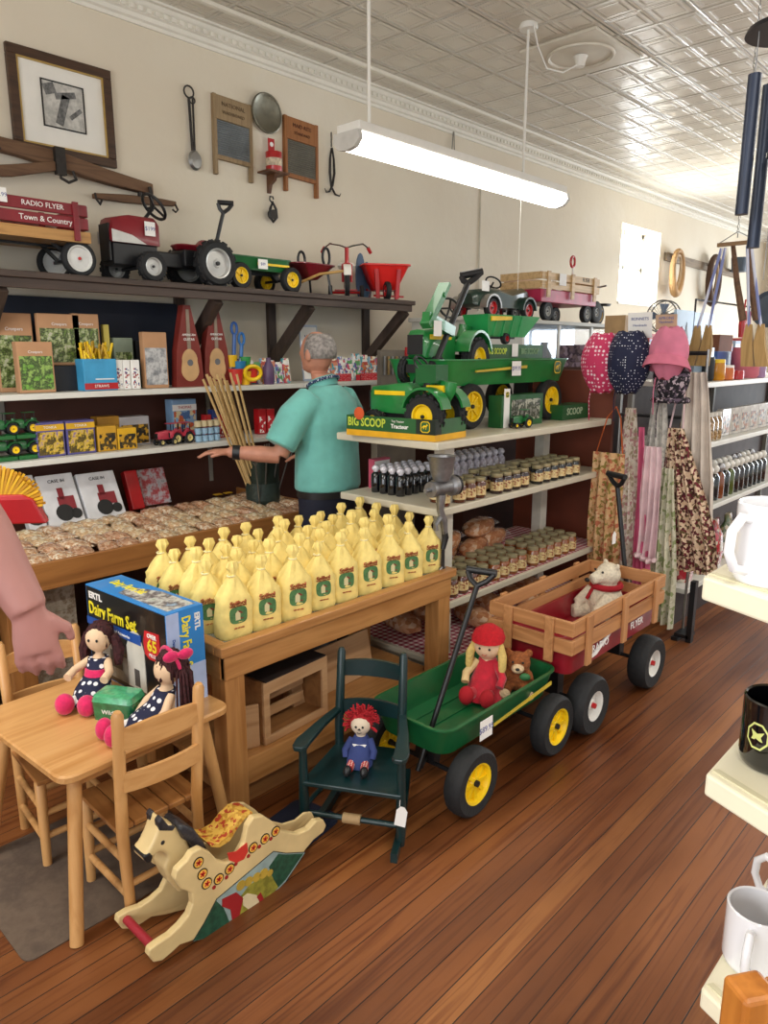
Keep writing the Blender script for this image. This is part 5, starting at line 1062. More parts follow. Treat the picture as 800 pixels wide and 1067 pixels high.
MB().prism([(.02, .02), (.02, .3), (.08, .33), (.12, .2), (.12, .02)], bh, bh+.0012, 'xy').build('top_picture', soft('top_pic', ['8FA88A', 'C9C9C4', '5A4A48', '9CB8D0'], 22, .3), t)
letters('Dairy Farm Set', .05, MATS['title_yellow'], t, (.075, .33, bh+.001), yd, (1, 0, 0), bold=.001, sx=.65)
# green lunch box
p_ = on_z(120, 735, KT); GG = mat('green_translucent', '2E8A58', .15, var=.25, nscale=50, trans=.35, coat=.4)
t = thing('lunch_box', 'small translucent green case with clear lid between the two dolls', 'box', (.96, 2.02, KT), R(-60))
MB().rings([rr(.085, .13, .012, 0), rr(.09, .14, .014, .06), rr(.082, .132, .012, .06), rr(.076, .12, .01, .005)]).build('case', GG, t, smooth=True)
MB().rings([rr(.09, .14, .014, .0605), rr(.082, .128, .014, .078), rr(.06, .1, .012, .082)]).build('lid', mat('green_lid', '4FA878', .12, var=.2, nscale=60, coat=.5), t, smooth=True)
letters('Wildlife', .02, PAPER, t, (0, -.0445, .03), (1, 0, 0), (0, 0, 1)); MB().box(-.05, .05, -.03, .03, .006, .04).build('contents', soft('case_contents', ['4A5A38', '7A8A5A', '2E3A22', '6A5A3A'], 60, .6), t)
# ================================================================ ROCKING HORSE
HX = .79
t = thing('rocking_horse', 'hand-painted cream wooden rocking horse with farm scene on its side', 'rocking horse', (0, 1.57, 0))
CRH = mat('horse_cream', 'D9C08A', .4, var=.1, nscale=8, coat=.3); CRD = mat('painted_mane', '2B2A2E', .45, var=.4, nscale=50, bmp=.5)
def hp(cx, cy, z0=0): v = on_y(100+cx/3.077, 820+cy/3.077, 1.57); return (v.x, v.z-.0)
outl = [(162, 535), (165, 515), (195, 492), (230, 470), (262, 440), (290, 405), (303, 370), (300, 335), (265, 320), (245, 290), (252, 262), (285, 230), (300, 205), (330, 190), (360, 205), (385, 232), (410, 238), (440, 225), (468, 175), (480, 120), (498, 92), (530, 88), (558, 105), (590, 138), (640, 146), (675, 130), (700, 103), (722, 100), (731, 118), (722, 140), (690, 165), (665, 195), (640, 235), (600, 300), (560, 345), (520, 382), (480, 415), (440, 448), (405, 466), (370, 475), (300, 487), (262, 500), (235, 525), (205, 550), (178, 555)]
P_ = [hp(*q) for q in outl]; zmin = min(z for x, z in P_); P_ = [(x, max(0.0005, z)) for x, z in P_]
MB().prism(P_, -.012, .012).build('side_panel', CRH, t, bevel=.004)
far_ = MB().prism(P_, .155, .179).build('side_panel', CRH, t, bevel=.004)
def warp(o, x0=.79, x1=1.36, k=.5):
    for v in o.data.vertices:
        if v.co.y > .02: v.co.y *= 1-(1-k)*max(0, min(1, (v.co.x-x0)/(x1-x0)))**.8
    return o
warp(far_, k=.3)
scene_ = [(302, 487), (340, 425), (378, 352), (440, 300), (560, 200), (600, 206), (662, 203), (600, 296), (556, 340), (516, 378), (436, 444), (368, 471)]
lp = MB().prism([hp(*q) for q in scene_], -.0135, -.012).build('painted_scene', mat('scene_skyblue', '8FA3A0', .45, var=.15, nscale=20), t)
def sub(poly, mt, name, d=.001): return MB().prism([hp(*q) for q in poly], -.0135-d, -.0135).build(name, mt, lp)
sub([(304, 485), (340, 427), (376, 357), (400, 380), (425, 440), (415, 462), (368, 470)], mat('scene_green', '1E4A36', .5, var=.3, nscale=60), 'painted_trees'); sub([(545, 250), (575, 208), (600, 210), (655, 207), (598, 290), (575, 315), (560, 290)], MATS['scene_green'], 'painted_trees')
sub([(425, 442), (430, 400), (450, 350), (480, 310), (545, 262), (575, 315), (516, 376), (440, 440)], mat('scene_olive', '8A8430', .5, var=.3, nscale=50), 'painted_field'); sub([(395, 352), (440, 330), (462, 348), (450, 405), (430, 438), (422, 385), (395, 375)], mat('scene_red', '9A1F22', .5), 'painted_barn', .002)
sub([(460, 345), (475, 333), (505, 338), (515, 365), (480, 385), (462, 372)], mat('scene_house', 'D9C9A0', .5), 'painted_house', .002); sub([(505, 345), (518, 330), (528, 352), (515, 360)], MATS['scene_red'], 'painted_shed', .0025)
m = MB()
for q in ((455, 308, 14), (480, 295, 13), (505, 282, 13), (528, 270, 14), (548, 268, 10)): a = hp(q[0], q[1]); m.lathe([(0, -.0155), (q[2]/900, -.0155), (q[2]/900, -.0135), (0, -.0135)], (a[0], 0, a[1]), 'y', 12)
m.build('painted_bushes', mat('scene_gold', 'B89A3A', .5), lp)
pts = [hp(*q) for q in scene_]; MB().tube([(x, -.0135, z) for x, z in pts[:7]+pts[6:9]][:9], .0012, 5).build('black_outline', INK, t)
beads = [(320, 236), (333, 272), (347, 302), (385, 288), (420, 256), (495, 188), (533, 160), (567, 136)]
for q in beads:
    a = hp(*q); m = MB().lathe([(0, -.0138), (.0165, -.0138), (.0165, -.012), (0, -.012)], (a[0], 0, a[1]), 'y', 16); m.m = 1; m.lathe([(0, -.0143), (.0135, -.0143), (.0135, -.0138), (0, -.0138)], (a[0], 0, a[1]), 'y', 16); m.m = 2
    for k in range(5): an = 2*PI*k/5; m.bar((a[0], -.0146, a[1]), (a[0]+.009*math.cos(an), -.0146, a[1]+.009*math.sin(an)), .0006, .0045, (0, 0, 1) if abs(math.cos(an)) > .5 else (1, 0, 0))
    m.build('painted_bead', [INK, mat('bead_yellow', 'E0B04A', .5), mat('bead_red', 'C02A22', .5)], t)
for q in ((370, 315), (410, 283), (440, 240), (480, 215), (515, 185), (552, 160)): a = hp(*q); MB().lathe([(0, -.0138), (.006, -.0138), (.006, -.012), (0, -.012)], (a[0], 0, a[1]), 'y', 10).build('painted_drop', MATS['scene_red'], t)
c_ = [(412, 205), (440, 200), (475, 172), (478, 200), (465, 225), (440, 236), (418, 228)]; MB().prism([hp(*q) for q in c_], -.0142, -.012).build('saddle_flap', mat('flap_red', 'C8362C', .45), t)
sd_ = [(372, 190), (400, 187), (430, 165), (455, 125), (480, 95), (510, 85), (512, 96), (487, 108), (462, 140), (438, 180), (405, 202), (378, 200)]
warp_s = MB().prism([hp(*q) for q in sd_], .0125, .1545).build('saddle_seat', prints('saddle_pattern', ['C9983A', 'D9B050', 'B8862E', 'A83A22', 'D9B050'], 45, .4), t, bevel=.002); warp(warp_s, k=.3)
# head between the panels
hd = [(300, 370), (265, 330), (248, 290), (262, 250), (240, 232), (215, 246), (205, 268), (188, 270), (180, 252), (198, 232), (212, 205), (225, 175), (232, 150), (236, 122), (258, 140), (285, 150), (318, 175), (335, 225), (345, 290), (330, 350)]
MB().prism([hp(*q) for q in hd], .045, .11).build('head', CRH, t, blob=.006, blobsm=7)
HC = hp(192, 262); MB().prism([hp(*q) for q in [(180, 250), (200, 236), (214, 244), (206, 268), (190, 272)]], .044, .111).build('nose', BLACK, t, blob=.004, blobsm=4)
for y_ in (.046, .109): a = hp(243, 203); MB().ball((a[0], y_, a[1]), (.007, .003, .007), 10, 6).build('eye', BLACK, t, smooth=True)
MB().prism([hp(*q) for q in [(232, 165), (228, 138), (240, 120), (262, 148), (285, 148), (275, 165)]], .043, .068).prism([hp(*q) for q in [(232, 165), (228, 138), (240, 120), (262, 148), (285, 148), (275, 165)]], .088, .112).build('ears', CRD, t, bevel=.004)
MB().prism([hp(*q) for q in [(285, 150), (300, 135), (335, 150), (365, 190), (388, 240), (392, 268), (370, 262), (345, 235), (325, 200), (300, 185)]], .025, .115).build('mane', CRD, t, blob=.006, blobsm=5)
a = hp(190, 520); b_ = hp(640, 180)
MB().cyl((a[0], .012, a[1]), (a[0], .155, a[1]), .012, n=12).build('red_dowel', mat('dowel_red', '9C2230', .45), t, smooth=True)
MB().cyl((b_[0], .012, b_[1]), (b_[0], .055, b_[1]), .012, n=12).build('rear_dowel', MATS['dowel_red'], t, smooth=True)
# ================================================================ GREEN ROCKING CHAIR
DG = mat('dark_green_paint', '0B2A2C', .35, var=.1, coat=.2)
t = thing('rocking_chair', 'small dark green wooden childs rocking chair with ladder back', 'rocking chair', (1.60, 1.60, 0), R(210))   # faces +x
fw, bw = .165, .115
for s in (-1, 1):
    MB().rings([[Vector((x, s*w_-.011, z)), Vector((x, s*w_+.011, z)), Vector((x, s*w_+.011, z+.032)), Vector((x, s*w_-.011, z+.032))] for x, z, w_ in [(-.24+.48*i/10, .045*((i-5)/5)**2, bw+(fw-bw)*i/10) for i in range(11)]]).build('rocker', DG, t, smooth=True)
    MB().tube([(-.12, s*bw, .03), (-.12, s*bw, .3), (-.155, s*bw*.98, .56), (-.156, s*bw*.98, .575)], [.014, .017, .015, .009], 12).build('back_post', DG, t, smooth=True)
    MB().tube([(.13, s*fw, .03), (.13, s*fw, .1), (.13, s*fw, .345)], [.012, .018, .013], 12).build('front_leg', DG, t, smooth=True)
    MB().rings([[Vector((x, s*w_-h, .345)), Vector((x, s*w_+h, .345)), Vector((x, s*w_+h, .363)), Vector((x, s*w_-h, .363))] for x, w_, h in ((-.13, bw, .013), (0, bw+.03, .018), (.12, fw, .025), (.16, fw, .024), (.175, fw, .014))]).build('arm_rest', DG, t, bevel=.004)
    MB().cyl((-.12, s*bw, .12), (.13, s*fw, .12), .009, n=10).build('side_rung', DG, t, smooth=True)
MB().cyl((.13, -fw, .1), (.13, fw, .1), .01, n=10).build('front_rung', DG, t, smooth=True); MB().tube([(.13, -.03, .1), (.13, .03, .1)], .017, 12).build('rung_sleeve', mat('sleeve_tan', 'A88A60', .7), t, smooth=True)
MB().prism([(-.13, -bw-.01), (.145, -fw-.005), (.15, fw+.005), (-.13, bw+.01)], .205, .222, 'xy').build('seat', DG, t, bevel=.004)
for z, h in ((.5, .055), (.36, .05)):
    MB().rings([[Vector((-.12-(z-.3)*.14-.02*(1-u*u)-.006, u*bw, z-h/2)), Vector((-.12-(z-.3)*.14-.02*(1-u*u)+.006, u*bw, z-h/2)), Vector((-.12-(z-.3)*.14-.02*(1-u*u)+.006, u*bw, z+h/2*(1+.3*(1-u*u)))), Vector((-.12-(z-.3)*.14-.02*(1-u*u)-.006, u*bw, z+h/2*(1+.3*(1-u*u))))] for u in [i/4-1 for i in range(9)]]).build('back_slat', DG, t, smooth=True)
m = MB().prism([(-.02, 0), (.02, 0), (.02, .065), (.008, .08), (-.008, .08), (-.02, .065)], .003, .0045); m.at((.155, fw-.01, .1), (0, 0, R(90))); 
tg = MB().at((.152, fw-.0, .115), (0, R(8), R(90))).prism([(-.018, 0), (.018, 0), (.018, .055), (.006, .07), (-.006, .07), (-.018, .055)], -.001, .001).build('price_tag', PAPER, t)
MB().tube([(.145, fw, .215), (.152, fw, .185)], .001, 4).build('tag_string', PAPER, tg)
# raggedy doll
t = thing('rag_doll', 'red yarn-haired rag doll in blue sitting in the green rocking chair', 'doll', (1.595, 1.605, .222), R(215))
MB().tube([(-.02, 0, .02), (-.03, 0, .08), (-.03, 0, .095)], [.03, .026, .016], 12).ball((-.028, 0, .135), (.033, .036, .036)).build('body', mat('doll_white', 'DCCBB4', .8), t, blob=.006, blobsm=3)
MB().rings([oval(0, 0, .003, .045, .045), oval(-.01, 0, .03, .045, .046), oval(-.025, 0, .07, .032, .036), oval(-.03, 0, .095, .02, .022)]).build('outfit', mat('doll_blue', '2E3C72', .85, bmp=.3), t, smooth=True)
MB().prism([(-.024, .075), (.024, .075), (.012, .055), (0, .07), (-.012, .055)], .0, .004, 'yz').build('white_collar', PAPER, t)
for s in (-1, 1):
    MB().tube([(-.028, s*.03, .08), (0, s*.05, .05), (.01, s*.046, .03)], [.013, .012, .011], 9).build('arm', MATS['doll_blue'], t, smooth=True)
    MB().tube([(.02, s*.022, .018), (.06, s*.026, .016)], .014, 9).build('striped_leg', checks('stripe_leg', 'B83A3A', 'B83A3A', 'E8DCD0', 120), t, smooth=True); MB().ball((.08, s*.028, .02), (.02, .014, .019)).build('shoe', BLACK, t, smooth=True)
h = MB().ball((-.038, 0, .14), (.034, .04, .04)); yarn(h, (-.035, 0, .14), .034, 130, 21, -.5, .03, .003); h.build('yarn_hair', mat('red_yarn', 'A81420', .9, bmp=.4), t)
m = MB()
for s in (-1, 1): m.ball((.004, s*.012, .14), (.002, .004, .0045))
m.prism([(-.006, .13), (.006, .13), (0, .137)], .0045, .007, 'yz').tube([(.004, -.008, .12), (.005, 0, .117), (.004, .008, .12)], .001, 4); m.build('face_marks', INK, t)
# ================================================================ GREEN WAGON (floor)
t = thing('pull_wagon', 'green steel pull wagon with yellow wheels and raised handle on the floor', 'wagon', (2.15, 1.56, 0))
tray(t, mat('wagon_green', '0F5A30', .4, var=.05, coat=.3), .74, .36, .235, .345, .05, r=.06)
MB().box(-.28, .28, -.002, .002, .2435, .2495).box(-.28, .28, -.08, -.076, .2435, .249).box(-.28, .28, .076, .08, .2435, .249).build('tray_rib', MATS['wagon_green'], t, bevel=.002)
for x in (-.25, .3):
    for s in (-1, 1): wheel(t, (x, s*.205, .125), .125, .07, rimf=.6, spokes=8)
    MB().cyl((x, -.2, .125), (x, .2, .125), .009, n=8).build('axle', BLACK, t); MB().bar((x, 0, .125), (x+.03, 0, .235), .09, .04).build('bolster', BLACK, t)
MB().tube([(-.25, 0, .15), (-.32, -.03, .14)], .012, 8).build('hitch', BLACK, t)
pull_handle(t, (-.335, -.03, .13), (-.03, -.05, .76), .1, rad=.0105, side=(.3, -1, 0))
for o_ in (0,): m = MB().prism([(-.1, .27), (.3, .295), (.3, .31), (-.1, .28)], -.1935, -.189); m.build('side_stripe', mat('decal_gold', 'C9B03A', .4), t)
price_tag(t, (-.16, -.2, .29), (1, 0, 0), .075, .075, '$89.95')
# girl doll + bear
t = thing('girl_doll', 'blonde braided doll in red dress, hat and boots sitting in the green wagon', 'doll', (2.28, 1.57, .25), R(200))
FACE = mat('doll_face', 'E2BC9A', .7, var=.03)
MB().tube([(-.02, 0, .03), (-.03, 0, .13), (-.03, 0, .15)], [.045, .036, .02], 12).ball((-.02, 0, .2), (.052, .056, .055)).build('body', FACE, t, blob=.007, blobsm=3)
MB().rings([oval(.02, 0, .003, .085, .08), oval(.0, 0, .04, .07, .068), oval(-.02, 0, .1, .045, .048), oval(-.03, 0, .145, .028, .036)]).build('dress', mat('red_velvet', 'B3122A', .85, var=.2, nscale=30, bmp=.3, sheen=.3), t, smooth=True)
for s in (-1, 1):
    MB().tube([(-.02, s*.04, .13), (.02, s*.075, .085), (.05, s*.07, .06)], [.018, .017, .016], 9).build('sleeve', MATS['red_velvet'] if s > 0 else mat('cream_sleeve', 'D9BC86', .8), t, smooth=True)
    MB().tube([(.05, s*.03, .025), (.11, s*.038, .03)], .022, 9).build('leg', MATS['red_velvet'], t, smooth=True); MB().ball((.125, s*.042, .04), (.032, .03, .038)).build('boot', mat('felt_red', 'A5101E', .9), t, smooth=True)
    MB().tube([(-.02, s*.05, .21), (.0, s*.066, .17), (.005, s*.068, .12), (.01, s*.062, .09)], [.014, .018, .016, .008], 9).build('braid', mat('blonde_yarn', 'D2B469', .8, bmp=.6, nscale=80), t, smooth=True)
MB().ball((-.032, 0, .212), (.052, .059, .052)).build('hair', MATS['blonde_yarn'], t, smooth=True)
MB().rings([oval(-.02, 0, .222, .062, .066), oval(-.03, 0, .235, .064, .068), oval(-.035, 0, .262, .052, .056), oval(-.045, 0, .28, .02, .02)]).build('hat', mat('red_wool', 'B00F1C', .95, bmp=.5, nscale=70), t, smooth=True)
m = MB()
for s in (-1, 1): m.ball((.03, s*.02, .203), (.003, .005, .005))
m.build('eyes', INK, t); MB().tube([(.029, -.01, .178), (.031, 0, .175), (.029, .01, .178)], .0015, 4).build('mouth', RED, t)
t = thing('teddy_bear', 'small brown teddy bear with cream muzzle beside the red-dressed doll', 'teddy bear', (2.39, 1.49, .25), R(212))
BF = mat('bear_brown', '8A4E26', .95, bmp=.8, nscale=90, var=.25); BC = mat('bear_cream', 'D2B690', .95, bmp=.8, nscale=90)
b = MB().ball((-.01, 0, .05), (.045, .05, .055)).ball((.0, 0, .125), (.045, .052, .045))
for s in (-1, 1): b.ball((-.005, s*.042, .165), (.012, .018, .018)); b.tube([(0, s*.04, .085), (.035, s*.05, .06)], .019, 9); b.tube([(.02, s*.035, .025), (.07, s*.045, .025)], .022, 9)
b.build('body', BF, t, blob=.006, blobsm=3)
MB().ball((.04, 0, .115), (.025, .026, .02)).build('muzzle', BC, t, smooth=True); MB().ball((.064, 0, .12), (.006, .009, .006)).build('nose', INK, t)
for s in (-1, 1): MB().ball((.092, s*.047, .026), (.01, .022, .022)).build('foot_pad', BC, t, smooth=True); MB().ball((.052, 0, .128), .001)
m = MB()
for s in (-1, 1): m.ball((.04, s*.02, .14), .005)
m.build('eyes', INK, t); MB().ball((.05, .03, .085), (.012, .022, .016)).build('green_bow', mat('bow_green', '2E6A3A', .6), t, smooth=True)
# ================================================================ RED STAKE WAGON (floor)
t = thing('stake_wagon', 'red wagon with natural wood stake sides and white-rimmed black tyres on the floor', 'wagon', (2.975, 1.525, 0))
RW = mat('wagon_red', '8E1424', .35, coat=.3); SW = wood('stake_wood', 'C08A5A', 'A26E42', 0, .45, .7); SWy = wood('stake_wood', 'C08A5A', 'A26E42', 1, .45, .7)
tray(t, RW, .86, .36, .3, .42, .02, r=.04)
for s in (-1, 1):
    for z in (.405, .485): MB().box(-.44, .44, s*.196-.008, s*.196+.008, z, z+.062).build('side_slat', SW, t, bevel=.003)
    for x in (-.33, .0, .33): MB().box(x-.022, x+.022, s*.212-.007, s*.212+.007, .335, .552).build('stake', wood('stake_wood', 'C08A5A', 'A26E42', 2, .45, .7), t, bevel=.003)
for x in (-.446, .446):
    for z in (.405, .485): MB().box(x-.008, x+.008, -.203, .203, z, z+.062).build('end_slat', SWy, t, bevel=.003)
    for y_ in (-.1, .1): MB().box(x-(.022 if x < 0 else -.008), x-(.008 if x < 0 else -.022), y_-.02, y_+.02, .36, .55).build('end_stake', SW, t, bevel=.003)
for x in (-.27, .33):
    for s in (-1, 1): wheel(t, (x, s*.19, .13), .13, .09, rim=mat('rim_white', 'DAD8D2', .35), hub=RED, rimf=.5)
    MB().cyl((x, -.18, .13), (x, .18, .13), .01, n=8).build('axle', BLACK, t); MB().bar((x, 0, .13), (x, 0, .3), .12, .05).build('bolster', BLACK, t)
letters('RADIO', .05, PAPER, t, (-.17, -.1865, .365), (1, 0, 0), (0, 0, 1)); letters('FLYER', .05, PAPER, t, (.19, -.1865, .365), (1, 0, 0), (0, 0, 1))
MB().prism([(-.28, .325), (-.1, .395), (-.06, .395), (-.2, .33)], -.1855, -.18).build('white_swoosh', PAPER, t)
pull_handle(t, (.47, -.04, .2), (.5, .1, .94), .11, rad=.012, side=(.5, 1, 0)); MB().tube([(.33, 0, .15), (.47, -.04, .18)], .012, 8).build('hitch', BLACK, t)
tg = MB().prism([(-.018, 0), (.018, 0), (.018, .05), (0, .065), (-.018, .05)], -.18, -.178).build('price_tag', PAPER, t); tg.location = (.42, .24, .66)
t = thing('polar_bear', 'white plush polar bear with red scarf lying in the red stake wagon', 'plush toy', (3.27, 1.55, .30), R(152))
WF = mat('plush_white', 'D9CDB6', .95, bmp=.6, nscale=80)
b = MB().ball((0, 0, .1), (.085, .085, .1)).ball((-.005, 0, .235), (.062, .06, .06)).tube([(.02, 0, .235), (.09, 0, .215)], [.04, .026], 12)
for s in (-1, 1): b.ball((-.02, s*.048, .285), (.012, .017, .018)); b.tube([(.03, s*.07, .14), (.11, s*.08, .07)], [.035, .03], 10); b.tube([(.03, s*.06, .035), (.14, s*.075, .035)], .036, 10)
b.build('body', WF, t, blob=.008, blobsm=3)
MB().ball((.115, 0, .218), (.012, .014, .011)).build('nose', INK, t); m = MB()
for s in (-1, 1): m.ball((.05, s*.03, .258), .006)
m.build('eyes', INK, t); MB().tube([(.065*math.cos(a), .065*math.sin(a), .18) for a in [2*PI*i/20 for i in range(20)]], .016, 8, True).tube([(.06, -.02, .175), (.09, -.03, .11)], .014, 8, flat=.5).build('scarf', mat('scarf_red', 'A01020', .9, bmp=.4), t, smooth=True)
# ================================================================ ISLAND SHELVING
IX0, IX1, IY0, IY1 = 2.53, 4.1, 1.98, 2.62
ZS = (1.22, .92, .465, .17)
t = thing('island_shelving', 'free-standing island of cream metal shelves with brown end panel', 'shelving', (0, 0, 0))
ISH = mat('island_shelf', 'CFC8B4', .4, var=.04); BRP = mat('brown_panel', '6A3220', .5, var=.2, nscale=3)
for i, z in enumerate(ZS):
    a = IX0-(.07 if i == 0 else .05 if i == 1 else 0); MB().box(a, IX1, IY0, IY1, z-.035, z).build('shelf', ISH, t, bevel=.006)
MB().box(IX1, IX1+.03, IY0, IY1+.02, 0, 1.5).build('end_panel', BRP, t); MB().box(IX0+.02, IX1, IY0+.03, IY1-.02, 0, ZS[3]-.035).build('plinth', mat('plinth_white', 'C9C5B8', .5), t)
for (x, y_) in ((3.86, 2.3), (2.62, 2.07)): MB().box(x-.035, x+.035, y_-.03, y_+.03, ZS[3], ZS[0]-.035).build('upright', mat('upright_white', 'C4C0B4', .45), t)
for z in (ZS[2], ZS[3]):
    o = MB().box(IX0+.02, IX1-.02, IY0+.015, IY1-.02, z+.0005, z+.003).build('checked_cloth', checks('gingham', 'E4DAD4', 'C4808A', '8E1F35', 28)); tag(o, 'red gingham cloth lining the %s island shelf' % ('lower jam' if z == ZS[2] else 'bottom'), 'cloth')
# jars
GOLDL = mat('lid_gold', 'BDB48E', .3, metal=.5); LABL = prints('jar_label', ['D9C08A', 'CDB27A', 'E0CC9C', '8A4A2A', 'D9C08A'], 60, .5)
def jar(nm, jam, lidm, lab, r=.033, h=.1):
    t = thing(nm, lab, 'jar')
    MB().lathe([(r*.9, 0), (r, .004), (r, h*.72), (r*.82, h*.82), (0, h*.82)], n=18).build('glass_jar', jam, t, smooth=True)
    MB().lathe([(r*1.012, h*.16), (r*1.012, h*.6)], n=18).build('paper_label', LABL, t, smooth=True)
    MB().lathe([(r*.86, h*.82), (r*.88, h*.83), (r*.88, h*.985), (r*.82, h), (0, h)], n=18).build('lid', lidm, t, smooth=True)
    return t
JAM = [mat('jam_dark', '2A1014', .1, coat=.8, var=.1), mat('jam_brown', '5A2A14', .1, coat=.8), mat('jam_amber', '8A4A1C', .1, coat=.8), mat('jam_black', '101418', .1, coat=.8)]
JP = [jar('jam_jar', m_, GOLDL, 'x') for m_ in JAM]; ju = set()
def put_jar(k, x, y_, z, lab, grp, sc=1):
    loc = (x, y_, z)
    if k in ju: return dup(JP[k], loc, R(20+17*k), lab, grp, scale=sc)
    ju.add(k); o = JP[k]; o.location = loc; o['label'] = lab; o['group'] = grp; o.scale = (sc,)*3; return o
nm4 = ['dark red', 'brown', 'amber', 'near-black']; n = 0
seg = [(2.60, 5, 1, 'left'), (2.985, 4, 0, 'middle'), (3.36, 6, 3, 'right')]
for x0, cnt, kk, sn in seg:
    for r_ in range(3 if sn != 'left' else 2):
        for i in range(cnt if sn != 'left' else 4):
            x = x0+i*.079+r_*.01; y_ = 2.025+r_*.078
            if sn == 'left' and i < 1 and r_ == 0: x -= .04
            put_jar(kk, x, y_, ZS[1]+.001, '%s jam jar, upper shelf, %s in %s row of %s group' % (nm4[kk], ORDS[i], ('front', 'middle', 'rear')[r_], sn), 'jam jars on the upper jam shelf')
seg = [(2.64, 4, 1, 'left'), (2.99, 4, 2, 'middle'), (3.36, 6, 2, 'right')]
WL = mat('white_label', 'DEDAD4', .6)
for x0, cnt, kk, sn in seg:
    for r_ in range(3):
        for i in range(cnt):
            x = x0+i*.082+r_*.012; y_ = 2.03+r_*.08; k = 3 if (sn == 'left' and i == 3) else kk
            put_jar(k, x, y_, ZS[2]+.004, '%s jar, gingham shelf, %s in %s row of %s group' % (nm4[k], ORDS[i], ('front', 'middle', 'rear')[r_], sn), 'jars on the gingham shelf', 1.05)
# bottles with clear bulb caps
def bottle(nm, bm, cm, lab, r, h):
    t = thing(nm, lab, 'bottle'); MB().lathe([(r*.9, 0), (r, .004), (r, h*.66), (r*.5, h*.76), (0, h*.76)], n=14).build('glass_bottle', bm, t, smooth=True)
    MB().lathe([(r*.45, h*.76), (r*.5, h*.78), (r*.85, h*.86), (r*.85, h*.92), (r*.45, h), (0, h)], n=12).build('cap', cm, t, smooth=True); return t
CAPC = mat('cap_clear', 'D9D6E0', .1, coat=.8, var=.2, nscale=60)
bb = bottle('syrup_bottle', mat('syrup_black', '0E0F16', .12, coat=.8), CAPC, 'x', .024, .135); first = True
for r_ in range(4):
    for i in range(6):
        x = 2.60+i*.052; y_ = 2.32+r_*.055
        lab = 'black syrup bottle with clear cap, %s in row %s from the front' % (ORDS[i], ('one', 'two', 'three', 'four')[r_])
        if first: bb.location = (x, y_, ZS[1]+.001); bb['label'] = lab; bb['group'] = 'black syrup bottles'; first = False
        else: dup(bb, (x, y_, ZS[1]+.001), 0, lab, 'black syrup bottles')
cb = bottle('clear_bottle', mat('bottle_clear', 'C9C4D0', .08, coat=.9, var=.35, nscale=60), CAPC, 'x', .026, .15); first = True
for r_ in range(3):
    for i in range(9):
        x = 3.0+i*.06; y_ = 2.34+r_*.06
        lab = 'clear glass bottle, %s in the %s row behind the jam jars' % (ORDS[i], ('front', 'middle', 'rear')[r_])
        if first: cb.location = (x, y_, ZS[1]+.001); cb['label'] = lab; cb['group'] = 'clear bottles'; first = False
        else: dup(cb, (x, y_, ZS[1]+.001), 0, lab, 'clear bottles')
p_ = (2.58, 2.55, ZS[1]); t = thing('small_carton', 'pink and red carton behind the black syrup bottles', 'box', (2.72, 2.575, ZS[1])); MB().box(-.06, .06, -.02, .02, 0, .15).build('carton', mat('pink_card', 'C4506A', .5), t); MB().box(-.055, .055, -.0215, -.02, .11, .14).build('title_band', PAPER, t)
# bread loaves
def loaf(seed):
    rnd = random.Random(seed); m = MB(); rs = []; n = 20
    for i in range(9):
        u = i/8*2-1; x = u*.13; f = (1-abs(u)**4*.75); w_ = .052*f*(1+rnd.uniform(-.04, .04)); h_ = .048*f*(1+.06*(i % 2))
        rs.append([Vector((x, w_*math.copysign(abs(math.cos(a))**.7, math.cos(a)), .05+h_*math.copysign(abs(math.sin(a))**.7, math.sin(a)))) for a in [2*PI*k/n for k in range(n)]])
    m.rings(rs); t = thing('bread_loaf', 'x', 'bread'); m.build('loaf', prints('bread_%d' % seed, ['CF9468', 'C08058', 'D9A680', 'E2C0A0', 'C48A62'], 20, .15, coat=.9), t, smooth=True)
    MB().tube([(.128, 0, .05), (.145, 0, .06), (.17, .01, .05), (.19, -.005, .02)], [.02, .008, .02, .024], 8, flat=.4).build('bag_end', CLEARP, t, smooth=True); return t
lf = loaf(2); k = 0; lf.scale = (1.25, 1.25, 1.0)
for (x, y_, z, rz, wh) in [(2.86, 2.34, ZS[2], 10, 'left front'), (3.1, 2.45, ZS[2], 14, 'left rear'), (3.3, 2.38, ZS[2], 20, 'middle'), (3.55, 2.44, ZS[2], 10, 'right'), (2.84, 2.52, ZS[2], 5, 'far left')]:
    lab = 'bagged bread loaf on the gingham jam shelf, %s of the pile' % wh
    if k == 0: lf.location = (x, y_, z+.004); lf.rotation_euler.z = R(rz); lf['label'] = lab; lf['group'] = 'bagged bread loaves'
    else: dup(lf, (x, y_, z+.004), R(rz), lab, 'bagged bread loaves')
    k += 1
for (x, y_, z, rz, wh) in [(3.0, 2.36, ZS[2]+.096, 16, 'left'), (3.4, 2.42, ZS[2]+.096, 12, 'right')]: dup(lf, (x, y_, z+.004), R(rz), 'bagged bread loaf stacked on top of the others, %s' % wh, 'bagged bread loaves')
for i, (x, y_, rz) in enumerate([(2.72, 2.42, 75), (2.9, 2.5, 80), (3.05, 2.2, 70), (3.28, 2.3, 85), (3.5, 2.2, 75), (3.72, 2.3, 80)]): dup(lf, (x, y_, ZS[3]+.004), R(rz), 'bagged loaf on the bottom gingham shelf, %s' % ORDS[i], 'bagged loaves on bottom shelf')
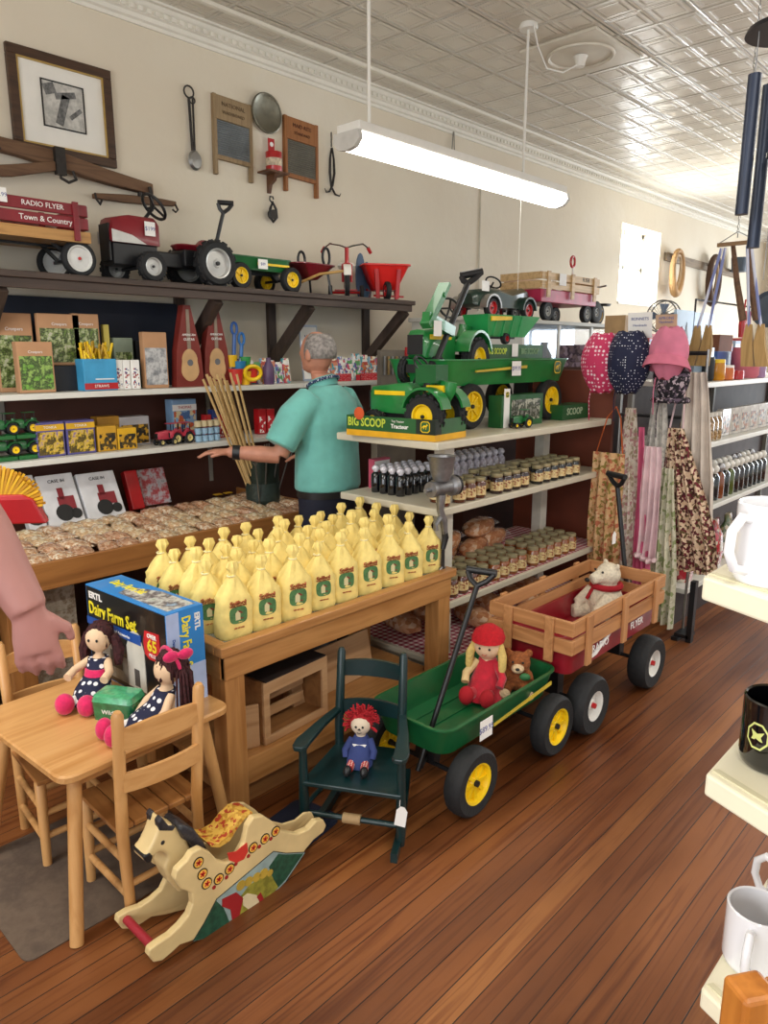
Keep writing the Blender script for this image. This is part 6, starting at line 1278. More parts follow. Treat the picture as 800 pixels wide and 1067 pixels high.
# meat grinder clamped to the corner
t = thing('meat_grinder', 'grey cast iron meat grinder clamped to the island shelf corner', 'grinder', (2.445, 1.945, 0)); CI = mat('cast_iron_grey', '8A8A8C', .4, metal=.7, bmp=.2, nscale=40)
MB().lathe([(.035, 1.06), (.05, 1.1), (.058, 1.165), (.062, 1.17), (.05, 1.165), (.03, 1.07)], n=20).build('hopper', CI, t, smooth=True)
MB().lathe([(0, -.075), (.034, -.075), (.036, -.06), (.03, -.05), (.032, .05), (.045, .06), (.046, .085), (.038, .09), (0, .09)], (0, 0, 1.03), 'x', 22).build('barrel', CI, t, smooth=True)
MB().lathe([(.028, .088), (.046, .088), (.046, .1), (.028, .1)], (0, 0, 1.03), 'x', 22).build('ring_nut', mat('dark_ring', '2E2E30', .4, metal=.6), t, smooth=True)
MB().tube([(0, 0, 1.0), (-.005, 0, .93), (.02, .0, .88), (.03, 0, .82)], [.022, .016, .018, .014], 10).tube([(0, 0, .9), (-.035, .0, .87), (-.03, 0, .845)], .01, 8).build('clamp_neck', CI, t, smooth=True)
MB().tube([(.02, 0, .86), (.035, 0, .8), (.02, 0, .75)], [.012, .016, .01], 8).cyl((.02, 0, .75), (.02, 0, .66), .008, n=10).build('clamp_screw', mat('dark_screw', '3A3A3C', .4, metal=.7), t, smooth=True)
MB().tube([(.02+.022*math.cos(a), 0, .645+.022*math.sin(a)) for a in [2*PI*i/14 for i in range(14)]], .006, 7, True).build('wing_ring', CI, t, smooth=True)
MB().cyl((-.07, 0, 1.03), (-.11, 0, 1.03), .01, n=8).build('crank_shaft', CI, t, smooth=True)
# ---- top shelf toys
Z1 = ZS[0]+.001
GCARD = mat('card_green', '1F5A2C', .45, coat=.2); GDK = mat('card_dark', '16241A', .45); YBAND = mat('yellow_band', 'E0A81E', .5); LTXT = mat('lime_text', 'C9DA4A', .5)
t = thing('tractor_display_box', 'open green and yellow tray box holding the toy tractor, lime lettering', 'toy box', (2.47, 2.005, Z1), R(6))
MB().box(0, .26, 0, .5, 0, .006).box(0, .006, 0, .5, .006, .095).box(.254, .26, 0, .5, .006, .07).box(.006, .254, 0, .006, .006, .095).box(.006, .254, .494, .5, .006, .095).build('tray_box', GCARD, t)
MB().box(-.0012, 0, 0, .5, 0, .028).box(0, .26, -.0012, 0, 0, .028).build('yellow_band', YBAND, t); MB().box(-.0014, 0, .0, .1, .029, .095).box(0, .05, -.0014, 0, .029, .095).build('dark_corner', GDK, t)
letters('BIG SCOOP', .055, LTXT, t, (-.002, .38, .064), (0, -1, 0), (0, 0, 1), bold=.0012, sx=.78); letters('Tracteur', .027, PAPER, t, (-.002, .19, .055), (0, -1, 0), (0, 0, 1), bold=.0006); letters('Toy Tractor', .014, PAPER, t, (-.002, .2, .078), (0, -1, 0), (0, 0, 1))
def leap_logo(par, org, xd, s, nm='deer_emblem'):
    xd = Vector(xd); yd_ = Vector((0, 0, 1)); nn = xd.cross(yd_); m = MB(); o_ = Vector(org)
    def pol(pts, d, mi): m.m = mi; m.add([o_+xd*a*s+yd_*b*s+nn*d for a, b in pts], [tuple(range(len(pts)))])
    pol([(-.5, -.32), (-.3, -.5), (.3, -.5), (.5, -.32), (.5, .32), (.3, .5), (-.3, .5), (-.5, .32)], .0012, 0); pol([(-.42, -.28), (-.26, -.42), (.26, -.42), (.42, -.28), (.42, .28), (.26, .42), (-.26, .42), (-.42, .28)], .0016, 1)
    pol([(-.34, -.12), (-.1, .02), (.1, .0), (.22, .12), (.34, .1), (.26, .22), (.16, .3), (.1, .14), (-.12, .16), (-.3, .02)], .0022, 0); pol([(-.1, .02), (-.02, .03), (-.16, -.2), (-.22, -.18)], .0022, 0); pol([(.1, .02), (.18, .08), (.1, -.22), (.04, -.2)], .0022, 0)
    return m.build(nm, [YEL, GCARD], par)
leap_logo(t, (-.0016, .05, .062), (0, -1, 0), .05)
MB().lathe([(0, -.004), (.03, -.004), (.026, 0), (0, 0)], (-.001, .42, .105), 'x', 14).build('orange_burst', mat('burst_orange', 'C9542A', .5), t)
t2 = tractor('toy_tractor', 'big green toy tractor with yellow wheels in the green and yellow tray', 'toy tractor', mat('toy_green_a', '1C7A38', .3, coat=.4), YEL, .44, (2.60, 2.25, Z1+.008), R(-90+6), stripe=YEL)
t2.location = (2.59, 2.24, Z1+.008)
MB().box(.05, .16, -.05, .05, .24, .32).build('driver_console', mat('toy_green_b', '145A2A', .4), t2); MB().box(.1, .19, -.035, .035, .2, .23).build('yellow_seat', YEL, t2)
# large green wagon
t = thing('pull_wagon', 'large green wagon with yellow wheels and raised black handle on the island shelf', 'wagon', (3.38, 2.40, Z1))
WG2 = mat('toy_green_a', '1C7A38', .3)
tray(t, WG2, 1.18, .40, .22, .35, .06, r=.06)
for x in (-.36, .4):
    for s in (-1, 1): wheel(t, (x, s*.17, .115), .115, .06, rimf=.66, spokes=8)
    MB().cyl((x, -.16, .115), (x, .16, .115), .01, n=8).build('axle', BLACK, t); MB().bar((x, 0, .115), (x, 0, .23), .1, .05).build('bolster', BLACK, t)
pull_handle(t, (-.66, -.12, .2), (-.33, -.12, .72), .1, rad=.015, side=(.8, -.6, .2)); MB().tube([(-.36, 0, .12), (-.55, -.1, .14), (-.66, -.12, .21)], .012, 8).build('hitch', BLACK, t)
MB().prism([(-.36, .285), (.1, .3), (.1, .315), (-.36, .295)], -.2115, -.2).build('side_stripe', mat('decal_gold', 'C9B03A', .4), t); leap_logo(t, (.44, -.2, .3), (1, 0, 0), .07); price_tag(t, (-.02, -.222, .3), (1, 0, 0), .085, .075, '$99.95')
# dump trailer on the wagon
zt = Z1+.351
t = thing('toy_box', 'green printed box lying across the wagon under the toy dump trailer', 'toy box', (3.55, 2.4, zt)); MB().box(-.3, .3, -.08, .08, 0, .075).build('carton', GCARD, t)
letters('BIG SCOOP', .045, LTXT, t, (-.17, -.0815, .037), (1, 0, 0), (0, 0, 1), bold=.001, sx=.8); letters('BIG SCOOP', .045, mat('grey_text', '7A9A70', .5), t, (.16, -.0815, .037), (1, 0, 0), (0, 0, 1), bold=.001, sx=.8); price_tag(t, (0, -.084, .045), (1, 0, 0), .06, .07)
t = thing('toy_trailer', 'bright green toy dump trailer with yellow stripe on top of the wagon load', 'toy trailer', (3.52, 2.4, zt+.076))
GBR = mat('toy_green_c', '2E9A55', .3, coat=.4)
m = MB(); m.rings([[Vector((x, yy, z)) for x, yy in ((-.2, -.06), (.16, -.06), (.16, .06), (-.2, .06))] for z in (.04,)]+[[Vector((x, yy, .155)) for x, yy in ((-.24, -.085), (.28, -.085), (.28, .085), (-.24, .085))], [Vector((x, yy, .155)) for x, yy in ((-.23, -.075), (.27, -.075), (.27, .075), (-.23, .075))], [Vector((x, yy, .05)) for x, yy in ((-.19, -.05), (.15, -.05), (.15, .05), (-.19, .05))]]); m.build('dump_bed', GBR, t)
for x in (-.16, -.08, 0, .08): MB().bar((x, -.065, .045), (x+.01, -.085, .15), .014, .01, (0, 1, 0)).build('bed_rib', GBR, t)
MB().prism([(-.21, .12), (-.02, .13), (-.02, .148), (-.21, .145)], -.091, -.083).build('yellow_stripe', YEL, t)
for s in (-1, 1): wheel(t, (-.05, s*.07, .03), .03, .03, rim=RED, rimf=.5)
MB().box(-.2, .12, -.02, .02, .03, .04).build('chassis', BLACK, t)
t = tractor('toy_tractor', 'green toy tractor with raised loader arm standing in the wagon tray', 'toy tractor', WG2, YEL, .52, (3.02, 2.41, Z1+.232), R(8), stripe=YEL)
MB().bar((-.1, -.11, .25), (-.36, -.12, .31), .04, .05).bar((-.36, -.12, .27), (-.23, -.12, .42), .05, .035).bar((-.24, -.12, .41), (-.19, -.12, .47), .06, .02).build('raised_loader', WG2, t); price_tag(t, (-.3, -.15, .26), (1, 0, 0), .07, .07)
# boxes under / beside the wagon
t = thing('toy_box', 'green windowed farm toy box standing between the wagon wheels', 'toy box', (3.36, 2.13, Z1)); MB().box(-.2, .2, 0, .08, 0, .165).build('carton', GCARD, t); MB().box(-.11, .17, -.0015, 0, .03, .14).build('picture_panel', soft('farm_win', ['4A5A48', '8A8A82', '2E3A2A', 'B8B8A8', '5A6A30'], 20, .2), t); MB().box(-.18, -.13, -.003, 0, .0, .2).build('white_card', PAPER, t)
leap_logo(t, (-.155, -.0032, .17), (1, 0, 0), .03)
t = thing('toy_box', 'long low green lettered box at right end of the island top', 'toy box', (3.92, 2.13, Z1)); MB().box(-.14, .17, 0, .12, 0, .085).build('carton', GCARD, t); letters('SCOOP', .055, mat('pale_text', 'B9C9A8', .5), t, (.0, -.0015, .045), (1, 0, 0), (0, 0, 1), bold=.001)
toytractor((3.26, 2.08, Z1), R(-10), 'tiny green toy tractor in front of the windowed box', s=.12)
# ================================================================ DISPLAY CABINET BEHIND THE ISLAND
t = thing('display_cabinet', 'white topped display cabinet with mirrored glass doors behind the island', 'cabinet', (0, 3.1, 0))
CW = mat('cabinet_grey', 'B5B2A8', .5, var=.04)
MB().box(4.15, 6.5, 0, .5, 0, 1.0).build('base', mat('cabinet_brown', '3E2117', .5, var=.2), t); MB().box(4.15, 4.85, 0, .5, 1.0, 1.835).build('side_box', CW, t); MB().box(4.13, 6.52, -.02, .52, 1.82, 1.85).build('top', CW, t, bevel=.004)
MB().box(4.85, 6.5, .48, .5, 1.0, 1.82).build('mirror_back', mat('mirror_blue', 'C6D4E4', .08, metal=.7, var=.1), t)
for x in (4.85, 5.38, 5.92, 6.47): MB().box(x, x+.03, 0, .02, 1.0, 1.82).build('door_stile', WHITE, t)
MB().box(4.88, 6.47, .008, .012, 1.02, 1.8).build('glass_door', glass('cab_glass', 'E6F0F8', .03, .18), t); MB().box(4.86, 6.49, .03, .46, 1.4, 1.41).build('glass_shelf', glass('cab_glass2', 'DDE8EE', .03, .4), t)
for i, (x, cc, h_) in enumerate(((5.0, '8FA8C9', .26), (5.25, '4A6A9A', .2), (5.6, 'A8B4C4', .28), (5.85, '6A2436', .16), (6.2, '3A7A5A', .2))):
    o = MB().lathe([(.04, 0), (.07, .04), (.07, h_*.6), (.03, h_*.85), (.035, h_), (0, h_)], n=16).build('glass_vase', mat('vase'+cc, cc, .15, coat=.6), smooth=True); o.location = (x, 3.36, 1.411); tag(o, '%s vase inside the mirrored display cabinet' % ('pale blue', 'deep blue', 'tall grey-blue', 'maroon', 'green')[i], 'vase')
# pedal car on the cabinet
ZC = 1.851
t = thing('pedal_car', 'dark green toy pedal car with red wheels on the grey cabinet top', 'pedal car', (4.78, 3.32, ZC)); GC = mat('car_green', '22382F', .3, coat=.4)
m = MB(); rs = []
for x, hw, z0, z1 in ((-.36, .06, .1, .17), (-.32, .1, .08, .2), (-.1, .12, .08, .22), (.05, .13, .08, .2), (.25, .13, .08, .24), (.36, .08, .1, .2)): rs.append([Vector((x, yy, z)) for yy, z in ((-hw, z0), (-hw, z1-.03), (-hw*.6, z1), (hw*.6, z1), (hw, z1-.03), (hw, z0))])
m.rings(rs).build('body', GC, t, smooth=True)
for x in (-.24, .24):
    for s in (-1, 1): wheel(t, (x, s*.14, .07), .07, .045, rim=RED, rimf=.66); MB().prism([(x+.1*math.cos(a), .07+.1*math.sin(a)) for a in [PI*i/8 for i in range(9)]]+[(x+.085*math.cos(a), .07+.085*math.sin(a)) for a in [PI*(8-i)/8 for i in range(9)]], *sorted((s*.11, s*.17))).build('fender', GC if x > 0 else STEEL, t, smooth=True)
m, pts = wheel_bar(MB(), .06, c=(-.02, 0, .27), tilt=-.9); m.tube([(-.08, 0, .2), (-.02, 0, .27)], .007, 6).build('steering_wheel', BLACK, t, smooth=True); price_tag(t, (-.3, -.13, .22), (1, 0, 0), .09, .07)
# stake wagon on the cabinet
t = thing('stake_wagon', 'red wagon with pale wood stake sides on top of the display cabinet', 'wagon', (5.62, 3.33, ZC)); t.scale = (.9, .9, .9); PW = wood('pale_stake', 'D2B080', 'B08E5E', 0, .5, .7); PRD = mat('pink_red', 'B02A4E', .4)
MB().box(-.5, .5, -.2, .2, .16, .27).build('tray', PRD, t, bevel=.006)
for s in (-1, 1):
    for z in (.275, .35): MB().box(-.52, .52, s*.21-.006, s*.21+.006, z, z+.06).build('side_slat', PW, t)
    for x in (-.42, 0, .42): MB().box(x-.025, x+.025, s*.222-.006, s*.222+.006, .2, .42).build('stake', PW, t)
for x in (-.526, .526):
    for z in (.275, .35): MB().box(x-.006, x+.006, -.21, .21, z, z+.06).build('end_slat', PW, t)
for x in (-.36, .36):
    for s in (-1, 1): wheel(t, (x, s*.17, .085), .085, .05, rim=mat('rim_grey', 'A8A8A4', .4), rimf=.5)
letters('FLYER', .05, INK, t, (.25, -.217, .385), (1, 0, 0), (0, 0, 1)); price_tag(t, (-.2, -.232, .36), (1, 0, 0), .12, .1)
MB().tube([(.5, .05, .2), (.46, .05, .55)], .008, 8).build('handle_shaft', WHITE, t, smooth=True)
MB().tube([(.46+.04*math.cos(a), .05, .59+.05*math.sin(a)) for a in [2*PI*i/14 for i in range(14)]], .012, 8, True).build('handle_grip', RED, t, smooth=True)
# black balance bikes beside it
t = thing('toy_bike', 'small black pedal bike with pale hub leaning at right end of the cabinet', 'toy bike', (6.3, 3.25, ZC))
wheel(t, (-.12, -.04, .1), .1, .04, rim=mat('rim_grey', 'A8A8A4', .4), rimf=.35); wheel(t, (.12, .06, .1), .1, .04, rim=mat('rim_bronze', '9A7A3A', .4, metal=.5), rimf=.7)
MB().tube([(-.12, 0, .1), (-.08, 0, .2), (-.04, 0, .32)], .012, 8).tube([(-.08, 0, .2), (.12, .02, .12)], .014, 8).build('frame', BLACK, t, smooth=True); MB().tube([(-.06, -.1, .33), (-.04, 0, .32), (-.06, .1, .33)], .008, 8).build('handlebar', STEEL, t, smooth=True); MB().rings([rr(.06, .12, .03, .17, .14), rr(.08, .14, .035, .19, .14)]).build('saddle', BLACK, t, smooth=True)
# rack of cutlery / knives seen above the tractor
t = thing('utensil_rack', 'upright card of hanging steel utensils beside the childrens books', 'rack', (on_y(418, 370, 3.3).x, 3.34, 0)); MB().box(-.16, .2, 0, .03, 0, 1.62).build('panel', mat('rack_dark', '6A6258', .6), t)
for i in range(8): MB().bar((-.13+i*.04, -.008, 1.58), (-.13+i*.04, -.008, 1.46), .014, .006, (0, 1, 0)).build('steel_knife', [STEEL, mat('knife_brass', 'A58A5A', .4, metal=.6)][i % 2], t)
MB().box(.08, .2, -.01, 0, 1.56, 1.64).build('red_card', RED, t)
# ================================================================ BONNETS, APRONS AND THEIR RACK
t = thing('garment_rack', 'black metal garment rack standing between island and right-hand shelves', 'rack', (4.10, 1.66, 0))
for y_ in (-.2, .27): MB().cyl((0, y_, .02), (0, y_, 1.62), .008, n=10).build('post', STEEL, t, smooth=True); MB().box(-.12, .12, y_-.018, y_+.018, 0, .02).build('foot', BLACK, t)
MB().cyl((0, -.2, 1.6), (0, .27, 1.6), .012, n=10).build('top_bar', BLACK, t, smooth=True); MB().cyl((0, -.2, 1.25), (0, .27, 1.25), .01, n=10).build('cross_bar', BLACK, t, smooth=True)
m = MB().box(-.1, -.06, -.285, -.255, 0, .36).box(-.1, 0, -.27, -.19, .02, .04); m.build('bracket', BLACK, t)
def cloth(nm, lab, cat, mt, cy, x, ztop, zbot, wt, wb, seed, grp='aprons on the rack', slant=0, bib=None, strap=None, frill=None):
    rnd = random.Random(seed); t = thing(nm, lab, cat, (x, cy, 0), 0, grp); m = MB(); nu, nv = 22, 16; f = rnd.uniform(3, 5); ph = rnd.uniform(0, 6)
    def P(u, v, off):
        w_ = wt+(wb-wt)*min(1, v*1.5 if bib is None else (0 if v < bib else (v-bib)/(1-bib)*1.6))
        w_ = min(w_, max(wt, wb)); a = .007+.02*v
        return Vector((off+a*math.sin(u*f*2*PI+ph+v)+.004*math.sin(9*v+ph), (.5-u)*w_+slant*v+.006*math.sin(5*v+ph+u*3), ztop+(zbot-ztop)*v+.012*math.sin(u*6+ph)*v))
    for off in (-.002, .002):
        vs = [P(i/nu, j/nv, off) for j in range(nv+1) for i in range(nu+1)]
        m.add(vs, [(j*(nu+1)+i, j*(nu+1)+i+1, (j+1)*(nu+1)+i+1, (j+1)*(nu+1)+i) for j in range(nv) for i in range(nu)])
    n0 = (nu+1)*(nv+1); edge = [i for i in range(nu)]
    for j in range(nv): m.f += [(j*(nu+1), (j+1)*(nu+1), n0+(j+1)*(nu+1), n0+j*(nu+1)), (j*(nu+1)+nu, n0+j*(nu+1)+nu, n0+(j+1)*(nu+1)+nu, (j+1)*(nu+1)+nu)]; m.mi += [0, 0]
    for i in range(nu): m.f += [(i, n0+i, n0+i+1, i+1), (nv*(nu+1)+i, nv*(nu+1)+i+1, n0+nv*(nu+1)+i+1, n0+nv*(nu+1)+i)]; m.mi += [0, 0]
    m.build('cloth', mt, t, smooth=True)
    if strap: MB().tube([(0, wt*.4, ztop), (.03, wt*.2, ztop+.2), (.05, 0, ztop+.26), (.03, -wt*.2, ztop+.2), (0, -wt*.4, ztop)], .008, 6, flat=.4).build('strap', strap, t, smooth=True)
    if frill: MB().tube([Vector((-.012, 0, 0))+P(i/14, 1, 0) for i in range(15)], [.012+.004*(i % 2) for i in range(15)], 8).build('hem_frill', frill, t, smooth=True)
    return t
FA = prints('floral_tan', ['D2A878', 'C99C6C', 'B86A4A', 'D9B68A', '8A7A3A', 'D2A878'], 26, .85); FB = prints('floral_burgundy', ['D9C0A4', '6A1C2A', 'CDB294', '4A1A1E', 'D9C0A4', '5A4A2A'], 34, .85)
FC = prints('floral_sage', ['C9C6AE', 'BDBBA0', '8E9A6A', 'D0CDB8', 'C9C6AE'], 22, .85); FD = prints('floral_cream', ['D9CEC0', 'CFC2B2', 'B88A8A', 'DDD4C8', 'A89A80'], 26, .85)
PKL = mat('pale_pink_cloth', 'DCC0C4', .85, bmp=.3); HPK = mat('pink_cloth', 'D86A8E', .85, bmp=.3); ORC = mat('orange_cloth', 'C8602A', .85)
XA = 3.98
cloth('apron', 'tan floral apron hanging leftmost on the rack', 'apron', FA, 1.905, XA-.04, 1.04, .34, .2, .19, 1, strap=ORC)
cloth('apron', 'cream floral apron with ruffles behind the wagon handle', 'apron', FD, 1.80, XA-.02, 1.3, .25, .07, .17, 2, slant=-.03, frill=FD)
cloth('apron', 'narrow bright pink apron panel in the middle of the rack', 'apron', HPK, 1.72, XA-.05, 1.2, .28, .03, .075, 3, slant=-.07)
cloth('apron', 'pale pink apron with ruffled top hanging in the middle', 'apron', PKL, 1.64, XA-.07, 1.1, .47, .09, .13, 4, slant=-.01, frill=PKL)
cloth('apron', 'sage green leafy long apron reaching almost to the floor', 'apron', FC, 1.585, XA, .98, .07, .1, .19, 5, slant=-.01)
cloth('apron', 'cream apron with burgundy roses flaring to the right', 'apron', FB, 1.56, XA+.03, 1.2, .40, .09, .3, 6, slant=-.15, strap=PKL)
cloth('shawl', 'plain off-white long cloth hanging behind the bonnets', 'cloth', mat('offwhite_cloth', 'CFC4B8', .85, bmp=.3), 1.50, XA+.09, 1.5, .62, .1, .22, 7, slant=-.06)
cloth('apron', 'greyish pinstriped apron hanging high in the middle of rack', 'apron', prints('grey_stripe', ['A9A6A0', 'B9B6AE', 'C4C0B8'], 30, .85), 1.66, XA+.02, 1.36, .75, .08, .12, 8)
def bonnet(lab, mt, x, y_, z, s=1, brim=None, ruf=None):
    t = thing('bonnet', lab, 'bonnet', (x, y_, z), 0, 'cloth bonnets on the rack'); n = 30; rs = []
    for i in range(11):
        u = i/10; r_ = .095*s*math.sin(PI*min(1, .12+u*.8))**.6; zz = (.5-u)*.25*s
        rs.append([Vector(((r_*.8)*math.cos(a)*(1+.05*math.sin(9*a+u*4)), r_*math.sin(a)*(1+.06*math.sin(7*a+u*3)), zz+.008*math.sin(5*a))) for a in [2*PI*k/n for k in range(n)]])
    MB().rings(rs).build('crown', mt, t, smooth=True)
    if brim: MB().rings([[Vector((-.02+(r_)*math.cos(a)*.95, r_*math.sin(a), z_-(.03*math.cos(a)))) for a in [2*PI*k/n for k in range(n)]] for r_, z_ in ((.098*s, -.03), (.118*s, -.08), (.112*s, -.082), (.09*s, -.035))]).build('brim', brim, t, smooth=True)
    if ruf: MB().tube([(.072*s*math.cos(a), .088*s*math.sin(a), -.115*s) for a in [2*PI*k/24 for k in range(24)]], [.012+.005*(k % 2) for k in range(24)], 8, True).build('ruffle', ruf, t, smooth=True)
    MB().tube([(-.03, .05, -.12*s), (-.035, .055, -.2), (-.03, .05, -.32)], .006, 6, flat=.4).build('tie', mt, t, smooth=True); return t
PD = dots('pink_dots', 'C4325E', 'F0D8E0', 46, .33); ND = dots('navy_small_dots', '141A3A', 'D9DCE6', 70, .22); BF_ = prints('black_floral', ['16141A', '1E1A22', '5A4A5A', '16141A', 'B0A0A8'], 40, .85)
bonnet('bright pink polka dot bonnet, leftmost on the rack', PD, 3.9, 1.96, 1.545, 1.28); bonnet('dark navy polka dot bonnet in the middle of the rack', ND, 3.88, 1.80, 1.55, 1.3)
bonnet('black floral bonnet hanging under the pink cap', BF_, 3.93, 1.575, 1.47, 1.0, ruf=BF_); bonnet('plain rose pink gathered cap with wide brim, uppermost at right', mat('rose_cloth', 'D27A94', .85, bmp=.3), 3.88, 1.58, 1.60, 1.05, brim=mat('rose_brim', 'CC7088', .85))
# ================================================================ RIGHT-HAND SHELVING
GX0, GX1, GY0, GY1 = 4.22, 8.6, 1.5, 1.95
ZG = (1.44, 1.09, .70, .235)
t = thing('right_shelving', 'long white metal store shelving right of the aprons', 'shelving', (0, 0, 0))
for z in ZG: MB().box(GX0, GX1, GY0, GY1, z-.03, z).build('shelf', SHW, t, bevel=.003)
MB().box(GX0, GX1, GY1, GY1+.03, 0, 1.44).build('back_panel', mat('gondola_back', '4A3A38', .6, var=.2), t); MB().box(GX0, GX1, GY0+.06, GY1, 0, .2).build('kick_plate', mat('kick', '2A1C1A', .6), t)
MB().box(GX0, GX1, GY0+.05, GY0+.052, 1.2, 1.4).build('valance', mat('valance_brown', '6A5A55', .8, bmp=.4, nscale=5), t) if 0 else None
for x in (GX0+.02, 5.6, 7.0, GX1-.02): MB().box(x-.015, x+.015, GY1-.03, GY1, 0, 1.44).build('slotted_upright', mat('upright_grey', '8A857C', .5), t)
def G_(px, z, y_=1.56): return on_y(px, 400, y_).x
# shelf two: spice bottles and packets
def simple(nm, lab, cat, m, loc, mt, grp=None, rz=0, **k):
    o = m.build(nm, mt, smooth=k.get('smooth', True), bevel=k.get('bevel', 0)); o.location = loc; o.rotation_euler.z = rz; return tag(o, lab, cat, grp)
sp = thing('spice_bottle', 'x', 'bottle'); MB().lathe([(.025, 0), (.027, .005), (.027, .11), (.015, .135), (.015, .14)], n=14).build('glass_bottle', prints('spice', ['A8865A', '8A6A40', 'C4A67A', '6A5030'], 50, .15, coat=.8), sp, smooth=True); MB().lathe([(.017, .14), (.018, .142), (.018, .165), (0, .166)], n=12).build('cap', WHITE, sp, smooth=True)
k = 0
for r_ in range(2):
    for i in range(6):
        loc = (4.28+i*.068, 1.55+r_*.07, ZG[1]+.001); lab = 'tan spice bottle, %s in the %s row beside the aprons' % (ORDS[i], ('front', 'rear')[r_])
        if k == 0: sp.location = loc; sp['label'] = lab; sp['group'] = 'spice bottles'
        else: dup(sp, loc, 0, lab, 'spice bottles')
        k += 1
pk_ = thing('clear_packet', 'x', 'packet'); MB().box(-.075, .075, -.02, .02, 0, .17).build('packet', mat('packet_grey', 'B4AEA8', .2, var=.2, nscale=30, coat=.5), pk_, bevel=.006); MB().box(-.055, .055, -.0215, -.02, .02, .13).build('printed_window', prints('packet_print', ['B0ACA8', '7A7A80', 'C9C4BE', '5A5A60', 'A87A6A'], 24, .2), pk_)
for i in range(12):
    loc = (4.80+i*.18, 1.58, ZG[1]+.001); lab = 'grey clear packet, %s along the second shelf right of the bottles' % ORDS[i]
    if i == 0: pk_.location = loc; pk_['label'] = lab; pk_['group'] = 'clear packets on shelf'
    else: dup(pk_, loc, R(-4), lab, 'clear packets on shelf')
sb = [bottle('sauce_bottle', mat('sauce%d' % i, c_, .12, coat=.8), WHITE if i != 1 else mat('cap_silver', 'A8A8AC', .3, metal=.6), 'x', .03, .22) for i, c_ in enumerate(('0E1A20', '7A3A14', '1A0E10', '4A5A20'))]; su = set()
rnd = random.Random(4)
for r_ in range(2):
    for i in range(14):
        k = rnd.choice([0, 0, 1, 2, 0, 3]) if i > 2 else 0; loc = (4.4+i*.095+r_*.03, 1.56+r_*.09, ZG[2]+.001); lab = '%s sauce bottle, %s in the %s row of the third shelf' % (('blue-black', 'amber', 'dark red', 'olive')[k], ORDS[i], ('front', 'rear')[r_])
        if k in su: dup(sb[k], loc, 0, lab, 'sauce bottles')
        else: su.add(k); sb[k].location = loc; sb[k]['label'] = lab; sb[k]['group'] = 'sauce bottles'
for i in range(4):
    if i not in su:
        for c_ in kids(sb[i]): bpy.data.objects.remove(c_)
        bpy.data.objects.remove(sb[i])
for i in range(6):
    m = MB(); rs = []
    for z, w_, d_ in ((0, .08, .05), (.08, .1, .06), (.2, .09, .045), (.25, .05, .02), (.3, .07, .012)): rs.append([Vector((w_*math.cos(a), d_*math.sin(a)*(1+.1*math.sin(5*a)), z)) for a in [2*PI*q/16 for q in range(16)]])
    simple('gift_bag', '%s clear gift bag of goods, %s on the lowest right shelf' % (('red', 'green')[i % 2], ORDS[i]), 'gift bag', m.rings(rs), (4.4+i*.25, 1.6, ZG[3]+.001), prints('gift%d' % (i % 2), [['A81C2C', 'C9C0B0', '7A1420', 'B83040'], ['6A6A50', 'A89A7A', '4A5A3A', 'C4B8A0']][i % 2], 14, .15, coat=.8), 'gift bags on lowest shelf')
# top shelf goods of the gondola
zt = ZG[0]+.001
def onG(pa, pb, py, y_): return px2(pa, pb, py, zt, y_)
def tub(lab, px, pyt, y_, r, mt, nm='tub', cat='tub', cap=None):
    x, _, _, z1 = px2(px, px+1, pyt, zt, y_); h = max(.04, z1-zt); t = thing(nm, lab, cat, (x, y_, zt)); MB().lathe([(r*.85, 0), (r, h*.1), (r, h*.8), (r*.9, h), (0, h)], n=18).build('container', mt, t, smooth=True)
    if cap: MB().lathe([(r*.92, h), (r*.95, h*1.0), (r*.9, h*1.2), (0, h*1.2)], n=16).build('lid', cap, t, smooth=True)
    return t
tub('dark bottle standing at left end of the right top shelf', 738, 372, 1.6, .04, BLACK, 'bottle', 'bottle'); tub('amber honey tub near the left end of the right top shelf', 747, 378, 1.58, .05, mat('amber', 'C8861E', .2), 'honey_tub', 'tub', YEL)
tub('small pale pot with orange contents on the right top shelf', 757, 383, 1.56, .045, mat('orange_pot', 'C86A2A', .3), 'pot', 'pot', PAPER); tub('dusty pink tall ribbed tub on the right top shelf', 778, 362, 1.62, .09, mat('pink_tub', 'C86A7A', .4)); tub('small red jar before the pink tub', 768, 386, 1.54, .04, RED, 'jar', 'jar')
tub('lilac bottle at far right end of view on the top shelf', 792, 378, 1.55, .04, mat('lilac', 'A88AB0', .3), 'bottle', 'bottle', PAPER)
q = onG(750, 764, 349, 1.8); pack('brown_box', 'brown cardboard box behind the honey tubs', 'box', *q, 1.8, .12, mat('cardboard', '7A4A34', .7)); q = onG(748, 764, 366, 1.72); pack('blue_box', 'small royal blue box in front of the brown cardboard box', 'box', *q, 1.72, .06, mat('royal_blue', '3A5A9A', .4))
FOIL = mat('foil_blue', 'A4BACF', .2, metal=.2, var=.15, nscale=3)
for i, (a, b_, z0_, top, lab) in enumerate(((703, 721, 1.66, 322, 'upper left shiny blue-white picture panel with black silhouette'), (722, 742, 1.66, 325, 'upper right shiny blue-white picture panel with black silhouette'), (722, 742, zt, 362, 'lower shiny blue-grey picture panel standing on the shelf'))):
    x0 = on_y(a, 350, 1.64).x; x1 = on_y(b_, 350, 1.64).x; z1 = on_y(a, top, 1.64).z
    if i < 2: z0_ = on_y(a, 361, 1.64).z
    t = thing('picture_panel', lab, 'picture', ((x0+x1)/2, 1.64 if i < 2 else 1.62, z0_), 0, 'shiny picture panels'); W = x1-x0; H = z1-z0_
    MB().box(-W/2, W/2, 0, .015, 0, H).build('foil', FOIL, t); MB().prism([(-W*.1, .01), (W*.3, .01), (W*.22, H*.3), (W*.12, H*.68), (W*.02, H*.3)], -.002, 0).build('silhouette', BLACK, t)
